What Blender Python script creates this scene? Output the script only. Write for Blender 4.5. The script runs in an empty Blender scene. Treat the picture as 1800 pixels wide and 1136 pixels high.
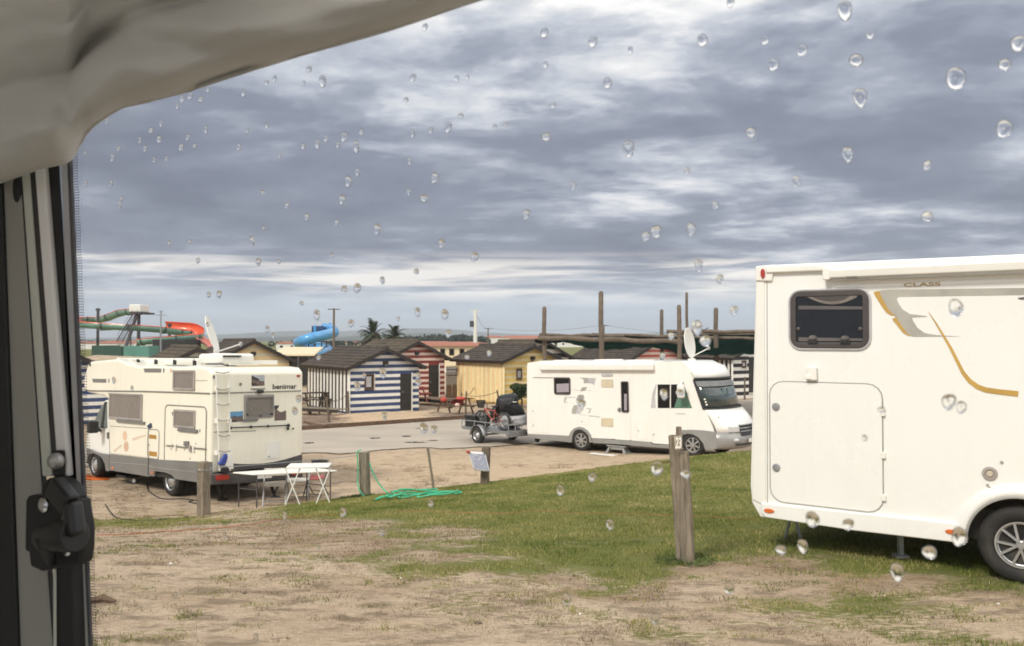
import bpy, bmesh, math, random
import numpy as np
from mathutils import Vector, Matrix
random.seed(7); RNG = np.random.default_rng(7)
SC = bpy.context.scene
COL = SC.collection
R = math.radians
# ---------------------------------------------------------------- camera, sky, sun, exposure
F = 1450.0; PITCH = math.atan(30 / F); CAM = Vector((0, 0, 3.6))
cd = bpy.data.cameras.new('camera'); cam = bpy.data.objects.new('camera', cd); COL.objects.link(cam)
cam.location = CAM; cam.rotation_euler = (R(90) + PITCH, 0, 0)
cd.sensor_width = 36; cd.lens = 36 * F / 1800; cd.clip_start = 0.02; cd.clip_end = 40000
cd.dof.use_dof = True; cd.dof.focus_distance = 1.8; cd.dof.aperture_fstop = 12
SC.camera = cam
SC.render.engine = 'CYCLES'; SC.cycles.use_denoising = True
SC.cycles.max_bounces = 8; SC.cycles.transparent_max_bounces = 24; SC.cycles.volume_bounces = 0
SC.cycles.caustics_reflective = False; SC.cycles.caustics_refractive = False
SC.cycles.sample_clamp_indirect = 6
SC.view_settings.view_transform = 'Standard'; SC.view_settings.look = 'None'
SC.view_settings.exposure = 1.07; SC.view_settings.gamma = 1.0; SC.view_settings.use_curve_mapping = False
SUN_EL, SUN_AZ = R(42), R(218)            # azimuth clockwise from +Y: behind the camera, to its left

def nd(nt, kind, **kw):
    n = nt.nodes.new(kind)
    for k, v in kw.items():
        if k.startswith('i_'):
            key = k[2:]; key = int(key) if key.isdigit() else key.replace('_', ' ')
            n.inputs[key].default_value = v
        else: setattr(n, k, v)
    return n
def mth(nt, op, a, b=None, c=None, clamp=False):
    n = nt.nodes.new('ShaderNodeMath'); n.operation = op; n.use_clamp = clamp
    for i, v in enumerate((a, b, c)):
        if v is None: continue
        if isinstance(v, (int, float)): n.inputs[i].default_value = v
        else: nt.links.new(v, n.inputs[i])
    return n.outputs[0]
def ramp(nt, fac, stops, interp='LINEAR'):
    n = nt.nodes.new('ShaderNodeValToRGB'); cr = n.color_ramp; cr.interpolation = interp
    while len(cr.elements) > 1: cr.elements.remove(cr.elements[-1])
    cr.elements[0].position = stops[0][0]; c = stops[0][1]; cr.elements[0].color = (*c, 1) if isinstance(c, tuple) else (c, c, c, 1)
    for p, c in stops[1:]:
        e = cr.elements.new(p); e.color = (*c, 1) if isinstance(c, tuple) else (c, c, c, 1)
    nt.links.new(fac, n.inputs[0]); return n.outputs[0]
def mixc(nt, fac, a, b, mode='MIX'):
    n = nt.nodes.new('ShaderNodeMix'); n.data_type = 'RGBA'; n.blend_type = mode
    for i, v in ((0, fac), (6, a), (7, b)):
        if isinstance(v, (int, float)): n.inputs[i].default_value = v
        elif isinstance(v, tuple): n.inputs[i].default_value = (*v, 1)
        else: nt.links.new(v, n.inputs[i])
    return n.outputs[2]
def noise(nt, vec, scale, detail=4, rough=0.55, dist=0.0, out=0):
    n = nd(nt, 'ShaderNodeTexNoise'); n.inputs['Scale'].default_value = scale; n.inputs['Detail'].default_value = detail
    n.inputs['Roughness'].default_value = rough; n.inputs['Distortion'].default_value = dist
    if vec is not None: nt.links.new(vec, n.inputs['Vector'])
    return n.outputs[out]

def make_world():
    w = bpy.data.worlds.new('World'); SC.world = w; w.use_nodes = True
    nt = w.node_tree; nt.nodes.clear()
    out = nd(nt, 'ShaderNodeOutputWorld'); bg = nd(nt, 'ShaderNodeBackground'); bg.inputs[1].default_value = 0.1
    nt.links.new(bg.outputs[0], out.inputs[0])
    sky = nd(nt, 'ShaderNodeTexSky', sky_type='NISHITA', sun_disc=False, sun_elevation=SUN_EL, sun_rotation=SUN_AZ, dust_density=2.5)
    tc = nd(nt, 'ShaderNodeTexCoord'); d = tc.outputs['Generated']
    sep = nd(nt, 'ShaderNodeSeparateXYZ'); nt.links.new(d, sep.inputs[0])
    X, Y, Z = sep.outputs
    zc = mth(nt, 'MAXIMUM', Z, 0.0)
    den = mth(nt, 'ADD', zc, 0.12)
    px, py = mth(nt, 'DIVIDE', X, den), mth(nt, 'DIVIDE', Y, den)
    cmb = nd(nt, 'ShaderNodeCombineXYZ'); nt.links.new(px, cmb.inputs[0]); nt.links.new(py, cmb.inputs[1])
    P = cmb.outputs[0]
    # the cloud deck seen from below, in banks that narrow towards the horizon
    mp = nd(nt, 'ShaderNodeMapping'); nt.links.new(P, mp.inputs[0])
    mp.inputs['Scale'].default_value = (0.75, 0.95, 1); mp.inputs['Rotation'].default_value = (0, 0, R(5)); mp.inputs['Location'].default_value = SKY_OFF
    n1 = noise(nt, mp.outputs[0], 0.85, 2, 0.5, 0.5)
    n2 = noise(nt, mp.outputs[0], 2.2, 9, 0.56, 0.25)
    n3 = noise(nt, mp.outputs[0], 6.0, 8, 0.62, 0.2)
    n2 = ramp(nt, n2, [(0, .05), (.36, .32), (.47, .45), (.52, .56), (.62, .66), (1, 1)])
    s = mth(nt, 'ADD', mth(nt, 'MULTIPLY', n1, 0.56), mth(nt, 'ADD', mth(nt, 'MULTIPLY', n2, 0.46), mth(nt, 'MULTIPLY', n3, 0.24)))   # about 0.6 mean
    # elevation: the low deck is darker, overhead thinner and brighter, paler strip just over the horizon
    elc = ramp(nt, zc, [(0.0, 0.50), (0.035, 0.51), (0.062, 0.54), (0.082, 0.53), (0.115, 0.42), (0.17, 0.42), (0.25, 0.46), (0.33, 0.56), (0.40, 0.68), (0.6, 0.72), (1.0, 0.70)])
    # brighter towards the open part of the sky on the right
    az = mth(nt, 'MULTIPLY', X, mth(nt, 'MULTIPLY', zc, 0.6))
    back = mth(nt, 'MULTIPLY', Y, -0.10)
    con = ramp(nt, zc, [(0.0, 0.25), (0.05, 0.6), (0.12, 1.0), (1.0, 1.0)])
    v = mth(nt, 'ADD', mth(nt, 'ADD', elc, mth(nt, 'ADD', az, back)), mth(nt, 'MULTIPLY', mth(nt, 'SUBTRACT', s, 0.655), mth(nt, 'MULTIPLY', con, 1.6)))
    col = ramp(nt, v, [(0.0, (.07, .08, .112)), (0.30, (.105, .118, .155)), (0.42, (.16, .175, .215)), (0.52, (.255, .27, .305)), (0.62, (.385, .385, .395)), (0.74, (.55, .54, .53)), (0.86, (.75, .73, .705)), (1.0, (1.0, .985, .97))])
    # warm thin streaks low over the horizon
    mp2 = nd(nt, 'ShaderNodeMapping'); nt.links.new(d, mp2.inputs[0]); mp2.inputs['Scale'].default_value = (3.2, 3.2, 42)
    ns = noise(nt, mp2.outputs[0], 1.3, 5, 0.55, 0.4)
    band = ramp(nt, zc, [(0.0, 0.0), (0.040, 0.0), (0.058, 1.0), (0.088, 0.8), (0.108, 0.0), (1.0, 0.0)])
    st = mth(nt, 'MULTIPLY', band, ramp(nt, ns, [(0.0, 0), (0.46, 0), (0.60, 1.0), (1, 1)]))
    col = mixc(nt, mth(nt, 'MULTIPLY', st, 0.8), col, (.60, .555, .50))
    # blue-grey rain air hanging right over the horizon
    hz = ramp(nt, zc, [(0.0, 0.85), (0.03, 0.7), (0.065, 0.12), (0.10, 0.0), (1, 0.0)])
    col = mixc(nt, hz, col, (.315, .37, .43))
    sc = nd(nt, 'ShaderNodeVectorMath', operation='SCALE'); nt.links.new(col, sc.inputs[0]); sc.inputs['Scale'].default_value = 10.0 * SKY_GAIN
    # a little of the clear sky shows through the thin brightest parts
    thin = mth(nt, 'MULTIPLY', ramp(nt, v, [(0.0, 0), (0.62, 0), (0.9, 0.14), (1, 0.14)]), 1.0)
    fin = mixc(nt, thin, sc.outputs[0], sky.outputs[0])
    nt.links.new(fin, bg.inputs[0])
SKY_OFF = (12.3, -4.1, 0); SKY_GAIN = 1.2
make_world()
sl = bpy.data.lights.new('sun', 'SUN'); so = bpy.data.objects.new('sun', sl); COL.objects.link(so)
sl.energy = 1.5; sl.angle = R(14); sl.color = (1.0, 0.95, 0.86)
sd = Vector((math.sin(SUN_AZ) * math.cos(SUN_EL), math.cos(SUN_AZ) * math.cos(SUN_EL), math.sin(SUN_EL)))
so.location = sd * 50; so.rotation_euler = sd.to_track_quat('Z', 'Y').to_euler()

# ---------------------------------------------------------------- measuring helpers
FWD = Vector((0, math.cos(PITCH), math.sin(PITCH))); UPV = Vector((0, -math.sin(PITCH), math.cos(PITCH)))
def ray(px, py): return FWD + Vector(((px - 900) / F, 0, 0)) + UPV * ((568 - py) / F)
def at(px, py, Y):
    d = ray(px, py); return CAM + d * (Y / d.y)
def gz(px, py, z=0.0):
    d = ray(px, py); return CAM + d * ((z - CAM.z) / d.z)
def hnoise(x, y, seed=0):
    x = np.asarray(x, float); y = np.asarray(y, float); xi = np.floor(x); yi = np.floor(y)
    fx = x - xi; fy = y - yi; fx = fx * fx * (3 - 2 * fx); fy = fy * fy * (3 - 2 * fy)
    def h(a, b):
        t = np.sin(a * 127.1 + b * 311.7 + seed * 74.7) * 43758.5453
        return t - np.floor(t)
    return (h(xi, yi) * (1 - fx) + h(xi + 1, yi) * fx) * (1 - fy) + (h(xi, yi + 1) * (1 - fx) + h(xi + 1, yi + 1) * fx) * fy
def fbm(x, y, seed=0, o=4):
    s = 0; a = .5; t = 0
    for i in range(o):
        s = s + a * hnoise(np.asarray(x) * 2 ** i, np.asarray(y) * 2 ** i, seed + i * 3); t += a; a *= .55
    return s / t
def smooth(t): t = np.clip(t, 0, 1); return t * t * (3 - 2 * t)
def crest(x): return np.interp(x, [-8, -6, -3, 0, 3.5, 8], [15.6, 16, 17, 17.7, 18, 18.2])
def crestz(x): return np.interp(x, [-12, -8, -6, -3, -.57, 3.5, 5.2, 8, 14], [.02, .1, .2, .39, .56, 1.0, 1.18, 1.3, 1.35])
def H(x, y):
    x = np.asarray(x, float); y = np.asarray(y, float)
    yc = crest(x); zc = crestz(x); t = np.clip((y - 8.0) / (yc - 8.0), 0, 1); t = t * (0.25 * (1 - t) + t * 0 + 0.75 + .25 * t)
    z = 1.5 + (zc - 1.5) * t
    z = np.where(y > yc, zc * (1 - smooth((y - yc) / (1.3 + zc * 1.1))), z)
    z = z + 2.4 * np.exp(-(((x + 36) / 10) ** 2 + ((y - 74) / 8) ** 2))
    z = z + .14 * np.exp(-(((x - 5.4) / 2.2) ** 2 + ((y - 24.4) / 2.2) ** 2))
    bump = (fbm(x * 1.3, y * 1.3, 5) - .5) * .035 + (fbm(x * 6, y * 6, 9, 3) - .5) * .022
    return z + bump * np.where(y < 27, 1, 0.15)
def Hs(x, y): return float(H(x, y))
def ground_at(px, py):
    """where the view ray through a photo pixel meets the terrain"""
    d = ray(px, py); t = 3.0
    while t < 400:
        p = CAM + d * t
        if p.z < Hs(p.x, p.y): break
        t += .05 if t < 40 else .5
    p = CAM + d * t; p.z = Hs(p.x, p.y); return p

class Pl:
    """a plane in the place: origin, two axes in it, and its outward side"""
    def __init__(s, O, U, W, N=None):
        s.O = Vector(O); s.U = Vector(U).normalized(); s.W = Vector(W).normalized()
        s.N = Vector(N).normalized() if N is not None else s.U.cross(s.W).normalized()
    def pk(s, px, py, n=0.0):
        d = ray(px, py); o = s.O + s.N * n; t = (o - CAM).dot(s.N) / d.dot(s.N); p = CAM + d * t - s.O
        return p.dot(s.U), p.dot(s.W)
    def P(s, u, v, n=0.0): return s.O + s.U * u + s.W * v + s.N * n
    def pts(s, L, n=0.0): return [s.pk(a, b, n) for a, b in L]
    def rect(s, x0, y0, x1, y1, n=0.0):
        q = [s.pk(x0, y0, n), s.pk(x1, y0, n), s.pk(x1, y1, n), s.pk(x0, y1, n)]
        u0 = (q[0][0] + q[3][0]) / 2; u1 = (q[1][0] + q[2][0]) / 2; v1 = (q[0][1] + q[1][1]) / 2; v0 = (q[2][1] + q[3][1]) / 2
        return min(u0, u1), min(v0, v1), max(u0, u1), max(v0, v1)
def rr(r, rad=0.0, k=4, grow=0.0):
    """rounded rectangle outline from (u0,v0,u1,v1)"""
    rad0 = rad; u0, v0, u1, v1 = r; u0 -= grow; v0 -= grow; u1 += grow; v1 += grow; rad = max(0.0, min(rad + grow, (u1 - u0) / 2.01, (v1 - v0) / 2.01))
    if rad0 <= 1e-4: return [(u0, v0), (u1, v0), (u1, v1), (u0, v1)]
    rad = max(rad, 2e-3)
    o = []
    for cx, cy, a in ((u1 - rad, v0 + rad, -90), (u1 - rad, v1 - rad, 0), (u0 + rad, v1 - rad, 90), (u0 + rad, v0 + rad, 180)):
        for i in range(k + 1): t = R(a + 90 * i / k); o.append((cx + rad * math.cos(t), cy + rad * math.sin(t)))
    return o
def ell(cu, cv, ru, rv, n=20): return [(cu + ru * math.cos(2 * math.pi * i / n), cv + rv * math.sin(2 * math.pi * i / n)) for i in range(n)]

class MB:
    """collects shapes (world coordinates) and links them as ONE mesh object"""
    def __init__(s): s.v = []; s.f = []
    def add(s, vs, fs):
        b = len(s.v); s.v += [tuple(v) for v in vs]; s.f += [tuple(b + i for i in f) for f in fs]; return s
    def box(s, c, ax, ay, az):
        c, ax, ay, az = Vector(c), Vector(ax), Vector(ay), Vector(az)
        vs = [c + ax * i + ay * j + az * k for k in (-1, 1) for j in (-1, 1) for i in (-1, 1)]
        return s.add(vs, [(0, 2, 3, 1), (4, 5, 7, 6), (0, 1, 5, 4), (2, 6, 7, 3), (0, 4, 6, 2), (1, 3, 7, 5)])
    def bx(s, x0, y0, z0, x1, y1, z1): return s.box(((x0 + x1) / 2, (y0 + y1) / 2, (z0 + z1) / 2), ((x1 - x0) / 2, 0, 0), (0, (y1 - y0) / 2, 0), (0, 0, (z1 - z0) / 2))
    def bar(s, a, b, w, h, up=(0, 0, 1)):
        a, b = Vector(a), Vector(b); d = b - a; L = d.length
        if L < 1e-6: return s
        d.normalize(); u = Vector(up); sd = d.cross(u)
        if sd.length < 1e-4: sd = d.cross(Vector((1, 0, 0)))
        sd.normalize(); u = sd.cross(d)
        return s.box((a + b) / 2, d * L / 2, sd * w / 2, u * h / 2)
    def prism(s, pl, uv, n0, n1):
        k = len(uv); vs = [pl.P(u, v, n0) for u, v in uv] + [pl.P(u, v, n1) for u, v in uv]
        return s.add(vs, [tuple(range(k)), tuple(range(2 * k - 1, k - 1, -1))] + [(i, (i + 1) % k, k + (i + 1) % k, k + i) for i in range(k)])
    def ring(s, pl, uo, ui, n0, n1):
        assert len(uo) == len(ui)
        k = len(uo); vs = [pl.P(u, v, n) for n in (n0, n1) for L in (uo, ui) for u, v in L]; f = []
        for i in range(k):
            j = (i + 1) % k
            f += [(i, j, k + j, k + i), (2 * k + i, 3 * k + i, 3 * k + j, 2 * k + j), (i, 2 * k + i, 2 * k + j, j), (k + i, k + j, 3 * k + j, 3 * k + i)]
        return s.add(vs, f)
    def tube(s, pts, r, seg=8, closed=False, cap=True):
        pts = [Vector(p) for p in pts]; n = len(pts)
        rs = r if isinstance(r, (list, tuple)) else [r] * n
        vs = []; prev = None
        for i, p in enumerate(pts):
            if closed: t = pts[(i + 1) % n] - pts[i - 1]
            else: t = pts[min(i + 1, n - 1)] - pts[max(i - 1, 0)]
            if t.length < 1e-9: t = Vector((0, 0, 1))
            t.normalize()
            if prev is None:
                a = Vector((0, 0, 1)) if abs(t.z) < .9 else Vector((1, 0, 0)); x = t.cross(a).normalized()
            else:
                x = prev - t * prev.dot(t)
                x = x.normalized() if x.length > 1e-6 else t.cross(Vector((0, 0, 1))).normalized()
            prev = x; y = t.cross(x)
            for j in range(seg):
                an = 2 * math.pi * j / seg; vs.append(p + (x * math.cos(an) + y * math.sin(an)) * rs[i])
        fs = []
        for i in range(n if closed else n - 1):
            a, b = i * seg, ((i + 1) % n) * seg
            fs += [(a + j, a + (j + 1) % seg, b + (j + 1) % seg, b + j) for j in range(seg)]
        if cap and not closed: fs += [tuple(range(seg - 1, -1, -1)), tuple(range((n - 1) * seg, n * seg))]
        return s.add(vs, fs)
    def lathe(s, c, axis, prof, seg=20, up=None):
        """prof: (distance along the axis, radius)"""
        c = Vector(c); ax = Vector(axis).normalized(); x = ax.cross(Vector(up or (0, 0, 1)))
        if x.length < 1e-4: x = ax.cross(Vector((1, 0, 0)))
        x.normalize(); y = ax.cross(x); n = len(prof)
        vs = [c + ax * h + (x * math.cos(2 * math.pi * j / seg) + y * math.sin(2 * math.pi * j / seg)) * max(r, 1e-5) for h, r in prof for j in range(seg)]
        fs = [(i * seg + j, i * seg + (j + 1) % seg, (i + 1) * seg + (j + 1) % seg, (i + 1) * seg + j) for i in range(n - 1) for j in range(seg)]
        fs += [tuple(range(seg - 1, -1, -1)), tuple(range((n - 1) * seg, n * seg))]
        return s.add(vs, fs)
    def ball(s, c, rx, ry=None, rz=None, k=8, seg=12):
        ry = rx if ry is None else ry; rz = rx if rz is None else rz; c = Vector(c)
        vs = [c + Vector((rx * math.sin(math.pi * i / k) * math.cos(2 * math.pi * j / seg), ry * math.sin(math.pi * i / k) * math.sin(2 * math.pi * j / seg), rz * math.cos(math.pi * i / k))) for i in range(k + 1) for j in range(seg)]
        return s.add(vs, [(i * seg + j, (i + 1) * seg + j, (i + 1) * seg + (j + 1) % seg, i * seg + (j + 1) % seg) for i in range(k) for j in range(seg)])
    def grid(s, nu, nv, fn, closed=False):
        vs = [fn(i / nu, j / nv) for i in range(nu + 1) for j in range(nv + 1)]
        return s.add(vs, [(i * (nv + 1) + j, (i + 1) * (nv + 1) + j, (i + 1) * (nv + 1) + j + 1, i * (nv + 1) + j + 1) for i in range(nu) for j in range(nv)])
    def build(s, name, mat, parent=None, bevel=0, seg=2, smooth_=False, loc=None, solid=0, fixn=True):
        me = bpy.data.meshes.new(name); o = bpy.data.objects.new(name, me)
        if parent is not None: M = ROOTM[parent.name]; ROOTM[o.name] = M
        else:
            if loc is None:
                a = np.array(s.v); loc = ((a[:, 0].min() + a[:, 0].max()) / 2, (a[:, 1].min() + a[:, 1].max()) / 2, a[:, 2].min())
            M = Matrix.Translation(Vector(loc)); ROOTM[o.name] = M; o.matrix_world = M
        Mi = M.inverted(); a = np.array(s.v) @ np.array(Mi.to_3x3()).T + np.array(Mi.translation)
        me.from_pydata(a.tolist(), [], s.f); me.update()
        if fixn:
            bm = bmesh.new(); bm.from_mesh(me); bmesh.ops.recalc_face_normals(bm, faces=bm.faces); bm.to_mesh(me); bm.free()
        if mat is not None: me.materials.append(mat)
        if smooth_: me.polygons.foreach_set('use_smooth', [True] * len(me.polygons))
        COL.objects.link(o)
        if parent is not None: o.parent = parent
        if bevel:
            m = o.modifiers.new('edge', 'BEVEL'); m.width = bevel; m.segments = seg; m.limit_method = 'ANGLE'; m.angle_limit = R(35); m.use_clamp_overlap = True
            me.polygons.foreach_set('use_smooth', [True] * len(me.polygons))
            w = o.modifiers.new('norm', 'WEIGHTED_NORMAL'); w.keep_sharp = True
        if solid:
            m = o.modifiers.new('thick', 'SOLIDIFY'); m.thickness = solid; m.offset = 0
        return o
ROOTM = {}
def tag(o, label=None, cat=None, group=None, kind=None):
    if label: o['label'] = label
    if cat: o['category'] = cat
    if group: o['group'] = group
    if kind: o['kind'] = kind
    return o
def thing(name, loc, label, cat, group=None, rz=0.0):
    o = bpy.data.objects.new(name, None); COL.objects.link(o); o.empty_display_size = .2
    M = Matrix.Translation(Vector(loc)) @ Matrix.Rotation(rz, 4, 'Z'); o.matrix_world = M; ROOTM[o.name] = M
    return tag(o, label, cat, group)
def copy_tree(o, loc=None, rz=None, label=None, scale=None):
    def rec(x, par):
        c = x.copy(); COL.objects.link(c); c.parent = par
        for ch in x.children: rec(ch, c)
        return c
    c = rec(o, None)
    if loc is not None: c.location = loc
    if rz is not None: c.rotation_euler = (0, 0, rz)
    if scale is not None: c.scale = (scale,) * 3
    if label: c['label'] = label
    return c
def plate(name, mat, parent, pl, uv, n0, n1, **k): return MB().prism(pl, uv, n0, n1).build(name, mat, parent, **k)
def text(name, mat, parent, pl, s, u0, v0, u1, v1, n, depth=.002, flip=False):
    cu = bpy.data.curves.new(name, 'FONT'); cu.body = s; cu.extrude = .01; cu.offset = 0.025; cu.resolution_u = 3
    t = bpy.data.objects.new(name + '_src', cu); COL.objects.link(t); bpy.context.view_layer.update()
    me = bpy.data.meshes.new_from_object(t.evaluated_get(bpy.context.evaluated_depsgraph_get()))
    v = np.array([p.co[:] for p in me.vertices]); fs = [tuple(p.vertices) for p in me.polygons]
    bpy.data.objects.remove(t); bpy.data.meshes.remove(me)
    mn, mx = v.min(0), v.max(0); q = (v - mn) / (mx - mn)
    m = MB(); m.add([pl.P(u0 + a * (u1 - u0), v0 + b * (v1 - v0), n + c * depth) for a, b, c in q], fs)
    return m.build(name, mat, parent)

def faint_print(name, m, parent, pl, u0, v0, u1, v1, n):
    """a small line of print too far away to read: short uneven strokes"""
    r = random.Random(3); q = MB(); k = 9
    for i in range(k):
        a = u0 + (u1 - u0) * (i + .1) / k; b = u0 + (u1 - u0) * (i + .75) / k; h = (v1 - v0) * r.uniform(.45, .8)
        q.prism(pl, [(a, v0), (b, v0), (b, v0 + h), (a, v0 + h)], n, n + .002)
    return q.build(name, m, parent)
# ---------------------------------------------------------------- materials
def mat(name, col, rough=.6, metal=0.0, var=.12, scale=3.0, bump=0.0, bscale=40.0, col2=None, stretch=None, spec=.5, coat=0.0, dirt=0.0, rnd=0.0, streak=0.0):
    m = bpy.data.materials.new(name); m.use_nodes = True; nt = m.node_tree; b = nt.nodes['Principled BSDF']
    b.inputs['Roughness'].default_value = rough; b.inputs['Metallic'].default_value = metal; b.inputs['Specular IOR Level'].default_value = spec
    b.inputs['Coat Weight'].default_value = coat
    tc = nd(nt, 'ShaderNodeTexCoord'); vec = tc.outputs['Object']
    if stretch:
        mp = nd(nt, 'ShaderNodeMapping'); nt.links.new(vec, mp.inputs[0]); mp.inputs['Scale'].default_value = stretch; vec = mp.outputs[0]
    n = noise(nt, vec, scale, 6, .6, .2)
    c2 = col2 or tuple(x * (1 - 2.2 * var) for x in col)
    c = mixc(nt, ramp(nt, n, [(0, 0), (.32, 0), (.68, 1), (1, 1)]), c2, col)
    if dirt:
        n4 = noise(nt, vec, scale * .35, 8, .7, 1.2)
        c = mixc(nt, mth(nt, 'MULTIPLY', ramp(nt, n4, [(0, 0), (.52, 0), (.8, 1), (1, 1)]), dirt), c, (.30, .25, .18))
    if streak:      # rain-washed grime running down the panels
        ms = nd(nt, 'ShaderNodeMapping'); nt.links.new(tc.outputs['Object'], ms.inputs[0]); ms.inputs['Scale'].default_value = (9, 9, .5)
        c = mixc(nt, mth(nt, 'MULTIPLY', ramp(nt, noise(nt, ms.outputs[0], 1.2, 6, .7, .2), [(0, 0), (.5, 0), (.75, 1), (1, 1)]), streak), c, (.42, .37, .28))
    if rnd:
        oi = nd(nt, 'ShaderNodeObjectInfo'); c = mixc(nt, 1.0, c, ramp(nt, oi.outputs['Random'], [(0, (1 - rnd,) * 3), (1, (1 + rnd * .3,) * 3)]), 'MULTIPLY')
    nt.links.new(c, b.inputs['Base Color'])
    rn = mth(nt, 'ADD', rough - .06, mth(nt, 'MULTIPLY', n, .12)); nt.links.new(rn, b.inputs['Roughness'])
    if bump:
        nb = noise(nt, vec, bscale, 5, .6); bp = nd(nt, 'ShaderNodeBump'); bp.inputs['Strength'].default_value = bump; bp.inputs['Distance'].default_value = .01
        nt.links.new(nb, bp.inputs['Height']); nt.links.new(bp.outputs[0], b.inputs['Normal'])
    return m
M = {}
M['white'] = mat('vehicle_cream_paint', (.87, .83, .70), .32, var=.015, scale=1.5, coat=.25, dirt=.12, streak=.16)
M['white2'] = mat('vehicle_white_paint', (.85, .835, .785), .30, var=.015, scale=1.5, coat=.25, dirt=.08, streak=.12)
M['whiten'] = mat('clean_white_panel', (.83, .825, .785), .28, var=.012, scale=1.1, coat=.35, dirt=.08, streak=.05)
M['panelw'] = mat('white_plastic', (.82, .80, .74), .45, var=.03)
M['greyskirt'] = mat('grey_skirt_plastic', (.20, .195, .185), .5, var=.08, dirt=.35)
M['silver'] = mat('silver_skirt_paint', (.34, .34, .33), .38, metal=.3, var=.06, dirt=.25)
M['black'] = mat('black_plastic', (.018, .018, .019), .5, var=.15)
M['rubber'] = mat('tyre_rubber', (.022, .021, .02), .75, var=.2, bump=.3, dirt=.25)
M['rim'] = mat('wheel_rim', (.55, .55, .55), .35, metal=.7, var=.1)
M['chrome'] = mat('bright_metal', (.7, .7, .7), .25, metal=.9)
M['galv'] = mat('galvanised_steel', (.42, .43, .44), .45, metal=.6, var=.15, scale=12)
M['seal'] = mat('grey_rubber_seal', (.25, .24, .21), .6)
M['glassdk'] = mat('tinted_acrylic_window', (.010, .010, .012), .10, spec=.32, var=.1)
M['blind'] = mat('grey_blind_behind_glass', (.215, .19, .17), .28, var=.04, coat=.3)
M['blindlt'] = mat('pale_blind', (.36, .32, .36), .3, var=.05)
M['frame'] = mat('window_frame_grey', (.40, .36, .33), .45)
M['framebr'] = mat('window_frame_brown', (.07, .058, .054), .4)
M['red'] = mat('red_lens', (.42, .03, .02), .25, coat=.5)
M['orange'] = mat('orange_lens', (.75, .17, .03), .3, coat=.4)
M['amber'] = mat('ochre_label', (.50, .27, .05), .5)
M['gold'] = mat('gold_graphic', (.58, .36, .09), .4)
M['grgr'] = mat('grey_graphic', (.40, .39, .36), .4)
M['grdk'] = mat('dark_grey_graphic', (.20, .20, .20), .4)
M['grlt'] = mat('pale_grey_graphic', (.56, .55, .56), .4)
M['beige'] = mat('beige_vent_grille', (.62, .54, .42), .5)
M['peach'] = mat('peach_graphic', (.80, .55, .38), .4)
M['peach2'] = mat('pale_peach_graphic', (.82, .66, .50), .4)
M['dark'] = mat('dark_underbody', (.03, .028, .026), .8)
M['wood'] = mat('weathered_grey_wood', (.30, .25, .185), .85, var=.2, scale=5, stretch=(6, 6, .7), bump=.8, bscale=14, col2=(.12, .098, .07))
M['woodbr'] = mat('brown_wood', (.17, .105, .065), .8, var=.2, scale=6, bump=.4, bscale=20)
M['woodlog'] = mat('log_wood', (.185, .143, .102), .85, var=.2, scale=3, bump=.6, bscale=12, col2=(.10, .075, .055))
M['deck1'] = mat('deck_board_brown', (.27, .175, .115), .8, var=.15, scale=4, bump=.3, rnd=.4)
M['deck2'] = mat('deck_board_grey', (.36, .28, .21), .8, var=.15, scale=4, bump=.3, rnd=.35)
M['deck3'] = mat('deck_board_pale', (.62, .46, .30), .85, var=.1, scale=4, bump=.3, rnd=.15)
M['tile'] = mat('dark_roof_tile', (.088, .066, .05), .85, var=.25, scale=2.5, bump=.5, bscale=15, col2=(.032, .026, .022))
M['tile2'] = mat('mossy_roof_tile', (.12, .09, .062), .85, var=.25, scale=2.5, bump=.5, bscale=15, col2=(.05, .042, .028))
M['fascia'] = mat('dark_fascia_wood', (.035, .027, .022), .7)
M['bwhite'] = mat('white_board_paint', (.87, .845, .78), .6, var=.05, dirt=.16, rnd=.12, streak=.12)
M['bblue'] = mat('blue_board_paint', (.045, .08, .20), .6, var=.12, dirt=.12, rnd=.25, streak=.08)
M['bred'] = mat('red_board_paint', (.32, .055, .045), .6, var=.12, dirt=.12, rnd=.25)
M['bpink'] = mat('pinkish_board_paint', (.84, .64, .54), .6, var=.05, rnd=.1)
M['bred2'] = mat('light_red_board_paint', (.55, .12, .085), .6, var=.1)
M['bgreen'] = mat('green_board_paint', (.10, .17, .06), .6, var=.1)
M['bdkgreen'] = mat('dark_green_board_paint', (.035, .05, .035), .6, var=.1)
M['byel'] = mat('yellow_board_paint', (.93, .66, .20), .6, var=.06, dirt=.08, rnd=.12)
M['bpale'] = mat('pale_yellow_board_paint', (.95, .80, .46), .6, var=.06, rnd=.10)
M['bora'] = mat('apricot_board_paint', (.92, .68, .36), .6, var=.06, rnd=.12)
M['bcre'] = mat('cream_board_paint', (.80, .70, .50), .6, var=.05)
M['bblack'] = mat('black_board_paint', (.022, .021, .024), .6, var=.1, rnd=.3, dirt=.08)
M['net'] = mat('dark_green_shade_net', (.008, .020, .014), 1.0, var=.3, scale=1.5, spec=0.0)
M['sgreen'] = mat('sea_green_fibreglass', (.21, .38, .30), .35, var=.12, scale=.6, coat=.3)
M['sorange'] = mat('orange_fibreglass', (.80, .13, .045), .35, var=.1, scale=.6, coat=.3)
M['sblue'] = mat('light_blue_fibreglass', (.10, .36, .70), .3, var=.1, scale=.6, coat=.4)
M['steel'] = mat('dark_steel', (.075, .07, .075), .6, var=.2)
M['greenwall'] = mat('green_painted_wall', (.03, .085, .06), .7, var=.15, scale=.5)
M['greenwall2'] = mat('turquoise_painted_wall', (.11, .27, .22), .7, var=.1, scale=.5)
M['creamwall'] = mat('cream_render', (.72, .62, .42), .8, var=.04)
M['whitewall'] = mat('white_render', (.75, .73, .68), .8, var=.05)
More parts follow.
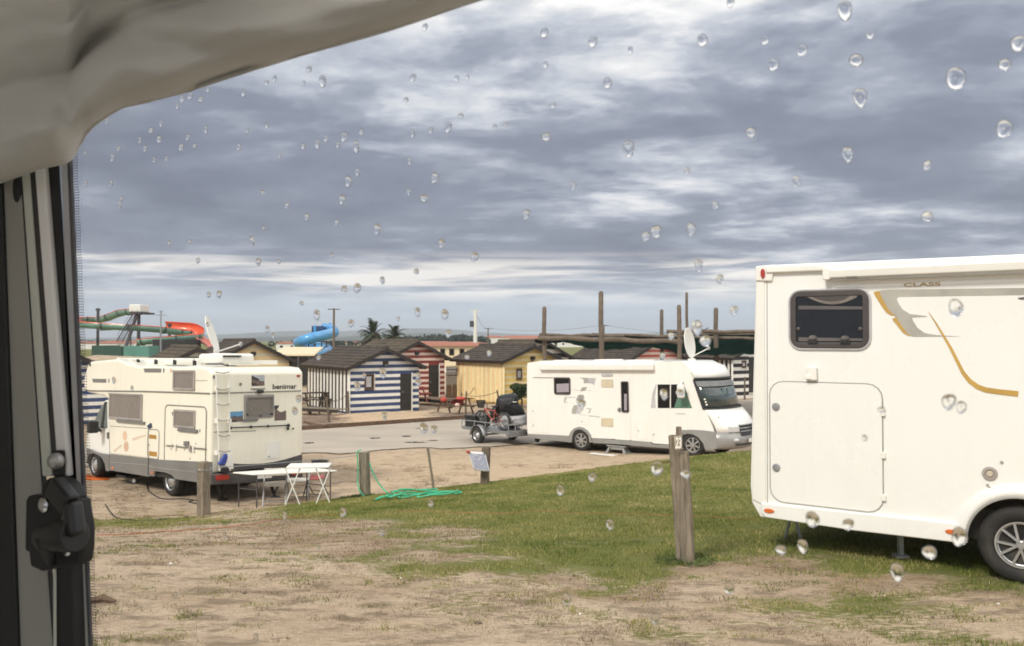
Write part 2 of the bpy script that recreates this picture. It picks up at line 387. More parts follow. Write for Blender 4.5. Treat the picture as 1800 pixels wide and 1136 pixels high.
M['terra'] = mat('terracotta_roof', (.42, .16, .10), .8, var=.15)
M['palm'] = mat('palm_frond', (.05, .068, .028), .6, var=.3, scale=2, col2=(.028, .04, .02))
M['palmdry'] = mat('dry_palm_frond', (.20, .15, .09), .7)
M['leaf'] = mat('bush_leaf', (.045, .085, .025), .55, var=.3, scale=5, col2=(.02, .038, .012))
M['woodland'] = mat('far_woodland_leaf', (.03, .042, .02), .8, var=.3, scale=.05, col2=(.02, .026, .014))
M['hose'] = mat('green_hose', (.06, .50, .27), .4, var=.08)
M['cover'] = mat('black_tarpaulin', (.016, .016, .019), .55, var=.2, bump=.4, bscale=8)
M['coverlt'] = mat('pale_grey_tarpaulin', (.50, .49, .50), .5, var=.08, bump=.4, bscale=8)
M['cred'] = mat('red_paint', (.50, .06, .04), .4)
M['cushred'] = mat('red_seat', (.42, .09, .08), .6)
M['cblue'] = mat('blue_fabric', (.03, .06, .30), .5)
M['redcord'] = mat('red_cord', (.55, .10, .06), .6)
M['blackc'] = mat('black_cable', (.02, .02, .02), .6)
M['paper'] = mat('paper_sheet', (.74, .72, .74), .7, var=.02)
M['print'] = mat('faded_blue_print', (.40, .41, .52), .7, var=.12, scale=60)
M['water'] = mat('puddle_water', (.10, .09, .08), .04, var=.05)
M['weed'] = mat('weed_leaf', (.12, .165, .045), .6, var=.3, scale=9, col2=(.05, .075, .02))
# ---------------------------------------------------------------- terrain: one sheet to the horizon
def pip(px, py, poly):
    ins = np.zeros(px.shape, bool); n = len(poly)
    for i in range(n):
        x1, y1 = poly[i]; x2, y2 = poly[(i + 1) % n]
        c = ((y1 > py) != (y2 > py)) & (px < (x2 - x1) * (py - y1) / (y2 - y1 + 1e-12) + x1); ins ^= c
    return ins
def project(x, y, z):
    dx, dy, dz = x, y, z - CAM.z
    zf = dy * FWD.y + dz * FWD.z; zu = dy * UPV.y + dz * UPV.z; zf = np.where(np.abs(zf) < 1e-3, 1e-3, zf)
    return 900 + F * dx / zf, 568 - F * zu / zf, zf
def masks(x, y, z):
    """how green / dry-brown / pale each spot of the ground is (where the site's turf, dead turf and swept sand lie)"""
    px, py, zf = project(x, y, z); ok = zf > 1
    wob = (fbm(x * 1.1, y * 1.1, 21) - .5)
    low = np.interp(px, [150, 450, 560, 700, 800, 900, 1050, 1150, 1240, 1300, 1500, 1800], [930, 931, 940, 958, 968, 988, 1012, 1013, 992, 985, 1012, 1040]) + wob * 90
    G = smooth((low - py) / 75 + .55) * .95 * smooth((crest(x) + .5 - y) / .5)
    k = smooth((560 - px) / 160); G = G * (1 - k) + k * smooth((py - 905 - wob * 12) / 10) * smooth((934 + wob * 20 - py) / 12) * .62
    D = np.exp(-((py - low - 14) / 20) ** 2) * smooth((px - 380) / 150) * .6
    def blob(cx, cy, rx, ry): return np.exp(-(((px - cx) / rx) ** 2 + ((py - cy) / ry) ** 2))
    dry = np.clip(blob(590, 920, 130, 9) + blob(800, 936, 75, 11) + blob(470, 930, 140, 10), 0, 1)
    G = G * (1 - .85 * dry)
    G = G + .62 * blob(740, 1000, 130, 22) + .55 * blob(880, 1060, 150, 26) + .45 * blob(450, 985, 120, 16) + .5 * blob(1150, 1120, 120, 30) + .35 * blob(330, 1110, 80, 20) + .5 * blob(1420, 1075, 220, 40) + .3 * blob(1650, 1060, 200, 30)
    G = G + .5 * ((x + 36) ** 2 + (y - 74) ** 2 < 500)
    G = np.maximum(G, .24 + .25 * (fbm(x * .5, y * 1.2, 27) - .5)) + .8 * (fbm(x * 1.6, y * 3.0, 25, 3) - .5) * smooth((py - 905) / 60)
    G = np.where(ok, G, .3)
    beyond = smooth((y - crest(x) - .8) / 1.5)
    W = beyond * smooth((28 - y) / 2) * smooth((x + 5.6) / 1.5) * .8
    W = W * (0.35 + .65 * blob(900, 830, 260, 22))
    far = smooth((y - 60) / 60)
    return np.clip(G * (1 - beyond), 0, 1) * (1 - far) + far * .75, np.clip(np.maximum(D, dry * .55), 0, 1) * (1 - beyond), W
def terrain():
    fx = np.arange(-12.5, 10.5, .085); fy = np.concatenate([np.arange(4.4, 12, .06), np.arange(12, 30, .09)])
    def grow(s, sign, first, end):
        o = []; v = s; st = first
        while abs(v) < end: v += sign * st; o.append(v); st *= 1.28
        return o
    xs = np.array(grow(fx[0], -1, .3, 7800)[::-1] + list(fx) + grow(fx[-1], 1, .3, 7800))
    ys = np.array([-60, -30, -15, -8, -4, -1, 1.5, 3, 3.8] + list(fy) + grow(fy[-1], 1, .25, 7900))
    X, Y = np.meshgrid(xs, ys, indexing='ij'); Z = H(X, Y)
    nx, ny = X.shape; me = bpy.data.meshes.new('ground'); n = nx * ny
    co = np.stack([X, Y, Z], -1).reshape(-1, 3)
    idx = np.arange(n).reshape(nx, ny); q = np.stack([idx[:-1, :-1], idx[1:, :-1], idx[1:, 1:], idx[:-1, 1:]], -1).reshape(-1, 4)
    me.vertices.add(n); me.vertices.foreach_set('co', co.ravel()); me.loops.add(q.size); me.loops.foreach_set('vertex_index', q.ravel())
    me.polygons.add(len(q)); me.polygons.foreach_set('loop_start', np.arange(0, q.size, 4)); me.polygons.foreach_set('loop_total', np.full(len(q), 4)); me.update(calc_edges=True)
    me.polygons.foreach_set('use_smooth', [True] * len(q))
    for nm, a in zip(('green', 'dry', 'pale'), masks(X, Y, Z)):
        at_ = me.attributes.new(nm, 'FLOAT', 'POINT'); at_.data.foreach_set('value', a.ravel().astype(np.float32))
    o = bpy.data.objects.new('ground', me); COL.objects.link(o); o['kind'] = 'structure'
    m = bpy.data.materials.new('sandy_turf'); m.use_nodes = True; nt = m.node_tree; b = nt.nodes['Principled BSDF']; b.inputs['Roughness'].default_value = .92; b.inputs['Specular IOR Level'].default_value = .2
    tc = nd(nt, 'ShaderNodeTexCoord'); v = tc.outputs['Object']
    def attr(nm): a = nd(nt, 'ShaderNodeAttribute'); a.attribute_name = nm; return a.outputs['Fac']
    mpg = nd(nt, 'ShaderNodeMapping'); nt.links.new(v, mpg.inputs[0]); mpg.inputs['Scale'].default_value = (.55, 1.25, 1); mpg.inputs['Rotation'].default_value = (0, 0, R(-8)); sv = mpg.outputs[0]
    nA, nB, nC, nD = noise(nt, sv, .9, 6, .62, .6), noise(nt, sv, 4.5, 9, .72, .2), noise(nt, sv, 18, 6, .75), noise(nt, v, 70, 4, .75)
    sand = ramp(nt, nA, [(0, (.40, .295, .20)), (.4, (.50, .38, .265)), (.55, (.60, .47, .34)), (1, (.70, .57, .43))])
    sand = mixc(nt, ramp(nt, nC, [(0, 0), (.42, 0), (.62, .55), (1, .6)]), sand, (.31, .235, .16))
    sand = mixc(nt, ramp(nt, nB, [(0, .9), (.40, .75), (.50, 0), (1, 0)]), sand, (.20, .15, .10))
    sand = mixc(nt, attr('pale'), sand, mixc(nt, nC, (.70, .55, .38), (.40, .29, .19)))
    sand = mixc(nt, ramp(nt, nD, [(0, .8), (.38, .4), (.5, 0), (1, 0)]), sand, (.12, .085, .055))
    dry = mixc(nt, nC, (.30, .20, .12), (.19, .125, .075))
    dm = ramp(nt, mth(nt, 'ADD', attr('dry'), mth(nt, 'MULTIPLY', mth(nt, 'SUBTRACT', nB, .5), 1.6)), [(0, 0), (.36, 0), (.75, .85), (1, .9)])
    c = mixc(nt, dm, sand, dry)
    gr = mixc(nt, nC, (.08, .105, .022), (.22, .22, .065))
    gr = mixc(nt, ramp(nt, nB, [(0, 0), (.5, 0), (.7, .6), (1, .7)]), gr, (.20, .165, .075))
    g = mth(nt, 'ADD', attr('green'), mth(nt, 'ADD', mth(nt, 'MULTIPLY', mth(nt, 'SUBTRACT', nB, .5), 1.1), mth(nt, 'MULTIPLY', mth(nt, 'SUBTRACT', nC, .5), 1.2)))
    gm = ramp(nt, g, [(0, 0), (.40, 0), (.66, .95), (1, 1)])
    c = mixc(nt, gm, c, gr)
    nt.links.new(c, b.inputs['Base Color'])
    bp = nd(nt, 'ShaderNodeBump'); bp.inputs['Strength'].default_value = .9; bp.inputs['Distance'].default_value = .035
    nt.links.new(mth(nt, 'ADD', mth(nt, 'MULTIPLY', nC, .7), mth(nt, 'MULTIPLY', nD, .3)), bp.inputs['Height']); nt.links.new(bp.outputs[0], b.inputs['Normal'])
    me.materials.append(m)
terrain()

def blades(name, label, cat, n, box, keep, hgt, wid, lean, cols, seed):
    r = np.random.default_rng(seed); x = r.uniform(box[0], box[1], n * 6); y = box[2] + (box[3] - box[2]) * r.uniform(0, 1, n * 6) ** 1.35
    z = H(x, y); px, py, zf = project(x, y, z); see = (px > 60) & (px < 1850) & (py < 1200); x, y, z = x[see], y[see], z[see]
    k = keep(x, y, z) > r.uniform(0, 1, len(x)); x, y, z = x[k][:n], y[k][:n], z[k][:n]; n = len(x)
    a = r.uniform(0, 2 * np.pi, n); h = hgt * r.uniform(.45, 1.25, n); w = wid * r.uniform(.6, 1.3, n) * (1 + (y - 6) * .07)
    la = r.uniform(0, 2 * np.pi, n); ln = lean * r.uniform(.2, 1, n)
    p0 = np.stack([x - np.cos(a) * w, y - np.sin(a) * w, z - .004], -1); p1 = np.stack([x + np.cos(a) * w, y + np.sin(a) * w, z - .004], -1)
    p2 = np.stack([x + np.cos(la) * ln * h, y + np.sin(la) * ln * h, z + h * np.sqrt(np.clip(1 - (ln * .8) ** 2, .04, 1))], -1)
    co = np.stack([p0, p1, p2], 1).reshape(-1, 3); me = bpy.data.meshes.new(name)
    me.vertices.add(3 * n); me.vertices.foreach_set('co', co.ravel()); me.loops.add(3 * n); me.loops.foreach_set('vertex_index', np.arange(3 * n))
    me.polygons.add(n); me.polygons.foreach_set('loop_start', np.arange(0, 3 * n, 3)); me.polygons.foreach_set('loop_total', np.full(n, 3)); me.update(calc_edges=True)
    t = me.attributes.new('tint', 'FLOAT', 'POINT'); t.data.foreach_set('value', np.repeat(np.clip(fbm(x * 1.7, y * 1.7, seed) * .9 + r.uniform(-.35, .35, n), 0, 1), 3).astype(np.float32))
    o = bpy.data.objects.new(name, me); COL.objects.link(o); tag(o, label, cat, kind='stuff')
    m = bpy.data.materials.new(name + '_blade'); m.use_nodes = True; nt = m.node_tree; b = nt.nodes['Principled BSDF']; b.inputs['Roughness'].default_value = .7; b.inputs['Specular IOR Level'].default_value = .2
    at_ = nd(nt, 'ShaderNodeAttribute'); at_.attribute_name = 'tint'; nt.links.new(ramp(nt, at_.outputs['Fac'], cols), b.inputs['Base Color']); me.materials.append(m)
def kg(x, y, z):
    g, d, w = masks(x, y, z); nz = (fbm(x * 3.2, y * 7, 31, 3) - .5) * 1.9
    return np.clip((g + nz - .42) * 2.2, 0, 1)
blades('grass', 'short green turf with worn patches growing on the bank', 'grass', 230000, (-9, 7.5, 5.4, 18.6), kg, .034, .0032, .9, [(0, (.055, .09, .014)), (.25, (.125, .165, .03)), (.45, (.21, .225, .055)), (.7, (.34, .30, .11)), (1, (.52, .42, .22))], 3)
def kd(x, y, z):
    g, d, w = masks(x, y, z); nz = fbm(x * 1.5, y * 1.5, 41, 4); n2 = fbm(x * 3.5, y * 9, 43, 4)
    return np.clip((nz - .44) * 5 + d * 1.8, 0, 1) * np.clip((n2 - .42) * 6, 0, 1) * np.clip(1 - g, 0, 1) * (y < crest(x) + 8)
blades('dry_grass', 'flattened brown and straw coloured dead grass on the sand', 'dry grass', 120000, (-10, 7, 5.4, 24), kd, .026, .0035, 1.25, [(0, (.09, .065, .04)), (.3, (.19, .135, .085)), (.6, (.30, .225, .145)), (.85, (.46, .37, .25)), (1, (.60, .50, .36))], 4)

# weeds around the foot of the posts: counted as ground cover
def tuft(name, label, spots, seed, s=.16):
    r = random.Random(seed); m = MB()
    for (c, rad, n) in spots:
        for i in range(n):
            a = r.uniform(0, 6.28); d = rad * r.uniform(0, 1) ** .7; x, y = c.x + math.cos(a) * d, c.y + math.sin(a) * d * .7; z = Hs(x, y)
            b = Vector((x, y, z)); t = b + Vector((r.uniform(-.6, .6) * s, r.uniform(-.6, .6) * s, s * r.uniform(.3, 1))); w = Vector((r.uniform(-1, 1), r.uniform(-1, 1), 0)).normalized() * s * .11
            mid = b.lerp(t, .55) + Vector((0, 0, s * .08)); m.add([b, mid + w, t, mid - w], [(0, 1, 2, 3)])
    o = m.build(name, M['weed'], fixn=False); tag(o, label, 'weeds', kind='stuff')

# ---------------------------------------------------------------- road and deck edge
A = Vector((.835, .55, 0)); B = Vector((-.55, .835, 0))      # along the hut fronts / away from the camera
def road():
    m = MB(); vs = []; n = 260; r = random.Random(2)
    P0 = Vector((-6.5, 25.9, 0)); D0 = Vector((.93, .37, 0)).normalized(); Q0 = Vector((-8.3, 32.7, 0)); D1 = Vector((.80, .6, 0)).normalized()
    for i in range(n + 1):
        t = -45 + 110 * i / n
        a = P0 + D0 * t + Vector((0, (float(fbm(t * .8, 3.3, 8)) - .5) * 2.2, 0)); b = Q0 + D1 * t + D1.cross(Vector((0, 0, 1))) * -.1
        if a.y > b.y - .5: a.y = b.y - .5
        a.z = .028; b.z = .028
        vs += [a, a.lerp(b, .33), a.lerp(b, .66), b]
    fs = [(i * 4 + k, i * 4 + 4 + k, i * 4 + 5 + k, i * 4 + 1 + k) for i in range(n) for k in range(3)]
    o = m.add(vs, fs).build('road', None, loc=(0, 0, 0)); o['kind'] = 'structure'
    mt = mat('packed_wet_road', (.48, .41, .33), .62, var=.1, scale=.5, bump=.4, bscale=18, col2=(.36, .31, .25), stretch=(.5, 1.5, 1)); o.data.materials.append(mt)
road()
for (x0, y0, x1, y1, h) in ((650, 769, 668, 771.5, 0), (706, 766, 722, 768, 0), (712, 776.5, 750, 779, 0), (752, 773.5, 770, 775.6, 0), (533, 777.5, 552, 780, 0), (730, 752, 738, 754, 0)):
    c = gz((x0 + x1) / 2, (y0 + y1) / 2, .03); e = gz(x1, (y0 + y1) / 2, .03); rx = (e - c).length; ry = (gz((x0 + x1) / 2, y0, .03) - c).length
    m = MB(); k = 26; m.add([c + Vector((math.cos(6.283 * i / k) * rx * (1 + .25 * math.sin(i * 2.1)), math.sin(6.283 * i / k) * ry * (1 + .25 * math.cos(i * 1.7)), .004)) for i in range(k)], [tuple(range(k))])
    m.build('puddle', M['water'])['kind'] = 'structure'

# ---------------------------------------------------------------- hills, woodland, town
def hills():
    xp = [-3200, -1500, -400, 0, 150, 300, 400, 480, 560, 600, 640, 700, 760, 800, 850, 900, 1000, 1100, 1180, 1230, 1320, 1500, 2000, 2800, 4600]
    yp = [580, 584, 588, 592, 595, 590, 588, 583, 581, 583, 580, 578, 576, 579, 584, 587, 589, 587, 583, 580, 578, 575, 578, 583, 580]
    for nm, Yd, drop, seed in (('hills', 5600.0, 0, 3), ('low_hills', 3000.0, 9, 6)):
        m = MB(); n = 300; vs = []
        for i in range(n + 1):
            px = -2800 + 7000 * i / n; x = (px - 900) / F * Yd
            if abs(x) > 8000: x = math.copysign(8000, x)
            rz = (598 - np.interp(px, xp, yp) - drop) / F * Yd + 3.6; rz = max(6.0, rz) * (0.86 + .28 * float(fbm(px * .013, 1.7, seed, 5)))
            for k, (dy, fz) in enumerate(((-900, 0), (-500, .35 + .2 * float(hnoise(px * .05, 9, seed))), (-250, .72), (0, 1.0), (500, .6), (1200, 0))):
                vs.append((x, Yd + dy, -.6 if fz == 0 else rz * fz))
        m.add(vs, [(i * 6 + k, i * 6 + 6 + k, i * 6 + 7 + k, i * 6 + 1 + k) for i in range(n) for k in range(5)])
        o = m.build(nm, mat(nm + '_scrub', (.055, .07, .035), .95, var=.3, scale=.004), loc=(0, 0, 0), smooth_=True); o['kind'] = 'structure'
hills()
def leafmass(m, c, rx, ry, rz, n, s, r):
    for i in range(n):
        u, v = r.uniform(-1, 1), r.uniform(0, 6.283); q = math.sqrt(1 - u * u); d = r.uniform(.55, 1.0)
        p = Vector((c[0] + rx * q * math.cos(v) * d, c[1] + ry * q * math.sin(v) * d, c[2] + rz * u * d))
        a = Vector((r.uniform(-1, 1), r.uniform(-1, 1), r.uniform(-1, 1))).normalized() * s; b = a.cross(Vector((r.uniform(-1, 1), r.uniform(-1, 1), r.uniform(-1, 1)))).normalized() * s
        m.add([p - a, p + b * .6, p + a, p - b * .6], [(0, 1, 2, 3)])
def woodland():
    r = random.Random(5); m = MB()
    # (px from, px to, distance, top px y)
    for (x0, x1, Y, yt, n) in ((470, 640, 420, 600, 40), (560, 700, 620, 601, 40), (700, 860, 520, 591, 90), (800, 1010, 560, 597, 70), (1000, 1340, 640, 597, 80), (-200, 330, 560, 603, 90), (1340, 2300, 600, 594, 80), (740, 830, 480, 588, 26)):
        for i in range(n):
            px = r.uniform(x0, x1); yy = Y * r.uniform(.92, 1.1); p = at(px, 600, yy); h = (598 - yt) / F * yy + 3.6; h = max(3.2, h * r.uniform(.72, 1.08)); w = h * r.uniform(.45, .9)
            leafmass(m, (p.x, p.y, h * .52), w, w, h * .48, 70, h * .17, r)
    o = m.build('woodland', M['woodland'], loc=(0, 0, 0), fixn=False); tag(o, 'dark band of far trees along the horizon below the hills', 'woodland', kind='stuff')
woodland()
def house(px, ybase_top, Y, w, hue, i, long_=1.0, desc=''):
    p = at(px, 600, Y); z1 = 3.6 + (598 - ybase_top) / F * Y; h = max(3.0, z1); d = w * .8; wid = w * long_
    t = thing('house', (p.x, p.y, 0), desc, 'house', 'far houses of the town')
    m = MB().bx(p.x - wid / 2, p.y - d / 2, -.3, p.x + wid / 2, p.y + d / 2, h * .78); m.build('wall', M['whitewall'] if hue else M['creamwall'], t)
    e = .3; x0, x1, y0, y1 = p.x - wid / 2 - e, p.x + wid / 2 + e, p.y - d / 2 - e, p.y + d / 2 + e; zr = h * .78 + .003
    MB().add([(x0, y0, zr), (x1, y0, zr), (x1, y1, zr), (x0, y1, zr), (x0 + d * .3, p.y, h), (x1 - d * .3, p.y, h)], [(0, 1, 5, 4), (2, 3, 4, 5), (1, 2, 5), (3, 0, 4), (3, 2, 1, 0)]).build('roof', M['terra'], t)
    for k in range(2):
        xx = p.x + (k - .5) * wid * .5
        MB().bx(xx - .5, y0 + e - .06, h * .3, xx + .5, y0 + e + .05, h * .55).build('window', M['glassdk'], t)
HS = [(868, 590, 520, 12, 'small white house with red roof beyond the ridge of the yellow hut'), (905, 590, 540, 16, 'wide pale house beyond the first tall pergola post'), (918, 592, 500, 10, 'little house among trees just before the tall pergola log'), (934, 590, 560, 18, 'long red roofed house above the yellow hut gable'), (951, 592, 530, 9, 'narrow far house seen beside the thick round post'), (999, 597, 420, 9, 'far low house beyond the black striped gable'), (1013, 598, 430, 8, 'far low house partly behind the shade net'),
      (757, 600, 330, 10, 'white shed like house beyond the red striped hut'), (790, 603, 300, 16, 'red roofed house right behind the long cream building'), (812, 602, 320, 14, 'second red roofed house behind the long cream building'), (620, 603, 420, 5, 'tiny white house beyond the blue hut roof'),
      (152, 603, 330, 18, 'white far house at the edge of the window mesh'), (196, 600, 420, 14, 'far house beyond the first slide support'), (222, 599, 450, 20, 'pale far house between the slide supports'), (232, 603, 380, 12, 'low far house beside the slide tower stair'), (258, 600, 440, 16, 'far house beyond the slide tower column'), (275, 602, 400, 10, 'small far house beyond the lower slide bend'), (507, 605, 300, 6, 'small pale house next to the blue slide')]
for i, (px, yt, Y, w, d) in enumerate(HS): house(px, yt, Y, w, i % 3 != 1, i, 1.0 + (i % 4) * .25, d)
# closed box of thin air round everything
hb = MB().bx(-8150, -400, -4, 8150, 8150, 175).build('haze', None, loc=(0, 0, -4)); hb['kind'] = 'stuff'; tag(hb, 'thin damp air between the camp and the far hills', 'haze')
hm = bpy.data.materials.new('haze_air'); hm.use_nodes = True; hn = hm.node_tree; hn.nodes.clear()
ho = nd(hn, 'ShaderNodeOutputMaterial'); hv = nd(hn, 'ShaderNodeVolumePrincipled'); hv.inputs['Color'].default_value = (.86, .92, 1, 1); hv.inputs['Density'].default_value = 0.00022; hv.inputs['Anisotropy'].default_value = .1
hn.links.new(hv.outputs[0], ho.inputs['Volume']); hb.data.materials.append(hm)

# ---------------------------------------------------------------- striped huts
def hut(desc, px, Z, w, d, ze, zp, bA, bB, sA, sB, tile, door=None, win=None, vent=True, pair=.315, slatn=26, z0=0.0, fdir=A, trim='bwhite', side_trim=True, leaf=False):
    zp -= .16; ze -= .06; a = Vector(fdir).normalized(); b = Vector((-a.y, a.x, 0)); P0 = at(px, 600, Z); P0.z = z0
    t = thing('striped_hut', P0, desc, 'hut', 'striped wooden beach huts', math.atan2(a.y, a.x))
    zu = Vector((0, 0, 1)); fr = Pl(P0, a, zu, -b); sd_ = Pl(P0, -b, zu, -a)     # side plane: u runs from the back towards the front corner
    # core walls
    prof = [(0, .02), (w, .02), (w, ze), (w / 2, zp), (0, ze)]
    MB().prism(fr, prof, 0, -d).build('wall', M[bA], t)
    hgt = pair / 2; cuts = [q for q in (door, win) if q]
    k = 0; z = .02; bd = 0
    while z < zp - .05:
        z1 = min(z + hgt, zp - .01); lo = z + .003; hi = z1 - .003
        def half(zz): return w / 2 if zz <= ze else w / 2 * (zp - zz) / (zp - ze)
        segs = [(w / 2 - half(lo), w / 2 + half(lo), w / 2 - half(hi), w / 2 + half(hi))]
        for (u0, v0, u1, v1) in cuts:
            if hi > v0 + .01 and lo < v1 - .01:
                ns = []
                for (l0, r0, l1, r1) in segs:
                    if l0 < u0 and r0 > u1: ns += [(l0, u0, l1, u0), (u1, r0, u1, r1)]
                    else: ns.append((l0, r0, l1, r1))
                segs = ns
        for (l0, r0, l1, r1) in segs:
            if r0 - l0 > .02: MB().prism(fr, [(l0, lo), (r0, lo), (max(r1, l1 + .002), hi), (l1, hi)], .004, .022 + .004 * (k % 2) + random.uniform(0, .006)).build('board', M[(bA, bB)[k % 2]], t)
        z = z1; k += 1
    for i in range(slatn):
        u0 = -d + d * i / slatn; u1 = u0 + d / slatn
        MB().prism(sd_, [(u0 + .004, .1), (u1 - .004, .1), (u1 - .004, ze - .02), (u0 + .004, ze - .02)], .004, .022 + .02 * (i % 2)).build('slat', M[(sA, sB)[i % 2]], t)
    if side_trim: MB().bar(fr.P(-.03, .03, .01), fr.P(-.03, ze, .01), .1, .1).build('corner_board', M[trim], t)
    # roof
    ov, oe = .28, .30; L = d + 2 * ov; sl = math.hypot(w / 2, zp - ze); ca, sa = (w / 2) / sl, (zp - ze) / sl
    rf = None
    for sgn in (-1, 1):
        U = (a * sgn * ca - zu * sa).normalized(); top = P0 + a * w / 2 + zu * (zp + .02) - b * ov; Nn = (a * sgn * sa + zu * ca).normalized()
        q = Pl(top, U, b, Nn); SL = sl + oe
        s_ = MB().prism(q, [(0.02, 0), (SL, 0), (SL, L), (0.02, L)], 0, .05)
        if rf is None: rf = s_.build('roof', M['fascia'], t)
        else: s_.build('roof_slope', M['fascia'], t)
        tl = MB(); rows = max(6, int(SL / .3)); cols = int(L / .26)
        for i in range(rows):
            u0 = SL * i / rows; u1 = SL * (i + 1) / rows + .05
            for j in range(cols):
                v0 = L * j / cols; v1 = L * (j + 1) / cols; r_ = random.uniform(-.008, .008); vm0 = v0 + (v1 - v0) * .3; vm1 = v0 + (v1 - v0) * .7
                h0, h1 = .052 + r_, .085 + r_
                tl.add([q.P(u0, v0, h0), q.P(u0, vm0, h0 + .035), q.P(u0, vm1, h0 + .035), q.P(u0, v1, h0), q.P(u1, v0, h1), q.P(u1, vm0, h1 + .035), q.P(u1, vm1, h1 + .035), q.P(u1, v1, h1), q.P(u1, v0, h1 - .03), q.P(u1, v1, h1 - .03)],
                       [(0, 1, 5, 4), (1, 2, 6, 5), (2, 3, 7, 6), (4, 5, 6, 7, 9, 8)])
        to = tl.build('roof_tiles', M[tile], t, fixn=False); to['kind'] = 'stuff'
        MB().bar(q.P(0, -.015, -.02), q.P(SL, -.015, -.02), .04, .15, up=Nn).build('bargeboard', M['fascia'], t)
        MB().bar(q.P(SL + .02, -.03, -.01), q.P(SL + .02, L + .03, -.01), .04, .13, up=Nn).build('eaves_board', M['fascia'], t)
    rc = MB(); n = int(L / .35)
    for i in range(n):
        v0 = L * i / n; c0 = P0 + a * w / 2 + zu * (zp + .09) - b * ov + b * v0; rc.tube([c0, c0 + b * (L / n + .03)], [.10, .115], 8)
    rc.build('ridge_cap', M[tile], t)
    if door:
        u0, v0, u1, v1 = door
        dd = MB().prism(fr, [(u0 + .02, v0), (u1 - .04, v0), (u1 - .04, v1 - .03), (u0 + .02, v1 - .03)], .004, .018).build('door', M['dkdoor'], t)
        MB().prism(fr, [(u1 - .04, v0 - .02), (u1 + .02, v0 - .02), (u1 + .02, v1 + .02), (u1 - .04, v1 + .02)], .028, .05).build('door_frame', M[trim], dd)
        MB().prism(fr, [(u0, v0 - .05), (u1, v0 - .05), (u1, v0 - .004), (u0, v0 - .004)], .028, .08).build('sill', M[trim], dd)
        MB().ball(fr.P(u0 + .12, (v0 + v1) / 2, .06), .03).build('handle', M['chrome'], dd)
    if win:
        u0, v0, u1, v1 = win
        ww = MB().ring(fr, rr((u0, v0, u1, v1)), rr((u0 + .07, v0 + .07, u1 - .07, v1 - .07)), .004, .06).build('window', M['woodbr'], t)
        MB().prism(fr, rr((u0 + .07, v0 + .07, u1 - .07, v1 - .07)), .004, .014).build('pane', M['glassdk'], ww)
        MB().prism(fr, rr((u0 + .10, v0 + .12, (u0 + u1) / 2 + .12, v1 - .12)), .018, .024).build('curtain', M['grlt'], ww)
        MB().prism(fr, [(u1, v0 - .02), (u1 + .05, v0 - .02), (u1 + .05, v1 + .02), (u1, v1 + .02)], .028, .05).build('trim_board', M[trim], ww)
    if vent:
        c = fr.P(w / 2, zp - .62, .06)
        v_ = MB().box(c, a * .13, zu * .09, b * .09).build('vent_hood', M['fascia'], t, bevel=.02)
        MB().box(c - zu * .13, a * .06, zu * .05, b * .05).build('lamp', M['greyskirt'], v_)
    return t, fr
M['dkdoor'] = mat('dark_brown_door', (.028, .023, .019), .6, var=.15)
def onfront(px, Z, r):
    P0 = at(px, 600, Z); P0.z = 0; return Pl(P0, A, (0, 0, 1), -B).rect(*r)
hut('navy blue and white striped hut with a dark door beside its small brown window', 615, 40.0, 3.72, 6.0, 2.36, 3.27, 'bblue', 'bwhite', 'bblack', 'bwhite', 'tile',
    door=onfront(615, 40, (703, 656, 724, 722)), win=onfront(615, 40, (640, 657.5, 657, 685)))
hut('red and white striped hut standing behind the navy striped one', 681.5, 47.65, 3.72, 6.0, 2.62, 3.62, 'bred', 'bpink', 'bred', 'bpink', 'tile2',
    door=onfront(681.5, 47.65, (753, 641, 772, 702)))
hut('yellow and cream striped hut with a small black window, behind the bicycle trailer', 886, 46.0, 3.80, 5.4, 2.52, 3.36, 'byel', 'bpale', 'bpale', 'bora', 'tile', win=onfront(886, 46, (907, 648, 917, 668)), slatn=22, trim='bpale')
hut('dark green and white striped hut mostly hidden behind the yellow one', 914, 50.5, 3.72, 5.0, 2.58, 3.62, 'bdkgreen', 'bwhite', 'bwhite', 'bdkgreen', 'tile2', pair=.5, vent=False)
hut('coral red striped hut under the green shade net', 1107, 50.0, 4.4, 5.5, 2.53, 3.70, 'bred2', 'bpink', 'bwhite', 'bred', 'tile', vent=False, slatn=24)
hut('black and white striped hut with a small gable window beyond the upright dish', 1287, 50.0, 4.2, 4.6, 2.62, 3.6, 'bwhite', 'bblack', 'bwhite', 'bblack', 'tile', vent=False, pair=.43, win=onfront(1287, 50, (1303, 634, 1311, 647)), door=onfront(1287, 50, (1315.5, 627, 1334, 690)))
hut('green and white striped hut behind the roof rack of the alcove motorhome', 274, 34.0, 3.2, 4.6, 2.42, 3.36, 'bwhite', 'bgreen', 'bwhite', 'bgreen', 'tile2', pair=.36)
hut('apricot and cream striped hut beyond the leaning satellite dish', 378, 43.2, 3.95, 5.6, 2.55, 3.66, 'bora', 'bcre', 'bcre', 'bora', 'tile', pair=.36, trim='bcre')
hut('navy striped hut peeping out past the cab of the alcove motorhome', 50, 34.0, 3.3, 4.0, 2.25, 3.1, 'bblue', 'bwhite', 'bwhite', 'bblue', 'tile', vent=False)

# brown plank screen between the navy hut and the cab
def screen():
    a, b = gz(164, 742), gz(190, 738); t = thing('plank_screen', a, 'brown plank screen beside the navy hut, seen past the cab mirror', 'fence'); n = 8
    for i in range(n):
        p = a.lerp(b, (i + .5) / n); w = (b - a).length / n * .47; d = (b - a).normalized()
        MB().box(p + Vector((0, 0, .85)), d * w, Vector((-d.y, d.x, 0)) * .012, Vector((0, 0, .85 + random.uniform(-.02, .02)))).build('plank', M['woodbr'], t)
screen()
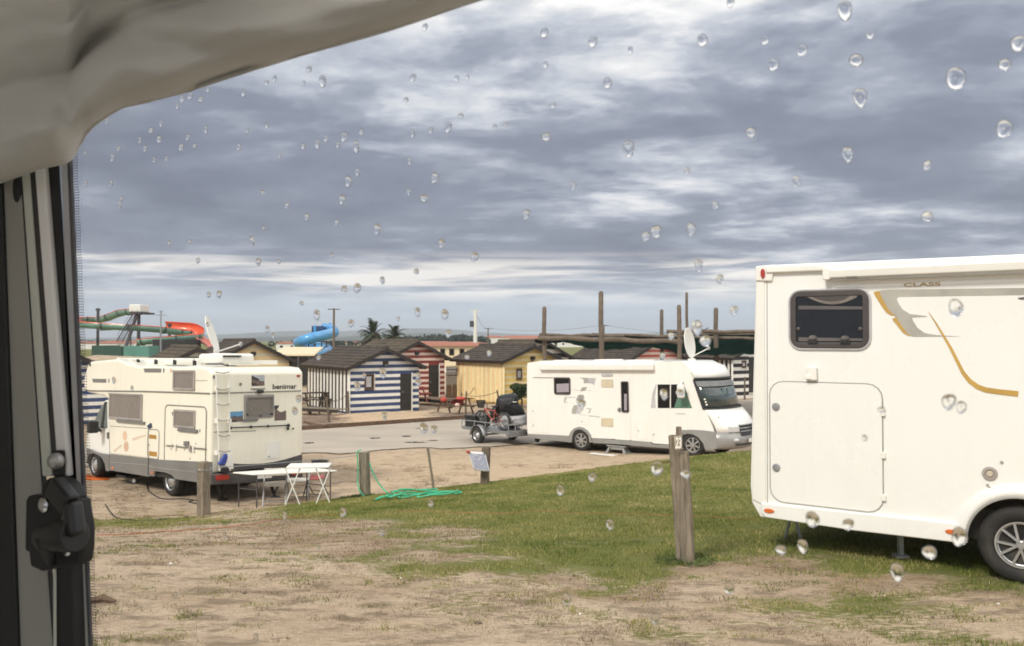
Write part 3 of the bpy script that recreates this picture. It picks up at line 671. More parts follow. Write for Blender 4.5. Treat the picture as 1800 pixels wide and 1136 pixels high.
# picket gate between the red and the yellow hut
def gate():
    a, b = at(784, 700, 49.0), at(803, 700, 49.5); a.z = b.z = 0; t = thing('picket_gate', a, 'dark slatted picket gate between the red striped hut and the yellow hut', 'gate'); d = (b - a).normalized(); L = (b - a).length; n = 9
    nn = Vector((-d.y, d.x, 0))
    for i in range(n): MB().box(a + d * (L * (i + .5) / n) + Vector((0, 0, 1.05)), d * .024, nn * .012, Vector((0, 0, .98 + .04 * (i % 2)))).build('picket', M['steel'], t)
    for z in (.6, 1.5, 1.85): MB().box(a + d * L / 2 + Vector((0, 0, z)) - nn * .03, d * L / 2, nn * .014, Vector((0, 0, .03))).build('rail', M['steel'], t)
    for u0, u1 in ((.04, .46), (.54, .96)): MB().box(a + d * L * (u0 + u1) / 2 + Vector((0, 0, .48)) - nn * .06, d * L * (u1 - u0) / 2, nn * .012, Vector((0, 0, .46))).build('panel', M['woodbr'], t)
gate()

# buildings behind the huts
def cream_building():
    c = at(735, 600, 92); w = 8.6; t = thing('long_building', (c.x + 3, 92, 0), 'long low cream building with a reddish roof behind the red striped hut', 'building')
    x0, x1 = at(700, 600, 92).x, at(850, 600, 92).x; y0 = 92; z = 2.95
    MB().bx(x0, y0, 0, x1, y0 + 6, z).build('wall', M['creamwall'], t)
    MB().add([(x0 - .3, y0 - .4, z + .003), (x1 + .3, y0 - .4, z + .003), (x1 + .3, y0 + 6.4, z + .003), (x0 - .3, y0 + 6.4, z + .003), (x0 - .3, y0 + 3, z + .35), (x1 + .3, y0 + 3, z + .35)], [(0, 1, 5, 4), (2, 3, 4, 5), (0, 4, 3), (1, 2, 5), (3, 2, 1, 0)]).build('roof', M['terra'], t)
    for px in (794, 778, 812, 762):
        p = at(px, 619, 92); f_ = MB().bx(p.x - .28, y0 - .05, p.z - .38, p.x + .28, y0 + .02, p.z + .38).build('window', M['woodbr'], t)
        MB().bx(p.x - .2, y0 - .07, p.z - .3, p.x + .2, y0 - .052, p.z + .3).build('pane', M['glassdk'], f_)
    MB().bx(x0, y0 - .03, .0, x1, y0 - .003, .5).build('plinth', M['whitewall'], t)
cream_building()
def white_shed():
    t = thing('flat_roofed_shed', at(515, 640, 66), 'low shed with a flat cream roof in front of the blue slide', 'shed'); Y = 62
    a = at(474, 600, Y); b = at(553, 600, Y); z0 = 3.6 - 25 * Y / F; z1 = 3.6 - 12 * (Y + 9) / F
    MB().add([(a.x, Y, z0), (b.x, Y, z0), (b.x - 1.4, Y + 9, z1), (a.x - 1.4, Y + 9, z1), (a.x, Y, z0 - .12), (b.x, Y, z0 - .12), (b.x - 1.4, Y + 9, z1 - .12), (a.x - 1.4, Y + 9, z1 - .12)], [(0, 1, 2, 3), (7, 6, 5, 4), (0, 4, 5, 1), (1, 5, 6, 2), (2, 6, 7, 3), (3, 7, 4, 0)]).build('roof', M['creamwall'], t)
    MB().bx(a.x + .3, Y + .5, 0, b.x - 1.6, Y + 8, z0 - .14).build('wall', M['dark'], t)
    for i in range(4):
        x = a.x + .4 + i * (b.x - a.x - .8) / 3; MB().bx(x - .06, Y + .1, 0, x + .06, Y + .22, z0 - .13).build('post', M['steel'], t)
white_shed()

# ---------------------------------------------------------------- water slides
def sweep_u(pts, r, arc0, arc1, seg=10, rim=False):
    """half pipe: opening upwards"""
    m = MB(); n = len(pts); vs = []
    for i, p in enumerate(pts):
        t = (pts[min(i + 1, n - 1)] - pts[max(i - 1, 0)]).normalized(); x = t.cross(Vector((0, 0, 1)));
        if x.length < 1e-3: x = Vector((1, 0, 0))
        x.normalize(); y = x.cross(t)
        for j in range(seg + 1):
            an = R(arc0 + (arc1 - arc0) * j / seg); vs.append(p + x * math.cos(an) * r + y * math.sin(an) * r)
    fs = [(i * (seg + 1) + j, (i + 1) * (seg + 1) + j, (i + 1) * (seg + 1) + j + 1, i * (seg + 1) + j + 1) for i in range(n - 1) for j in range(seg)]
    return m.add(vs, fs)
def spline(P, k=8, closed=False):
    P = [Vector(p) for p in P]; o = []; n = len(P)
    for i in range(n if closed else n - 1):
        g = lambda j: P[j % n] if closed else P[max(0, min(n - 1, j))]
        p0, p1, p2, p3 = g(i - 1), g(i), g(i + 1), g(i + 2)
        for j in range(k):
            t = j / k; o.append(.5 * ((2 * p1) + (p2 - p0) * t + (2 * p0 - 5 * p1 + 4 * p2 - p3) * t * t + (3 * p1 - p0 - 3 * p2 + p3) * t ** 3))
    if not closed: o.append(P[-1])
    return o
def zz(L): return [at(130 + a / 7.5, 520 + b / 7.5, Y) for a, b, Y in L]
def green_slide():
    base = at(240, 600, 183); base.z = 0
    t = thing('water_slide', base, 'long green and orange spiral water slide with a white start box', 'water slide')
    path = spline(zz([(790, 195, 186), (690, 200, 188), (610, 215, 190), (480, 265, 194), (360, 300, 198), (230, 300, 200), (90, 300, 197), (10, 325, 190), (60, 358, 182), (220, 372, 178), (500, 390, 178), (780, 402, 178), (1140, 430, 180), (1420, 470, 184), (1600, 490, 186), (1650, 505, 181), (1600, 525, 176), (1450, 538, 174), (1040, 572, 172), (860, 596, 172)]), 7)
    rr_ = .98
    sweep_u(path, rr_, 165, 375).build('chute', M['sgreen'], t, smooth_=True, fixn=False, solid=.05)
    sweep_u(path, rr_ - .10, 160, 380).build('chute_lining', M['sorange'], t, smooth_=True, fixn=False, solid=.03)
    for an in (165, 375):
        L = []
        for i, p in enumerate(path):
            tt = (path[min(i + 1, len(path) - 1)] - path[max(i - 1, 0)]).normalized(); x = tt.cross(Vector((0, 0, 1))).normalized(); y = x.cross(tt); L.append(p + x * math.cos(R(an)) * rr_ + y * math.sin(R(an)) * rr_)
        MB().tube(L, .11, 6).build('rim', M['sorange'], t)
    for i in range(4, len(path) - 3, 9):
        tt = (path[i + 1] - path[i - 1]).normalized() * .16; sweep_u([path[i] - tt, path[i] + tt], rr_ + .12, 160, 380).build('flange', M['steel'], t, solid=.05, fixn=False)
    p2 = spline(zz([(1170, 392, 192), (1340, 400, 191), (1550, 418, 190), (1655, 465, 186)]), 6)
    sweep_u(p2, 1.1, 120, 330).build('orange_chute', M['sorange'], t, smooth_=True, fixn=False, solid=.05)
    p3 = spline(zz([(1640, 535, 176), (1690, 570, 174), (1750, 600, 172), (1800, 640, 170)]), 5)
    sweep_u(p3, .85, 170, 370).build('pink_chute', mat('faded_pink_fibreglass', (.62, .22, .18), .4), t, smooth_=True, fixn=False, solid=.05)
    def col(xz, ytop, ybot, Y, w, nm='column'):
        a = at(130 + xz / 7.5, 520 + ytop / 7.5, Y); b = Vector((a.x, a.y, 0)); MB().tube([b, a], w, 10).build(nm, M['steel'], t)
        MB().tube([a - Vector((0, 0, .5)), a - Vector((0, 0, .1))], w * 1.7, 10).build('column_head', M['steel'], t)
    for q in ((318, 165, 0, 192, .32), (1262, 365, 0, 190, .32), (855, 225, 0, 183, .36), (750, 440, 0, 180, .14), (1140, 420, 0, 184, .14), (1430, 455, 0, 180, .14)): col(q[0], q[1], q[2], q[3], q[4])
    a0, b0 = zz([(835, 235, 181), (625, 660, 172)]); MB().tube([a0, b0 - Vector((0, 0, 3))], .38, 8).build('raking_leg', M['steel'], t)
    st = MB(); s0, s1 = zz([(805, 250, 180), (600, 600, 168)])
    for k in range(22): p = s0.lerp(s1, k / 21); st.bx(p.x - .6, p.y - .1, p.z - .04, p.x + .6, p.y + .5, p.z + .04)
    for o_ in (-.6, .6): st.bar(s0 + Vector((o_, 0, 0)), s1 + Vector((o_, 0, 0)), .1, .25); st.bar(s0 + Vector((o_, 0, 1)), s1 + Vector((o_, 0, 1)), .05, .05)
    st.build('stair', M['steel'], t)
    u, v = zz([(752, 215, 181), (905, 118, 181)]); MB().bx(u.x, 180, u.z, v.x, 184.5, v.z).build('start_box', M['panelw'], t, bevel=.15)
    MB().bx(u.x + .6, 179, u.z - .45, v.x + .5, 186, u.z - .05).build('platform', M['steel'], t)
    for (xa, ya, xb, yb) in ((145, 425, 320, 425), (345, 455, 500, 448)): a, b = zz([(xa, ya, 184), (xb, yb, 190)]); MB().tube([a, b], .13, 6).build('bracket', M['steel'], t)
green_slide()
def wall_box(name, label, cat, x0, x1, yt, Y, d, m):
    a, b = at(x0, yt, Y), at(x1, yt, Y); o = MB().bx(a.x, Y, 0, b.x, Y + d, a.z).build(name, m, bevel=.05); tag(o, label, cat)
wall_box('pump_house', 'dark green rounded pump house at the foot of the first slide support', 'building', 161, 184, 607.5, 150, 6, M['greenwall'])
wall_box('pool_wall', 'dark green wall in front of the slide tower', 'wall', 184, 213, 609, 146, 3, M['greenwall'])
wall_box('splash_pool', 'turquoise pool wall below the slide tower', 'pool', 217, 262, 608.5, 140, 4, M['greenwall2'])
wall_box('rubber_floor_shed', 'dark shed below the lowest green chute', 'shed', 268, 327, 597, 165, 8, M['dark'])
def blue_slide():
    Y = 130; k = 11.25; q = lambda a, b, y: at(480 + a / k, 540 + b / k, y)
    base = at(555, 600, Y); base.z = 0
    t = thing('blue_water_slide', base, 'light blue spiral tube slide rising behind the navy striped hut', 'water slide')
    path = spline([q(1010, 420, 133), q(1100, 415, 134), q(1180, 450, 133), q(1195, 500, 130), q(1050, 545, 127), (q(820, 600, 125)), q(620, 650, 125), q(510, 700, 128), q(540, 745, 133), q(750, 770, 137), q(1000, 800, 136), q(1090, 850, 133), q(1000, 900, 129), q(800, 935, 126), q(600, 980, 124), q(470, 1060, 124), q(440, 1150, 126)], 7)
    MB().tube(path, .78, 16).build('tube', M['sblue'], t, smooth_=True)
    for i in range(8, len(path) - 4, 14): tt = (path[i + 1] - path[i - 1]).normalized() * .06; MB().tube([path[i] - tt, path[i] + tt], .86, 16).build('flange', M['sblue'], t)
    c = q(828, 365, 130); MB().tube([Vector((c.x, c.y, 0)), c], .19, 12).build('column', M['sblue'], t)
    a, b = q(760, 495, 131), q(985, 372, 131); MB().bx(a.x, 131, a.z, b.x, 133, b.z).build('start_tub', mat('dark_blue_panel', (.02, .06, .16), .4), t, bevel=.1)
    pl = q(700, 720, 130); MB().bx(pl.x - .5, 128.5, pl.z - .12, pl.x + 2.6, 132, pl.z).build('platform', M['steel'], t)
    for xx in (700, 960, 1060): a = q(xx, 690, 131); MB().tube([(a.x, a.y, 0), a], .1, 8).build('support', M['steel'], t)
blue_slide()

# ---------------------------------------------------------------- palms
def palm(px, yc, Y, L, seed, label):
    r = random.Random(seed); c = at(px, yc, Y); t = thing('palm_tree', (c.x, c.y, 0), label, 'palm tree', 'palms behind the huts')
    MB().tube([(c.x, c.y, 0), (c.x, c.y, c.z * .5), (c.x, c.y, c.z - .2), (c.x, c.y, c.z + .15)], [.3, .24, .27, .4], 10).build('trunk', M['woodbr'], t)
    nf = 40
    for nm, lo, hi, mt_, cnt in (('crown', -5, 85, M['palm'], nf), ('dead_frond_skirt', -45, 0, M['palmdry'], 16)):
        m = MB()
        for i in range(cnt):
            az = r.uniform(0, 6.283); el = R(r.uniform(lo, hi)); LL = L * r.uniform(.8, 1.1); d = Vector((math.cos(az), math.sin(az), 0)); p = c.copy(); v = d * math.cos(el) + Vector((0, 0, math.sin(el))); prev = None; N = 9; pts = []
            for k in range(N + 1):
                pts.append(p.copy()); p = p + v * (LL / N); v = (v + Vector((0, 0, -.13 - .02 * k))).normalized()
            sd_ = d.cross(Vector((0, 0, 1)))
            m.tube(pts, [.025 * (1 - k / (N + 2)) + .006 for k in range(N + 1)], 4, cap=False)
            for k in range(1, N + 1):
                for s in (-1, 1):
                    for h in (0, .5):
                        b0 = pts[k - 1].lerp(pts[k], h); l = .46 * LL * math.sin(math.pi * (k + 1.2) / (N + 3)) * .62; tv = (pts[k] - pts[k - 1]).normalized()
                        e = b0 + (sd_ * s * .75 + tv * .75 + Vector((0, 0, -.12 + r.uniform(-.1, .15)))) * l; wv = tv * .05
                        m.add([b0 - wv, b0 + wv, e], [(0, 1, 2)])
        m.build(nm, mt_, t, fixn=False)
palm(656.5, 591, 76, 1.75, 11, 'taller green palm crown showing over the navy striped hut roof')
palm(694, 594, 82, 1.6, 12, 'smaller palm crown right beside the taller palm')

# ---------------------------------------------------------------- utility poles and wires
def pole(px, yt, Y, r0, arms, label, extra=None, mt='woodlog'):
    c = at(px, yt, Y); t = thing('utility_pole', (c.x, c.y, 0), label, 'utility pole')
    MB().tube([(c.x, c.y, 0), (c.x, c.y, c.z)], [r0 * 1.3, r0], 8).build('pole', M[mt], t)
    for (dz, hw) in arms: MB().bx(c.x - hw, c.y - .08, c.z - dz - .07, c.x + hw, c.y + .08, c.z - dz + .07).build('crossarm', M[mt], t)
    if extra: MB().bx(c.x - extra[0], c.y - .3, c.z - extra[2] - extra[3], c.x - extra[0] + extra[1], c.y + .3, c.z - extra[2]).build('transformer', M['steel'], t, bevel=.05)
    return c
c1 = pole(835.5, 545, 150, .30, ((.15, 1.1), (.9, .7)), 'pale concrete pole with a transformer above the yellow hut', (1.0, .75, 2.0, 1.1), 'whitewall')
c2 = pole(858, 577, 200, .14, ((.1, 1.0),), 'thin dark pole just after the concrete pole')
c3 = pole(283, 546, 160, .14, ((.9, 1.1), (.2, .4)), 'far crossed pole beyond the green slide', None, 'galv')
c4 = pole(587, 542, 120, .15, ((.15, .9),), 'tall lamp pole rising behind the blue slide', None, 'woodlog')
c5 = pole(1062, 571, 190, .1, ((.2, 1.3),), 'distant thin pole right after the tallest pergola log')
def wire(name, a, b, sag, r, label, cat='cable', mt='blackc', n=14):
    a, b = Vector(a), Vector(b); pts = [a.lerp(b, i / n) - Vector((0, 0, sag * 4 * (i / n) * (1 - i / n))) for i in range(n + 1)]
    o = MB().tube(pts, r, 5).build(name, M[mt], loc=a); tag(o, label, cat); return o
wire('overhead_wire', c1 - Vector((0, 0, .2)), c2, 1.0, .025, 'thin wire running from the concrete pole to the dark pole')
wire('overhead_wire', c2, c5, 1.0, .025, 'long sagging wire between the dark pole and the distant pole')
wire('overhead_wire', c5, at(1320, 588, 180), 1.0, .025, 'wire leaving the distant pole towards the shade roof')

# ---------------------------------------------------------------- pergola: logs, beams and shade net
def log(px, yt, Y, w, label, tilt=0):
    c = at(px, yt, Y); r0 = w / 2 / F * Y; b = Vector((c.x + tilt * 2, c.y, 0)); n = 9
    pts = [b.lerp(c, i / n) + Vector((math.sin(i * 1.3 + px) * .02, 0, 0)) for i in range(n + 1)]
    rs = [r0 * (1.18 - .2 * i / n + .04 * math.sin(i * 2.1 + px)) for i in range(n)] + [r0 * .62]; pts[-1] = c; pts[-2] = c - Vector((0, 0, r0 * .8))
    rs[-2] = r0
    o = MB().tube(pts, rs, 12).build('log_post', M['woodlog'], loc=b, smooth_=True); tag(o, label, 'log post', 'tall log posts of the pergola')
log(957, 539, 36, 7.5, 'round topped log post standing before the yellow hut gable')
log(1056.5, 512, 34, 8.5, 'tallest thick log post with a flat sawn top')
log(1163, 544, 44, 6.3, 'short log post above the coral red hut')
log(1193.5, 536, 33, 7.6, 'pale log post next to the upright satellite dish')
log(1207, 514, 46, 4.8, 'thin dark log post rising beyond the dish')
log(1258.5, 541, 40, 8, 'stout log post above the long shade roof')
def beam(px0, y0, Y0, px1, y1, Y1, w, label, mt='woodlog'):
    a, b = at(px0, y0, Y0), at(px1, y1, Y1); r0 = w / 2 / F * (Y0 + Y1) / 2; n = 10
    pts = [a.lerp(b, i / n) + Vector((0, 0, math.sin(i * 1.9 + px0) * r0 * .3)) for i in range(n + 1)]
    o = MB().tube(pts, [r0 * (1 + .12 * math.sin(i * 2.7)) for i in range(n + 1)], 9).build('log_beam', M[mt], loc=a, smooth_=True); tag(o, label, 'log beam', 'logs lying across the pergola')
beam(946, 594, 35.8, 1200, 601, 34.5, 8.5, 'front log beam running from the yellow gable to the dish')
beam(950, 590, 38, 1180, 592, 44, 7, 'second log beam just above the front one')
beam(1040, 588, 42, 1330, 596, 40, 6, 'thin back log beam below the shade roof')
beam(1172, 582.5, 38, 1420, 584.5, 38, 6.5, 'straight roof log above the dark shade net')
beam(1190, 587, 39, 1420, 588.5, 39, 3.2, 'lower roof log touching the shade net')
beam(1232, 583, 37.6, 1245, 576.5, 36, 1.3, 'short stick propped on the roof log', 'steel')
def net():
    xs = [940, 1000, 1040, 1080, 1120, 1160, 1200, 1240, 1290, 1340, 1400]
    yt = [596, 595, 594, 593, 593, 592, 588, 588, 588, 588, 588]; yb = [598, 602, 613, 615, 610, 612, 622, 624, 623, 622, 622]
    def fn(u, v):
        px = 940 + 460 * u; a = at(px, float(np.interp(px, xs, yt)), 45); b = at(px, float(np.interp(px, xs, yb)), 36.5)
        p = a.lerp(b, v); p.z -= .12 * math.sin(math.pi * v) * (1 + .5 * math.sin(u * 40)) + .03 * math.sin(u * 90 + v * 9); return p
    o = MB().grid(90, 12, fn).build('shade_net', M['net'], smooth_=True, solid=.015, fixn=False); tag(o, 'dark green shade net slung between the log beams', 'shade net')
net()
# ---------------------------------------------------------------- wheels and shared vehicle pieces
def wheel(t, c, axis, r, w=.21, rimr=None, style=0, name='wheel'):
    """c: centre of the outer face; axis points outwards"""
    ax = Vector(axis).normalized(); rimr = rimr or r * .63; k = .03
    wh = MB().lathe(c, ax, [(-w, r * .55), (-w, r * .9), (-w + k, r * .985), (-w * .5, r), (-k, r * .985), (0.0, r * .92), (.008, r * .80), (0.0, rimr + .012), (-.02, rimr)], 36).build(name, M['rubber'], t, smooth_=True)
    rim = MB().lathe(c, ax, [(-.04, rimr * .6), (-.012, rimr * .96), (.006, rimr), (.006, rimr * .93), (-.03, rimr * .88)], 32)
    x = ax.cross(Vector((0, 0, 1))).normalized(); y = ax.cross(x)
    if style == 0:      # pressed steel wheel with holes
        rim.lathe(c, ax, [(-.06, rimr * .9), (-.035, rimr * .86), (-.005, rimr * .5), (.012, rimr * .34), (.02, rimr * .3), (.02, .001)], 28)
        ro = rim.build('rim', M['rim'], wh, smooth_=True)
        h = MB()
        for i in range(8):
            a = 2 * math.pi * i / 8; h.lathe(c + (x * math.cos(a) + y * math.sin(a)) * rimr * .68 + ax * -.018, ax, [(-.01, rimr * .10), (.006, rimr * .10)], 8)
        h.build('hole', M['black'], wh)['kind'] = 'stuff'
    else:
        MB().lathe(c, ax, [(-.08, rimr * .92), (-.05, rimr * .9)], 28).build('rim_well', M['black'], wh)
        rim.lathe(c, ax, [(-.03, rimr * .22), (.004, rimr * .2), (.012, rimr * .14), (.012, .001)], 20)
        n = 5 if style == 1 else 7
        for i in range(n):
            a = 2 * math.pi * (i + .2) / n
            for s in (-1, 1) if style == 1 else (0,):
                a2 = a + s * .30; d0 = (x * math.cos(a) + y * math.sin(a)); d1 = (x * math.cos(a2) + y * math.sin(a2)); tn = ax.cross(d1)
                p0 = c + d0 * rimr * .16; p1 = c + d1 * rimr * .93; wdt = rimr * (.10 if style == 1 else .2)
                rim.bar(p0, p1 - ax * .012, wdt, .03, up=ax)
        rim.build('rim', M['rim'], wh)
    return wh
def seal(name, t, pl, uv, n, r=.012, m='seal'):
    return MB().tube([pl.P(u, v, n) for u, v in uv], r, 6, closed=True).build(name, M[m], t)
def window(t, pl, px, frame='frame', glass='blind', fw=.05, rad=.04, n=0.0, proud=.035, name='window'):
    r = pl.rect(*px, n); uo = rr(r, rad); ui = rr(r, max(rad - fw * .5, .01), grow=-fw)
    w_ = MB().ring(pl, uo, ui, n - .02, n + proud).build(name, M[frame], t, bevel=.006)
    MB().prism(pl, rr(r, max(rad - fw * .5, .01), grow=-fw + .002), n - .01, n + proud * .55).build('pane', M[glass], w_)
    return w_, r
def hatch(t, pl, px, n=0.0, m='white', name='service_door', rad=.05, locks=((.1, .5),), sm='seal', sr=.008, proud=.006):
    r = pl.rect(*px, n); h = plate(name, M[m], t, pl, rr(r, rad), n - .01, n + proud)
    MB().tube([pl.P(u, v, n + .004) for u, v in rr(r, rad, grow=.006)], sr, 6, closed=True).build('seal', M[sm], h)
    for (a, b) in locks:
        u, v = r[0] + (r[2] - r[0]) * a, r[1] + (r[3] - r[1]) * b; MB().lathe(pl.P(u, v, n + proud - .002), pl.N, [(0, .022), (.012, .02), (.012, .001)], 12).build('lock', M['galv'], h)
    return h, r
def pxplate(name, m, t, pl, px, n0, n1, bevel=0): return plate(name, M[m], t, pl, pl.pts(px, n1), n0, n1, bevel=bevel)
Z7 = lambda L, ox, oy: [(ox + a / 7.5, oy + b / 7.5) for a, b in L]

# ---------------------------------------------------------------- alcove motorhome parked on the sand, rear towards us
def alcove_motorhome():
    Fv = Vector((-.7716, .636, -.022)).normalized(); Rv = Vector((.636, .7716, -.024)).normalized(); Up = Rv.cross(Fv).normalized(); Rv = Fv.cross(Up).normalized()
    Oc = Vector((-6.525, 17.85, 0)); S = Pl(Oc, Fv, Up, -Rv); E = Pl(Oc, Rv, Up, -Fv)
    WD = E.pk(533, 720)[0]
    t = thing('motorhome', Oc + Fv * 3 + Rv * 1.2, 'cream alcove motorhome seen from its rear corner, with a ladder and a satellite dish', 'motorhome', None, math.atan2(Fv.y, Fv.x))
    # body: living box with the overcab alcove
    body = [(369.5, 834), (369.5, 655), (366, 646.5), (353, 644.5), (245, 644), (222, 638), (205, 631), (156, 636), (151, 649), (146, 668), (147, 682), (153, 690), (168, 693.5), (184, 697), (189.5, 703), (192, 800), (259, 808), (310, 818)]
    uv = S.pts(body); uv[0] = (0.0, uv[0][1]); uv[1] = (0.0, uv[1][1]); b = MB().prism(S, uv, 0, -WD).build('body', M['white'], t, bevel=.07, seg=4)
    # cab
    cab = [(193, 802), (189, 703), (184, 703.5), (176, 716), (165.5, 738), (160, 746), (153, 757), (151.5, 775), (152, 789), (158, 792), (165, 796), (178, 799)]
    c_ = MB().prism(S, S.pts(cab, -.06), -.06, -WD + .06).build('cab', M['white2'], t, bevel=.05, seg=3)
    gl = pxplate('side_window', 'glasscab', c_, S, [(187.6, 706), (188.2, 752.5), (165.5, 752.5), (166.5, 739), (176, 719), (183.5, 708)], -.06, -.05)
    pxplate('window_post', 'black', c_, S, [(183, 708), (186, 706), (181, 752.5), (176.5, 752.5)], -.05, -.042)
    mi = MB().box(S.P(*S.pk(163, 751, .22), .22), S.U * .09, S.W * .15, S.N * .12).build('mirror', M['black'], t, bevel=.04, seg=3)
    MB().bar(S.P(*S.pk(170, 753, .1), .1), S.P(*S.pk(176, 757, -.05), -.05), .05, .07).build('mirror_arm', M['black'], mi)
    pxplate('door_handle', 'seal', c_, S, [(187.4, 760), (189, 760), (189, 771), (187.4, 771)], -.06, -.03)
    MB().tube([S.P(*S.pk(192.8, y, -.05), -.05) for y in (706, 740, 780, 800)], .006, 6).build('door_gap', M['seal'], c_)
    # grey skirts with wheel arches
    sk = [(192, 799), (192, 827), (214, 830.5), (232, 833.5), (262, 838.5), (262, 836), (259.5, 807)]
    pxplate('skirt', 'greyskirt', t, S, sk, -.04, .018, bevel=.01)
    sk2 = [(261, 807.3), (261, 836.5), (270.5, 838), (271.5, 828.5), (290, 831), (302, 836), (307, 842.5), (344, 848), (369.5, 851.5), (369.5, 812.5)]
    pxplate('skirt', 'greyskirt', t, S, sk2, -.04, .018, bevel=.01)
    for L in ([(193, 812.5), (230, 815.5), (259, 818)], [(262, 820), (310, 827), (368, 833)]): MB().tube([S.P(*S.pk(a, b_, .02), .02) for a, b_ in L], .008, 6).build('skirt_line', M['frame'], t)
    pxplate('arch_flare', 'greyskirt', t, S, [(152, 789), (158, 790.5), (170, 797), (191.5, 799.5), (191.5, 828.5), (186, 828), (184, 815), (178, 804), (170, 799), (162, 796.5), (155, 799), (153, 812), (151, 815)], -.04, .02)
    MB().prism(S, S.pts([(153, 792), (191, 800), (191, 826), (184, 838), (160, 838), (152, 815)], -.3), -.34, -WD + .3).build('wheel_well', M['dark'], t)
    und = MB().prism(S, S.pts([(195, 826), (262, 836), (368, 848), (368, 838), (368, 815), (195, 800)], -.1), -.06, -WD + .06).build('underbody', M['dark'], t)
    # side marker lamps
    for a, b_ in ((198, 822.5), (267.5, 831)): u, v = S.pk(a, b_, .02); MB().prism(S, ell(u, v, .055, .03, 12), .018, .03).build('side_marker', M['orange'], t)
    # wheels, offset inwards
    fw_ = S.P(*S.pk(166, 817.5, -.06), -.06); rw = S.P(*S.pk(299.5, 849.5, -.10), -.10)
    tw = Vector((0.10, 0, 0))
    axf = (S.N + S.U * .10).normalized()
    wheel(t, Vector((fw_.x, fw_.y, .335)) if False else fw_, axf, .345, .2, .205)
    rw.z = .345; wheel(t, rw, S.N, .345, .21, .22)
    far = rw - S.N * (WD - .35); far.z = .345; wheel(t, far, -S.N, .345, .21, .22)
    ff = fw_ - S.N * (WD - .35); ff.z = fw_.z; wheel(t, ff, -S.N, .345, .2, .205)
    # orange ramp under the front wheel is built apart; rubbing strips
    MB().tube([S.P(*S.pk(a, b_, .012), .012) for a, b_ in ((150, 686), (163, 687), (250, 688), (320, 690), (368.5, 691.8))], .016, 6).build('moulding', M['seal'], t)
    MB().tube([S.P(*S.pk(a, b_, .004), .004) for a, b_ in ((194, 749), (230, 751.5), (260, 753))], .006, 6).build('moulding', M['seal'], t)
    MB().tube([S.P(*S.pk(a, b_, .004), .004) for a, b_ in ((343, 669), (364, 669.3))], .005, 6).build('moulding', M['seal'], t)
    # windows of the side
    for px in ((193, 692.8, 251, 738), (305.5, 652, 343.5, 686), (306.5, 720.5, 344.5, 752.5)):
        window(t, S, px, fw=.05, rad=.03)
    for px in ((207, 739.5, 256, 743.8), (315, 753.8, 349, 759.5)): r_ = S.rect(*px); plate('awning_rail', M['greyskirt'], t, S, rr(r_, .02), 0, .05, bevel=.01)
    for px in ((306, 651.2, 343, 653.4), (193, 692, 251, 694)): r_ = S.rect(*px); plate('window_hood', M['frame'], t, S, rr(r_), 0, .055)
    for px, m_ in (((252.5, 647.8, 283.5, 655), 'greyskirt'), ((162, 666.2, 187, 672.8), 'greyskirt')):
        r_ = S.rect(*px); plate('decal_panel', M[m_], t, S, [(r_[0], r_[1]), (r_[2] - .06, r_[1]), (r_[2], r_[3]), (r_[0], r_[3])], 0, .004)
    for a, b_, m_ in ((288, 651.3, 'greyskirt'), (191.5, 669.5, 'greyskirt'), (300.5, 651.5, 'peach'), (205.5, 669.5, 'peach2')):
        u, v = S.pk(a, b_); MB().prism(S, ell(u, v, .035, .055, 12), 0, .004).build('decal_dot', M[m_], t)
    u, v = S.pk(159, 641); MB().prism(S, ell(u, v, .03, .05, 10), 0, .02).build('marker_lamp', M['black'], t)
    # habitation door with its window, latch and lower flap
    r_ = S.rect(290.5, 714.3, 362.3, 817); r_ = (r_[0], r_[1], r_[2], r_[3]); d_ = plate('door', M['white'], t, S, rr(r_, .12, 6), -.01, .006)
    MB().tube([S.P(u, v, .008) for u, v in rr(r_, .12, 6, grow=.008)], .014, 6, closed=True).build('seal', M['seal'], d_)
    MB().tube([S.P(*S.pk(a, b_, .03), .03) for a, b_ in ((292, 783.3), (306, 784), (320, 786), (336, 787.2), (345, 788), (362, 789.3))], .014, 6).build('flap_hinge', M['seal'], d_)
    pxplate('handle', 'greyskirt', d_, S, [(322.5, 776), (330.5, 776), (330.5, 784), (322.5, 784)], .006, .04)
    pxplate('handle_lever', 'frame', d_, S, [(331, 783), (334, 784), (334.5, 794.5), (331.5, 794.5)], .006, .05)
    for a, b_ in ((311, 785), (342.5, 789)): u, v = S.pk(a, b_); plate('hinge', M['panelw'], d_, S, rr((u - .03, v - .07, u + .03, v + .07), .01), .006, .05)
    for a, b_ in ((304, 782), (302, 789), (325.5, 790.5), (345, 780), (335, 806)): u, v = S.pk(a, b_); MB().prism(S, ell(u, v, .014, .018, 10), .006, .02).build('lock', M['galv'], d_)
    pxplate('decal_panel', 'greyskirt', d_, S, [(301.5, 724.5), (304.8, 724.5), (305.3, 731.8), (303, 731)], .006, .009)
    MB().prism(S, ell(*S.pk(352, 757.3), .02, .04, 10), .006, .012).build('lock', M['greyskirt'], d_)
    # gas locker with ochre labels
    g_, gr_ = hatch(t, S, (260.5, 755.5, 279.5, 806), 0, 'white', 'gas_locker', .09, ((.9, .45),), 'frame', .014)
    for px in ((262.5, 764.5, 275.5, 771.5), (262.5, 794, 276.5, 802)): plate('warning_label', M['amber'], g_, S, rr(S.rect(*px)), .006, .009)
    # guitar graphic, blue drop sticker
    for (a, b_, ru, rv) in ((219.5, 766.5, .11, .12), (222, 785, .12, .13)): u, v = S.pk(a, b_); MB().prism(S, ell(u, v, ru, rv, 22), .001, .003).build('guitar_graphic', M['peach'], t)
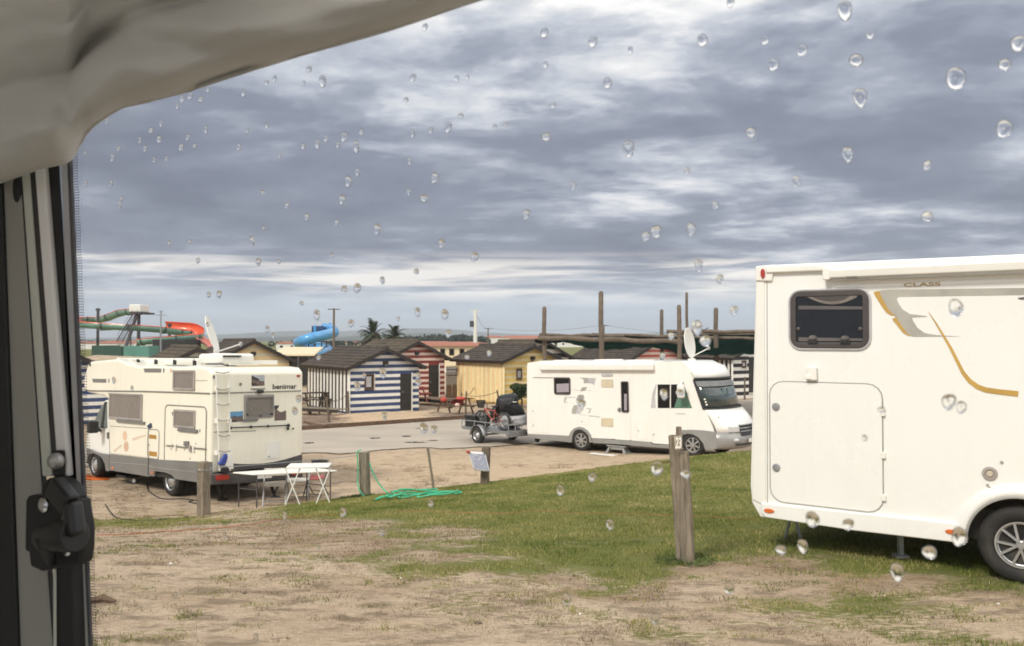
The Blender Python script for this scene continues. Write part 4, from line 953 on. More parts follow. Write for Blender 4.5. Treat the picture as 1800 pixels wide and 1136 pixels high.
    for k, L in enumerate(([(232, 770.5), (256, 763.8), (256, 766.8), (233, 775.5)], [(199, 792.5), (213, 781), (214.5, 784.5), (201, 795)])): pxplate('guitar_neck_graphic', 'peach2', t, S, L, .0005, .002)
    pxplate('hook_flag', 'cblue2', t, S, [(258, 748.8), (264.3, 743.8), (265.8, 750.5), (261, 753.6)], .01, .03)
    MB().tube([S.P(*S.pk(a, b_, .03), .03) for a, b_ in ((261, 753), (260, 780), (260.8, 810), (260, 836))], .006, 6).build('cable', M['blackc'], t)
    MB().tube([S.P(*S.pk(a, b_, .0), .0) for a, b_ in ((263, 754.8), (272, 754.6), (276, 757))], .008, 6).build('grab_line', M['seal'], t)
    # roof: rack rails, vents, skylight
    top = lambda px, py, n: S.P(*S.pk(px, py, n), n)
    for n_ in (-.35, -WD + .4):
        a, b_ = top(206, 630.5, n_), top(352, 633.5 if n_ > -1 else 631, n_)
        MB().tube([a, a.lerp(b_, .3), b_], .02, 6).build('roof_rail', M['panelw'], t)
        for k in range(5): p = a.lerp(b_, .06 + .22 * k); MB().box(p - Up * .06, S.U * .05, S.N * .02, Up * .06).build('rail_foot', M['black'], t)
    for (px, py, n_, su, sn, su_) in ((275, 638, -.9, .35, .3, .07), (318, 637.5, -1.0, .3, .3, .06), (240, 636, -1.2, .3, .35, .06)):
        p = top(px, py, n_); MB().box(p, S.U * su, S.N * sn, Up * su_).build('skylight', M['panelw'], t, bevel=.04, seg=3)
    p = top(380, 636, -1.0); dm = MB()
    # aerodynamic box with slotted vent and a fridge vent box
    q0 = E.P(*E.pk(398, 631.5, -1.0), -1.0); ab = MB().box(q0, E.U * .44, E.N * .5, Up * .13).build('roof_air_unit', M['panelw'], t, bevel=.08, seg=4)
    for k in range(4):
        q = E.P(*E.pk(396 + k * 8, 626.3, -.48), -.48); MB().box(q, E.U * .045, E.N * .03, Up * .018).build('slot', M['black'], ab)
    q0 = E.P(*E.pk(377, 640, -.5), -.5); MB().box(q0, E.U * .16, E.N * .12, Up * .022).build('roof_vent', M['greyskirt'], t, bevel=.01)
    MB().bar(E.P(*E.pk(404, 641, -.3), -.3), E.P(*E.pk(455, 641, -.3), -.3), .06, .03).build('roof_bar', M['panelw'], t)
    q0 = E.P(*E.pk(425, 637.5, -.9), -.9); MB().box(q0, E.U * .75, E.N * .35, Up * .05).build('solar_panel', M['panelw'], t, bevel=.01)
    # rear wall
    MB().tube([E.P(*E.pk(a, b_, .01), .01) for a, b_ in ((373, 691.5), (420, 690.2), (480, 688.5), (529, 687))], .014, 6).build('moulding', M['seal'], t)
    MB().tube([E.P(*E.pk(a, b_, .004), .004) for a, b_ in ((376, 759.6), (420, 758.4), (450, 757.5))], .009, 6).build('moulding', M['seal'], t)
    w_, r_ = window(t, E, (429, 693.5, 480.5, 735), fw=.06, rad=.03, frame='frame')
    r2 = E.rect(431.5, 697.3, 479, 732.5); MB().ring(E, rr(r2, .03, grow=0), rr(r2, .02, grow=-.03), .03, .05).build('window_seal', M['greyskirt'], w_)
    for a, b_ in ((433, 729), (456, 731), (476, 728)): u, v = E.pk(a, b_); MB().box(E.P(u, v, .045), E.U * .02, E.W * .02, E.N * .01).build('catch', M['black'], w_)
    pxplate('awning_rail', 'greyskirt', t, E, [(429, 737.3), (455, 736.8), (452, 741.3), (425, 741.8)], 0, .03)
    # photo prints stuck on the wall
    def picture(px, layers):
        r_ = E.rect(*px); p_ = plate('photo_print', M[layers[0]], t, E, rr(r_), 0, .002)
        for i, (nm, m_, poly) in enumerate(layers[1:]):
            plate(nm, M[m_], p_, E, [(r_[0] + (r_[2] - r_[0]) * a, r_[1] + (r_[3] - r_[1]) * b_) for a, b_ in poly], .0025 + i * .0006, .003 + i * .0006)
    picture((442, 659.5, 465, 678.5), ['photosky', ('print_patch', 'photobr', [(0, 0), (1, 0), (1, .4), (.7, .45), (.55, .55), (0, .95)]), ('print_patch', 'photodk', [(0, .6), (.5, .5), (.6, .62), (0, .98)]), ('print_patch', 'photodk', [(0, 0), (.5, 0), (.3, .25), (0, .3)])])
    picture((404.5, 723.5, 427, 742), ['cskyprint', ('print_patch', 'photobl', [(0, .45), (.3, .62), (.6, .5), (1, .58), (1, .3), (0, .3)]), ('print_patch', 'photobr', [(0, 0), (1, 0), (1, .42), (.6, .5), (0, .48)]), ('print_patch', 'photodk', [(0, 0), (.6, 0), (.4, .18), (0, .22)])])
    pxplate('photo_print', 'photobr', t, E, [(482.5, 740), (482.5, 721), (487, 720), (492, 724.5), (497.5, 724), (500, 722), (503, 722), (503, 738.8)], 0, .002)
    pxplate('photo_print', 'photodk', t, E, [(482.2, 720.6), (482.2, 713), (490.5, 712.6), (489.5, 717), (486, 720.4)], 0, .002)
    pxplate('lamp_bracket', 'frame', t, E, [(441.5, 682.2), (467.5, 681.7), (466, 684.6), (443.5, 685)], 0, .03, bevel=.01)
    u, v = E.pk(455.5, 688.5); MB().box(E.P(u, v, .05), E.U * .07, E.W * .035, E.N * .05).build('camera_housing', M['black'], t, bevel=.02)
    text('lettering', M['black'], t, E, 'benimar', *E.pk(479, 684.6), *E.pk(521.5, 674.6), .001)
    for a, b_, ru, rv, m_ in ((524, 661, .045, .028, 'red'), (422.3, 675.5, .03, .035, 'greyskirt'), (375.5, 663, .02, .04, 'greyskirt')): u, v = E.pk(a, b_); MB().prism(E, ell(u, v, ru, rv, 14), 0, .025).build('marker_lamp', M[m_], t)
    # awning pole lying in its clips
    MB().tube([E.P(*E.pk(a, b_, .05), .05) for a, b_ in ((404, 752.3), (506, 747.8))], .014, 8).build('pole', M['black'], t)
    for a, b_, q in ((404.5, 752.3, .03), (439.5, 750.5, .035), (469.5, 749.2, .032), (505.5, 747.8, .04), (504.5, 753.5, .035), (513.5, 753.6, .022)): u, v = E.pk(a, b_); MB().ball(E.P(u, v, .04), q).build('pole_clip', M['black'], t)
    hatch(t, E, (468, 776.5, 491.5, 805.5), 0, 'panelw', 'rear_hatch', .02, ((.2, .12),), 'panelw', .006, .01)
    # dark swoosh
    top_ = [(404.5, 814.5), (420, 815.6), (440, 816), (460, 815), (480, 812.5), (500, 808), (516, 803.2), (531, 798.7)]
    pxplate('swoosh_graphic', 'bumperdk', t, E, top_ + [(531.5, 818), (480, 822), (404.5, 827)], 0, .004)
    # ladder
    la = MB()
    for a0, a1 in ((379.8, 386), (402.5, 404.5)): MB().tube([E.P(*E.pk(a0 + (a1 - a0) * k / 6, 657 + 28.5 * k, .10), .10) for k in range(7)], .017, 8).build('ladder_rail', M['panelw'], t)
    for k in range(7):
        y = 655 + k * 27.3 + (1 if k else -1); x0, x1 = 379.5 + k * .95, 402.8 + k * .3
        pts = [E.P(*E.pk(x0 + (x1 - x0) * j / 6, y + 2.4 * math.sin(j / 6 * math.pi) - .3, .11), .11) for j in range(7)]
        MB().tube(pts, .013, 6).build('ladder_rung', M['frame'], t)
    for k in (1, 3, 5):
        for x in (381, 403.5): q = E.P(*E.pk(x, 656 + k * 28, .05), .05); MB().box(q, E.U * .02, E.W * .05, E.N * .05).build('ladder_bracket', M['panelw'], t)
    q = E.pk(386, 826); q2 = E.pk(406, 796); bb = plate('ladder_cover', M['panelw'], t, E, [(q[0], q[1]), (q2[0], q[1]), (q2[0] - .03, q2[1]), (q[0] + .12, q2[1] + .02)], .08, .12, bevel=.01)
    pxplate('blue_bag', 'cblue', t, E, [(384, 817), (387, 812), (391, 806), (395, 799), (400, 797), (401.5, 803), (399.5, 812), (396, 819), (388, 818.5)], .12, .2, bevel=.03)
    MB().lathe(E.P(*E.pk(394.5, 826.5, .1), .1), E.N, [(0, .09), (.05, .085), (.05, .05)], 16).build('filler_cap', M['black'], t)
    # bumper and lamps
    bu = pxplate('bumper', 'bumperdk', t, E, [(370.5, 834), (400, 831.5), (533, 822), (533, 842), (450, 849), (372, 853)], -.2, .12, bevel=.03)
    tl = pxplate('tail_lamp', 'red', t, E, [(379.5, 836), (401, 834), (404.5, 839), (402, 843.5), (382, 845.5), (379, 841)], .10, .135, bevel=.008)
    pxplate('tail_lamp', 'red', t, E, [(512, 827.5), (528, 826.5), (529, 834), (513, 836)], .10, .135, bevel=.008)
    pxplate('number_plate', 'panelw', t, E, [(452, 836), (478, 834), (478, 840), (452, 842)], .11, .125)
    # rear support legs and hanging bits
    for a, b_ in ((392, 878), (484, 874)):
        f_ = gz(a, b_, .02); f_.z = .02; h_ = E.P(*E.pk(a - 10, b_ - 26, -.3), -.3); h2 = E.P(*E.pk(a + 9, b_ - 27, -.3), -.3)
        lg = MB().bar(f_, h_, .05, .05).build('support_leg', M['black'], t); MB().bar(f_ + Vector((0, 0, .12)), h2, .03, .03).build('brace', M['black'], lg); MB().box(f_, (.09, 0, 0), (0, .09, 0), (0, 0, .015)).build('foot_plate', M['black'], lg)
    q = S.P(*S.pk(235, 846, -.5), -.5); MB().lathe(q, S.U, [(-.1, .07), (0, .075), (.1, .07)], 12).build('drain_tap', M['galv'], t)
    q = S.P(*S.pk(226, 836, -.3), -.3); MB().box(q, S.U * .25, S.N * .2, S.W * .03).build('step', M['black'], t, bevel=.01)
    return t, S, E
M['bumperdk'] = mat('dark_grey_bumper', (.075, .072, .072), .5, dirt=.2); M['glasscab'] = mat('cab_glass', (.10, .14, .15), .08, coat=.6)
M['cblue2'] = mat('dark_blue_plastic', (.03, .05, .11), .5)
M['photosky'] = mat('print_sky', (.52, .55, .58), .4); M['photobr'] = mat('print_brown', (.23, .17, .15), .4, var=.3, scale=25); M['photodk'] = mat('print_dark', (.05, .045, .045), .4)
M['cskyprint'] = mat('print_blue_sky', (.14, .33, .55), .4); M['photobl'] = mat('print_blue_hill', (.07, .11, .18), .4)
tA, SA, EA = alcove_motorhome()
def dish(name, label, foot, c, nrm, r, ratio, armend, mt='panelw', leg=None):
    """satellite dish with mast and feed arm; it stands on the roof of a motorhome"""
    t = thing(name, foot, label, 'satellite dish'); n = Vector(nrm).normalized(); x = n.cross(Vector((0, 0, 1))).normalized(); y = x.cross(n).normalized(); c = Vector(c)
    def fn(u, v):
        a = 2 * math.pi * v; q = u; return c + (x * math.cos(a) * ratio + y * math.sin(a)) * r * q + n * (-.16 * r * (1 - q * q))
    MB().grid(8, 40, fn).build('reflector', M[mt], t, smooth_=True, fixn=False, solid=.012)
    MB().tube([c + (x * math.cos(2 * math.pi * k / 40) * ratio + y * math.sin(2 * math.pi * k / 40)) * r for k in range(40)], .012, 6, closed=True).build('rim', M[mt], t)
    b0 = c - n * .1 * r - y * r * .75; MB().tube([b0, Vector(foot) + Vector((0, 0, .05))], .03, 8).build('mast', M[mt], t)
    MB().lathe(foot, (0, 0, 1), [(-.03, .13), (.05, .12), (.07, .06)], 16).build('base', M[mt], t)
    a0 = c - y * r * .92; a1 = Vector(armend); ar = MB().tube([a0, a1], .016, 6).build('feed_arm', M[mt], t); MB().ball(a1, .05, .05, .06).build('feed_head', M['galv'], ar)
    return t
q_ = lambda px, py, n: EA.P(*EA.pk(px, py, n), n)
fd = q_(378, 626, -1.2); cc = q_(373, 588.5, -1.2)
dish('satellite_dish', 'large grey dish leaning edge-on above the roof of the alcove motorhome', fd, cc, (.946, .152, .30), .45, .92, q_(423, 605, -1.5))

# ---------------------------------------------------------------- white integrated motorhome in the middle
def integrated_motorhome():
    Fv = Vector((.80, -.60, .020)).normalized(); Rv = Vector((Fv.y, -Fv.x, 0)).normalized(); Up = Rv.cross(Fv).normalized()
    O = Vector((2.25, 26.85, 0)) - Fv * 2.2; O.z = -.01
    S = Pl(O, Fv, Up, Rv)                # side towards us; N points to the camera
    WD = 2.25
    t = thing('motorhome', O + Fv * 3.2 - Rv * 1.1, 'white integrated motorhome with a big windscreen, towing bikes, parked side-on behind post 23', 'motorhome', None, math.atan2(Fv.y, Fv.x))
    Zt = lambda L: [(920 + a / 6.31, 630 + b / 6.31) for a, b in L]
    Zf = lambda L: [(1110 + a / 6.31, 630 + b / 6.31) for a, b in L]
    FN = S.pk(1255, 790)[0]
    body = Zt([(45, 840), (38, 750), (38, 90), (44, 52), (200, 28), (700, 30)]) + Zf([(100, 30), (560, 36), (640, 110), (690, 240), (800, 565), (850, 640), (900, 760), (930, 860), (700, 800), (560, 800), (560, 960), (0, 915)]) + Zt([(1190, 905), (760, 888), (700, 868), (500, 862)])
    uv = S.pts(body); MB().prism(S, uv, 0, -WD).build('body', M['white2'], t, bevel=.06, seg=4)
    u0, v0 = S.pk(*Zf([(560, 36)])[0]); ub_, vb_ = S.pk(*Zf([(640, 110)])[0]); u1, v1 = S.pk(*Zf([(690, 240)])[0]); u2, v2 = S.pk(*Zf([(800, 565)])[0])
    u3, v3 = S.pk(*Zf([(865, 650)])[0]); u4, v4 = S.pk(*Zf([(925, 760)])[0]); v5 = S.pk(*Zf([(935, 825)])[0])[1]; v6 = S.pk(*Zf([(935, 1000)])[0])[1]; u6 = u4 + .06
    def arc(u_side, bulge, v, n=14, a=0, b=None):     # a horizontal line across the front, near corner first, bulging forward
        b = n if b is None else b
        return [S.P(u_side + bulge * (1 - abs(2 * k / n - 1) ** 3.2), v, -WD * k / n) for k in range(a, b + 1)]
    def loft(rows):
        m = MB(); n = len(rows[0]); return m.add([p for r_ in rows for p in r_], [(i * n + j, i * n + j + 1, (i + 1) * n + j + 1, (i + 1) * n + j) for i in range(len(rows) - 1) for j in range(n - 1)])
    BG = .50
    loft([arc(u0 - .6, .1, v0 + .01), arc(u0, .22, v0 - .01), arc(ub_ - .02, BG, vb_ + .02), arc(u1 - .04, BG, (vb_ + v1) / 2), arc(u1, BG, v1 + .02)]).build('brow', M['white2'], t, smooth_=True, fixn=False, solid=.02)
    ws = loft([arc(u1, BG, v1 + .02), arc((u1 + u2) / 2, BG + .01, (v1 + v2) / 2), arc(u2, BG + .02, v2)]).build('windscreen', M['screen'], t, smooth_=True, fixn=False, solid=.02)
    for L in (arc(u1 + .005, BG + .01, v1 + .03), arc(u2 + .005, BG + .03, v2), [arc(u1, BG, v1)[0], arc(u2, BG, v2)[0]], [arc(u1, BG, v1)[-1], arc(u2, BG, v2)[-1]]): MB().tube(L, .035, 6).build('rubber_edge', M['black'], ws)
    wp = [arc(u2 - .02, BG + .05, v2 + .05)[3:9], arc(u2 - .02, BG + .05, v2 + .05)[8:13]]
    for L in wp: MB().tube(L, .012, 5).build('wiper', M['black'], ws)
    # blind edge behind the screen, and plates coloured as reflections in it
    loft([[p + Fv * .025 for p in arc(u1 + .02, BG, v1 - .04)], [p + Fv * .03 for p in arc(u1 + .09, BG, v1 - .20)]]).build('screen_blind', M['grdk'], ws, fixn=False, solid=.004)
    for a, b in ((4, 5), (6, 8)): loft([[p + Fv * .028 for p in arc(u1 + .10, BG, v1 - .25, a=a, b=b)], [p + Fv * .028 for p in arc(u2 - .12, BG, v2 + .28, a=a, b=b)]]).build('painted_reflection', M['reflgreen'], ws, fixn=False, solid=.003)
    def wrap(u, bl, v): return [S.P(u - .22, v, .012)] + arc(u, bl, v) + [S.P(u - .22, v, -WD - .012)]
    loft([arc(u2, BG + .03, v2), arc(u3, BG + .07, v3), arc(u4, BG + .08, v4), arc(u6, BG + .08, v5)]).build('bonnet', M['white2'], t, smooth_=True, fixn=False, solid=.03)
    loft([wrap(u6, BG + .08, v5), wrap(u6 + .05, BG + .10, (v5 + v6) / 2), wrap(u6 + .02, BG + .08, v6 + .04), wrap(u6 - .12, BG + .06, v6 - .03)]).build('front_bumper', M['silver'], t, smooth_=True, fixn=False, solid=.03)
    vg0, vg1 = S.pk(*Zf([(935, 745)])[0])[1], S.pk(*Zf([(935, 865)])[0])[1]
    bk = loft([[p + Fv * .03 for p in arc(u4 + .02, BG + .08, vg0, a=3, b=11)], [p + Fv * .03 for p in arc(u6 + .03, BG + .08, vg1, a=4, b=10)]]); bk = MB().add([p + Fv * .028 for p in arc(u4 + .01, BG + .09, vg0, a=3, b=11)] + [p + Fv * .028 for p in arc(u6 + .03, BG + .09, vg1, a=3, b=11)], [(j, j + 1, 10 + j, 9 + j) for j in range(8)]).build('grille', M['black'], t, fixn=False, solid=.02)
    for k in range(4): MB().tube([p + Fv * .05 for p in arc(u4 + .015 + .012 * k, BG + .09, vg0 + (vg1 - vg0) * (k + .1) / 3.4, a=3, b=11)], .017, 6).build('grille_bar', M['galv'], bk)
    em = arc(u6, BG + .1, vg0 - .06)[7] + Fv * .06; MB().lathe(em, Fv, [(0, .10), (.02, .10), (.02, .07)], 16).build('badge', M['galv'], t)
    hl = arc(u4 + .03, BG + .09, (v4 + v5) / 2)
    for a, b in ((1, 3), (11, 13)):
        pp, pn = hl[a], hl[b]; d = (pn - pp).normalized(); c_ = hl[(a + b) // 2] + Fv * .03; MB().box(c_, d * .17, Vector((0, 0, .085)), d.cross(Vector((0, 0, 1))) * .03).build('headlight', M['glasslt'], t, bevel=.02)
    np_ = arc(u6 + .05, BG + .11, v5 + (v6 - v5) * .55); c_ = np_[6] + Fv * .04; d = (np_[7] - np_[5]).normalized(); MB().box(c_, d * .26, Vector((0, 0, .055)), d.cross(Vector((0, 0, 1))) * .01).build('number_plate', M['panelw'], t)
    MB().tube([p + Fv * .012 for p in arc(u6 + .03, BG + .09, v6 + .10, a=2, b=12)], .035, 6).build('lower_intake', M['black'], t)
    for k in range(3): c_ = arc(u3 - .02 + .03 * k, BG + .07, v3 - .02 - .13 * k)[1 + (k > 1)]; MB().box(c_ + Fv * .02, S.U * .02, S.W * .02, S.N * .04).build('bonnet_vent', M['grgr'], t)
    fg = arc(u6 + .06, BG + .1, v5 + (v6 - v5) * .5)[2]; MB().ball(fg, .09, .07, .06).build('fog_lamp', M['glasslt'], t)
    # lower skirt
    pxplate('skirt', 'silver', t, S, Zt([(45, 840), (45, 875), (200, 900), (500, 932), (500, 862), (250, 850)]), -.04, .012, bevel=.01)
    pxplate('skirt', 'silver', t, S, Zt([(760, 888), (765, 938), (1190, 965)]) + Zf([(0, 970), (560, 1010), (560, 965), (230, 955), (200, 930), (0, 915)]), -.04, .012, bevel=.01)
    ar = Zt([(500, 935), (500, 880), (520, 820), (560, 778), (610, 760), (660, 768), (710, 800), (745, 850), (762, 935), (735, 935), (720, 860), (690, 820), (650, 795), (610, 788), (570, 805), (545, 845), (535, 932)])
    pxplate('wheel_arch', 'silver', t, S, ar, -.03, .03)
    pxplate('wheel_arch', 'silver', t, S, Zf([(560, 810), (640, 792), (800, 800), (900, 812), (938, 820), (945, 1005), (880, 1016), (815, 1012), (790, 940), (740, 880), (680, 845), (620, 838), (575, 850)]), -.06, .03, bevel=.01)
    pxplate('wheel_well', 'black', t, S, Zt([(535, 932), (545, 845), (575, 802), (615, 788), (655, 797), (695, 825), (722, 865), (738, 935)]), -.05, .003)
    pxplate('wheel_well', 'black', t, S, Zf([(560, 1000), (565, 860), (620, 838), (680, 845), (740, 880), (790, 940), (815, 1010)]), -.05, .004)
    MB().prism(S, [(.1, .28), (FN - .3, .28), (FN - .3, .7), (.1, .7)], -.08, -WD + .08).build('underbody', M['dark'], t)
    for px in (1021.4, 1217.8):
        u, v = S.pk(px, 780, .02)
        for n_, ax in ((.02, S.N), (-WD - .0, -S.N)): c = S.P(u, v, n_); c.z = .34 + Hs(c.x, c.y); wheel(t, c, ax, .345, .22, .225, 2)
    # features of the side
    w_, r_ = window(t, S, (974.5, 663.5, 1003, 693.5), 'framebr', 'glassdk', .05, .07)
    pxplate('blind', 'blindlt', w_, S, Zt([(365, 285), (505, 278), (508, 375), (368, 378)]), .022, .026)
    w_, r_ = window(t, S, (1092.5, 670.5, 1105.5, 725), 'framebr', 'glassdk', .035, .05, n=.012)
    pxplate('blind', 'blindlt', w_, S, Zt([(1117, 395), (1148, 395), (1148, 578), (1117, 578)]), .034, .038)
    h_, r_ = hatch(t, S, (1080, 661, 1108, 773), .0, 'white2', 'door', .05, (), 'panelw', .005, .012)
    for L in ([(1040, 570), (1065, 545), (1078, 560), (1075, 598), (1050, 590)],): pxplate('handle', 'grdk', h_, S, Zt(L), .012, .04)
    for px, lk in (((935, 714, 964, 760), ((.08, .8), (.08, .25))), ((1018, 730, 1036, 746), ((.3, .3),)), ((1119, 742, 1136, 773), ((.2, .5),)), ((1146, 742, 1176, 780), ((.1, .4),))): hatch(t, S, px, 0, 'white2', 'service_door', .05, lk, 'panelw', .004, .004)
    for px in ((1057, 667, 1078, 681), (1057, 735, 1078, 750)):
        r_ = S.rect(*px); v_ = plate('fridge_vent', M['beige'], t, S, rr(r_, .02), 0, .012)
        for k in range(6): y = r_[1] + (r_[3] - r_[1]) * (k + .5) / 6; MB().bar(S.P(r_[0] + .02, y, .015), S.P(r_[2] - .02, y, .015), .012, .018).build('louvre', M['bcre'], v_)
    r_ = S.rect(1057.5, 656.5, 1077.5, 661.5); plate('awning_lamp', M['grlt'], t, S, rr(r_, .035), 0, .03, bevel=.01)
    a, b_ = S.pk(951, 648), S.pk(1151.5, 650.5); vtop = S.pk(1000, 636)[1]; vlo = S.pk(1050, 651.5)[1]
    aw = MB().box(S.P((a[0] + b_[0]) / 2, vlo + .11, .07), S.U * (b_[0] - a[0]) / 2, S.W * .10, S.N * .07).build('awning_box', M['panelw'], t, bevel=.03, seg=3)
    MB().tube([S.P(*S.pk(x, y, .006), .006) for x, y in ((937, 663.8), (975, 664.2))], .012, 6).build('awning_gutter', M['seal'], t)
    for L, m_ in (([(610, 215), (720, 218), (722, 275), (670, 278), (668, 240), (650, 225)], 'grgr'), ([(722, 218), (805, 222), (785, 300), (762, 280), (724, 275)], 'grlt'), ([(650, 322), (710, 318), (690, 350), (670, 362), (630, 368)], 'grgr'),
                  ([(610, 405), (665, 405), (678, 435), (650, 470), (580, 470)], 'grgr'), ([(455, 430), (585, 428), (585, 434), (485, 438), (462, 485), (495, 490), (490, 497), (445, 488)], 'grlt'), ([(560, 520), (598, 520), (600, 560), (575, 622), (535, 612), (538, 570)], 'grgr'),
                  ([(600, 520), (640, 500), (672, 520), (665, 570), (625, 615), (580, 620)], 'grlt'), ([(700, 550), (757, 556), (735, 610), (718, 605), (735, 568), (700, 562)], 'grlt'), ([(625, 620), (848, 645), (845, 658), (622, 632)], 'grlt'), ([(555, 352), (755, 357), (755, 361), (555, 356)], 'grlt')):
        pxplate('graphic', m_, t, S, Zt(L), .001, .004)
    # cab side window, mirror
    w_ = pxplate('cab_window', 'glassdk', t, S, Zf([(290, 290), (555, 290), (590, 320), (670, 552), (292, 552)]), -.01, .008)
    pxplate('cab_window_reflection_pane', 'greenglass', w_, S, Zf([(558, 440), (595, 335), (668, 550), (558, 550)]), .008, .011); pxplate('cab_window_pillar', 'panelw', w_, S, Zf([(427, 290), (437, 290), (437, 552), (425, 552)]), .008, .016)  # greenish plate paints a reflection onto the cab window
    pxplate('curtain', 'greenglass', w_, S, Zf([(508, 440), (555, 440), (555, 550), (472, 550)]), .008, .010)
    pxplate('graphic', 'grlt', t, S, Zf([(270, 280), (280, 295), (262, 420), (270, 552), (215, 552), (230, 400)]), .001, .004)
    m_ = S.P(*S.pk(*Zf([(548, 365)])[0], .28), .28); mi = MB().box(m_, S.U * .11, S.W * .20, S.N * .07).build('mirror', M['panelw'], t, bevel=.05, seg=3); MB().bar(m_ + S.W * .2, S.P(*S.pk(*Zf([(565, 250)])[0], 0), 0), .05, .05).build('mirror_arm', M['panelw'], mi)
    faint_print('lettering', M['grlt'], t, S, *S.pk(*Zf([(490, 622)])[0]), *S.pk(*Zf([(598, 600)])[0]), .001)
    for k in range(3): u, v = S.pk(*Zf([(778 + k * 10, 455 + k * 30)])[0], .0); MB().ball(S.P(u + .10, v, .0), .03).build('sticker', M['panelw'], t)
    MB().ball(S.P(*S.pk(944.5, 773, -.3), -.3), .09).build('tow_hook', M['black'], t)
    # roof items
    for u, w2, hh in ((1.0, .35, .05), (2.7, .4, .06), (3.9, .35, .04)): MB().box(S.P(u, 2.86, -1.0), S.U * w2, S.N * .3, Up * hh).build('skylight', M['panelw'], t, bevel=.03)
    return t, S
M['screen'] = mat('windscreen_glass', (.05, .075, .075), .07, coat=.7, var=.3, scale=1.2)
M['glasslt'] = mat('clear_lamp_glass', (.60, .60, .60), .15, coat=.7)
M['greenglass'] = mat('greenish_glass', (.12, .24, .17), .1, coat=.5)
M['reflgreen'] = mat('painted_reflection_tone', (.11, .17, .15), .1, coat=.5)  # grey-green of the reflections painted on the windscreen
tB, SB = integrated_motorhome()
d1 = SB.P(*SB.pk(1216, 634, -1.3), -1.3); cB = SB.P(*SB.pk(1212.5, 603, -1.3), -1.3)
dish('satellite_dish', 'upright oval white dish on the roof of the side-on integrated motorhome', d1, cB, (.96, .10, -.05) if False else (.84, -.52, .13), .48, .95, SB.P(*SB.pk(1246, 612, -1.3), -1.3))

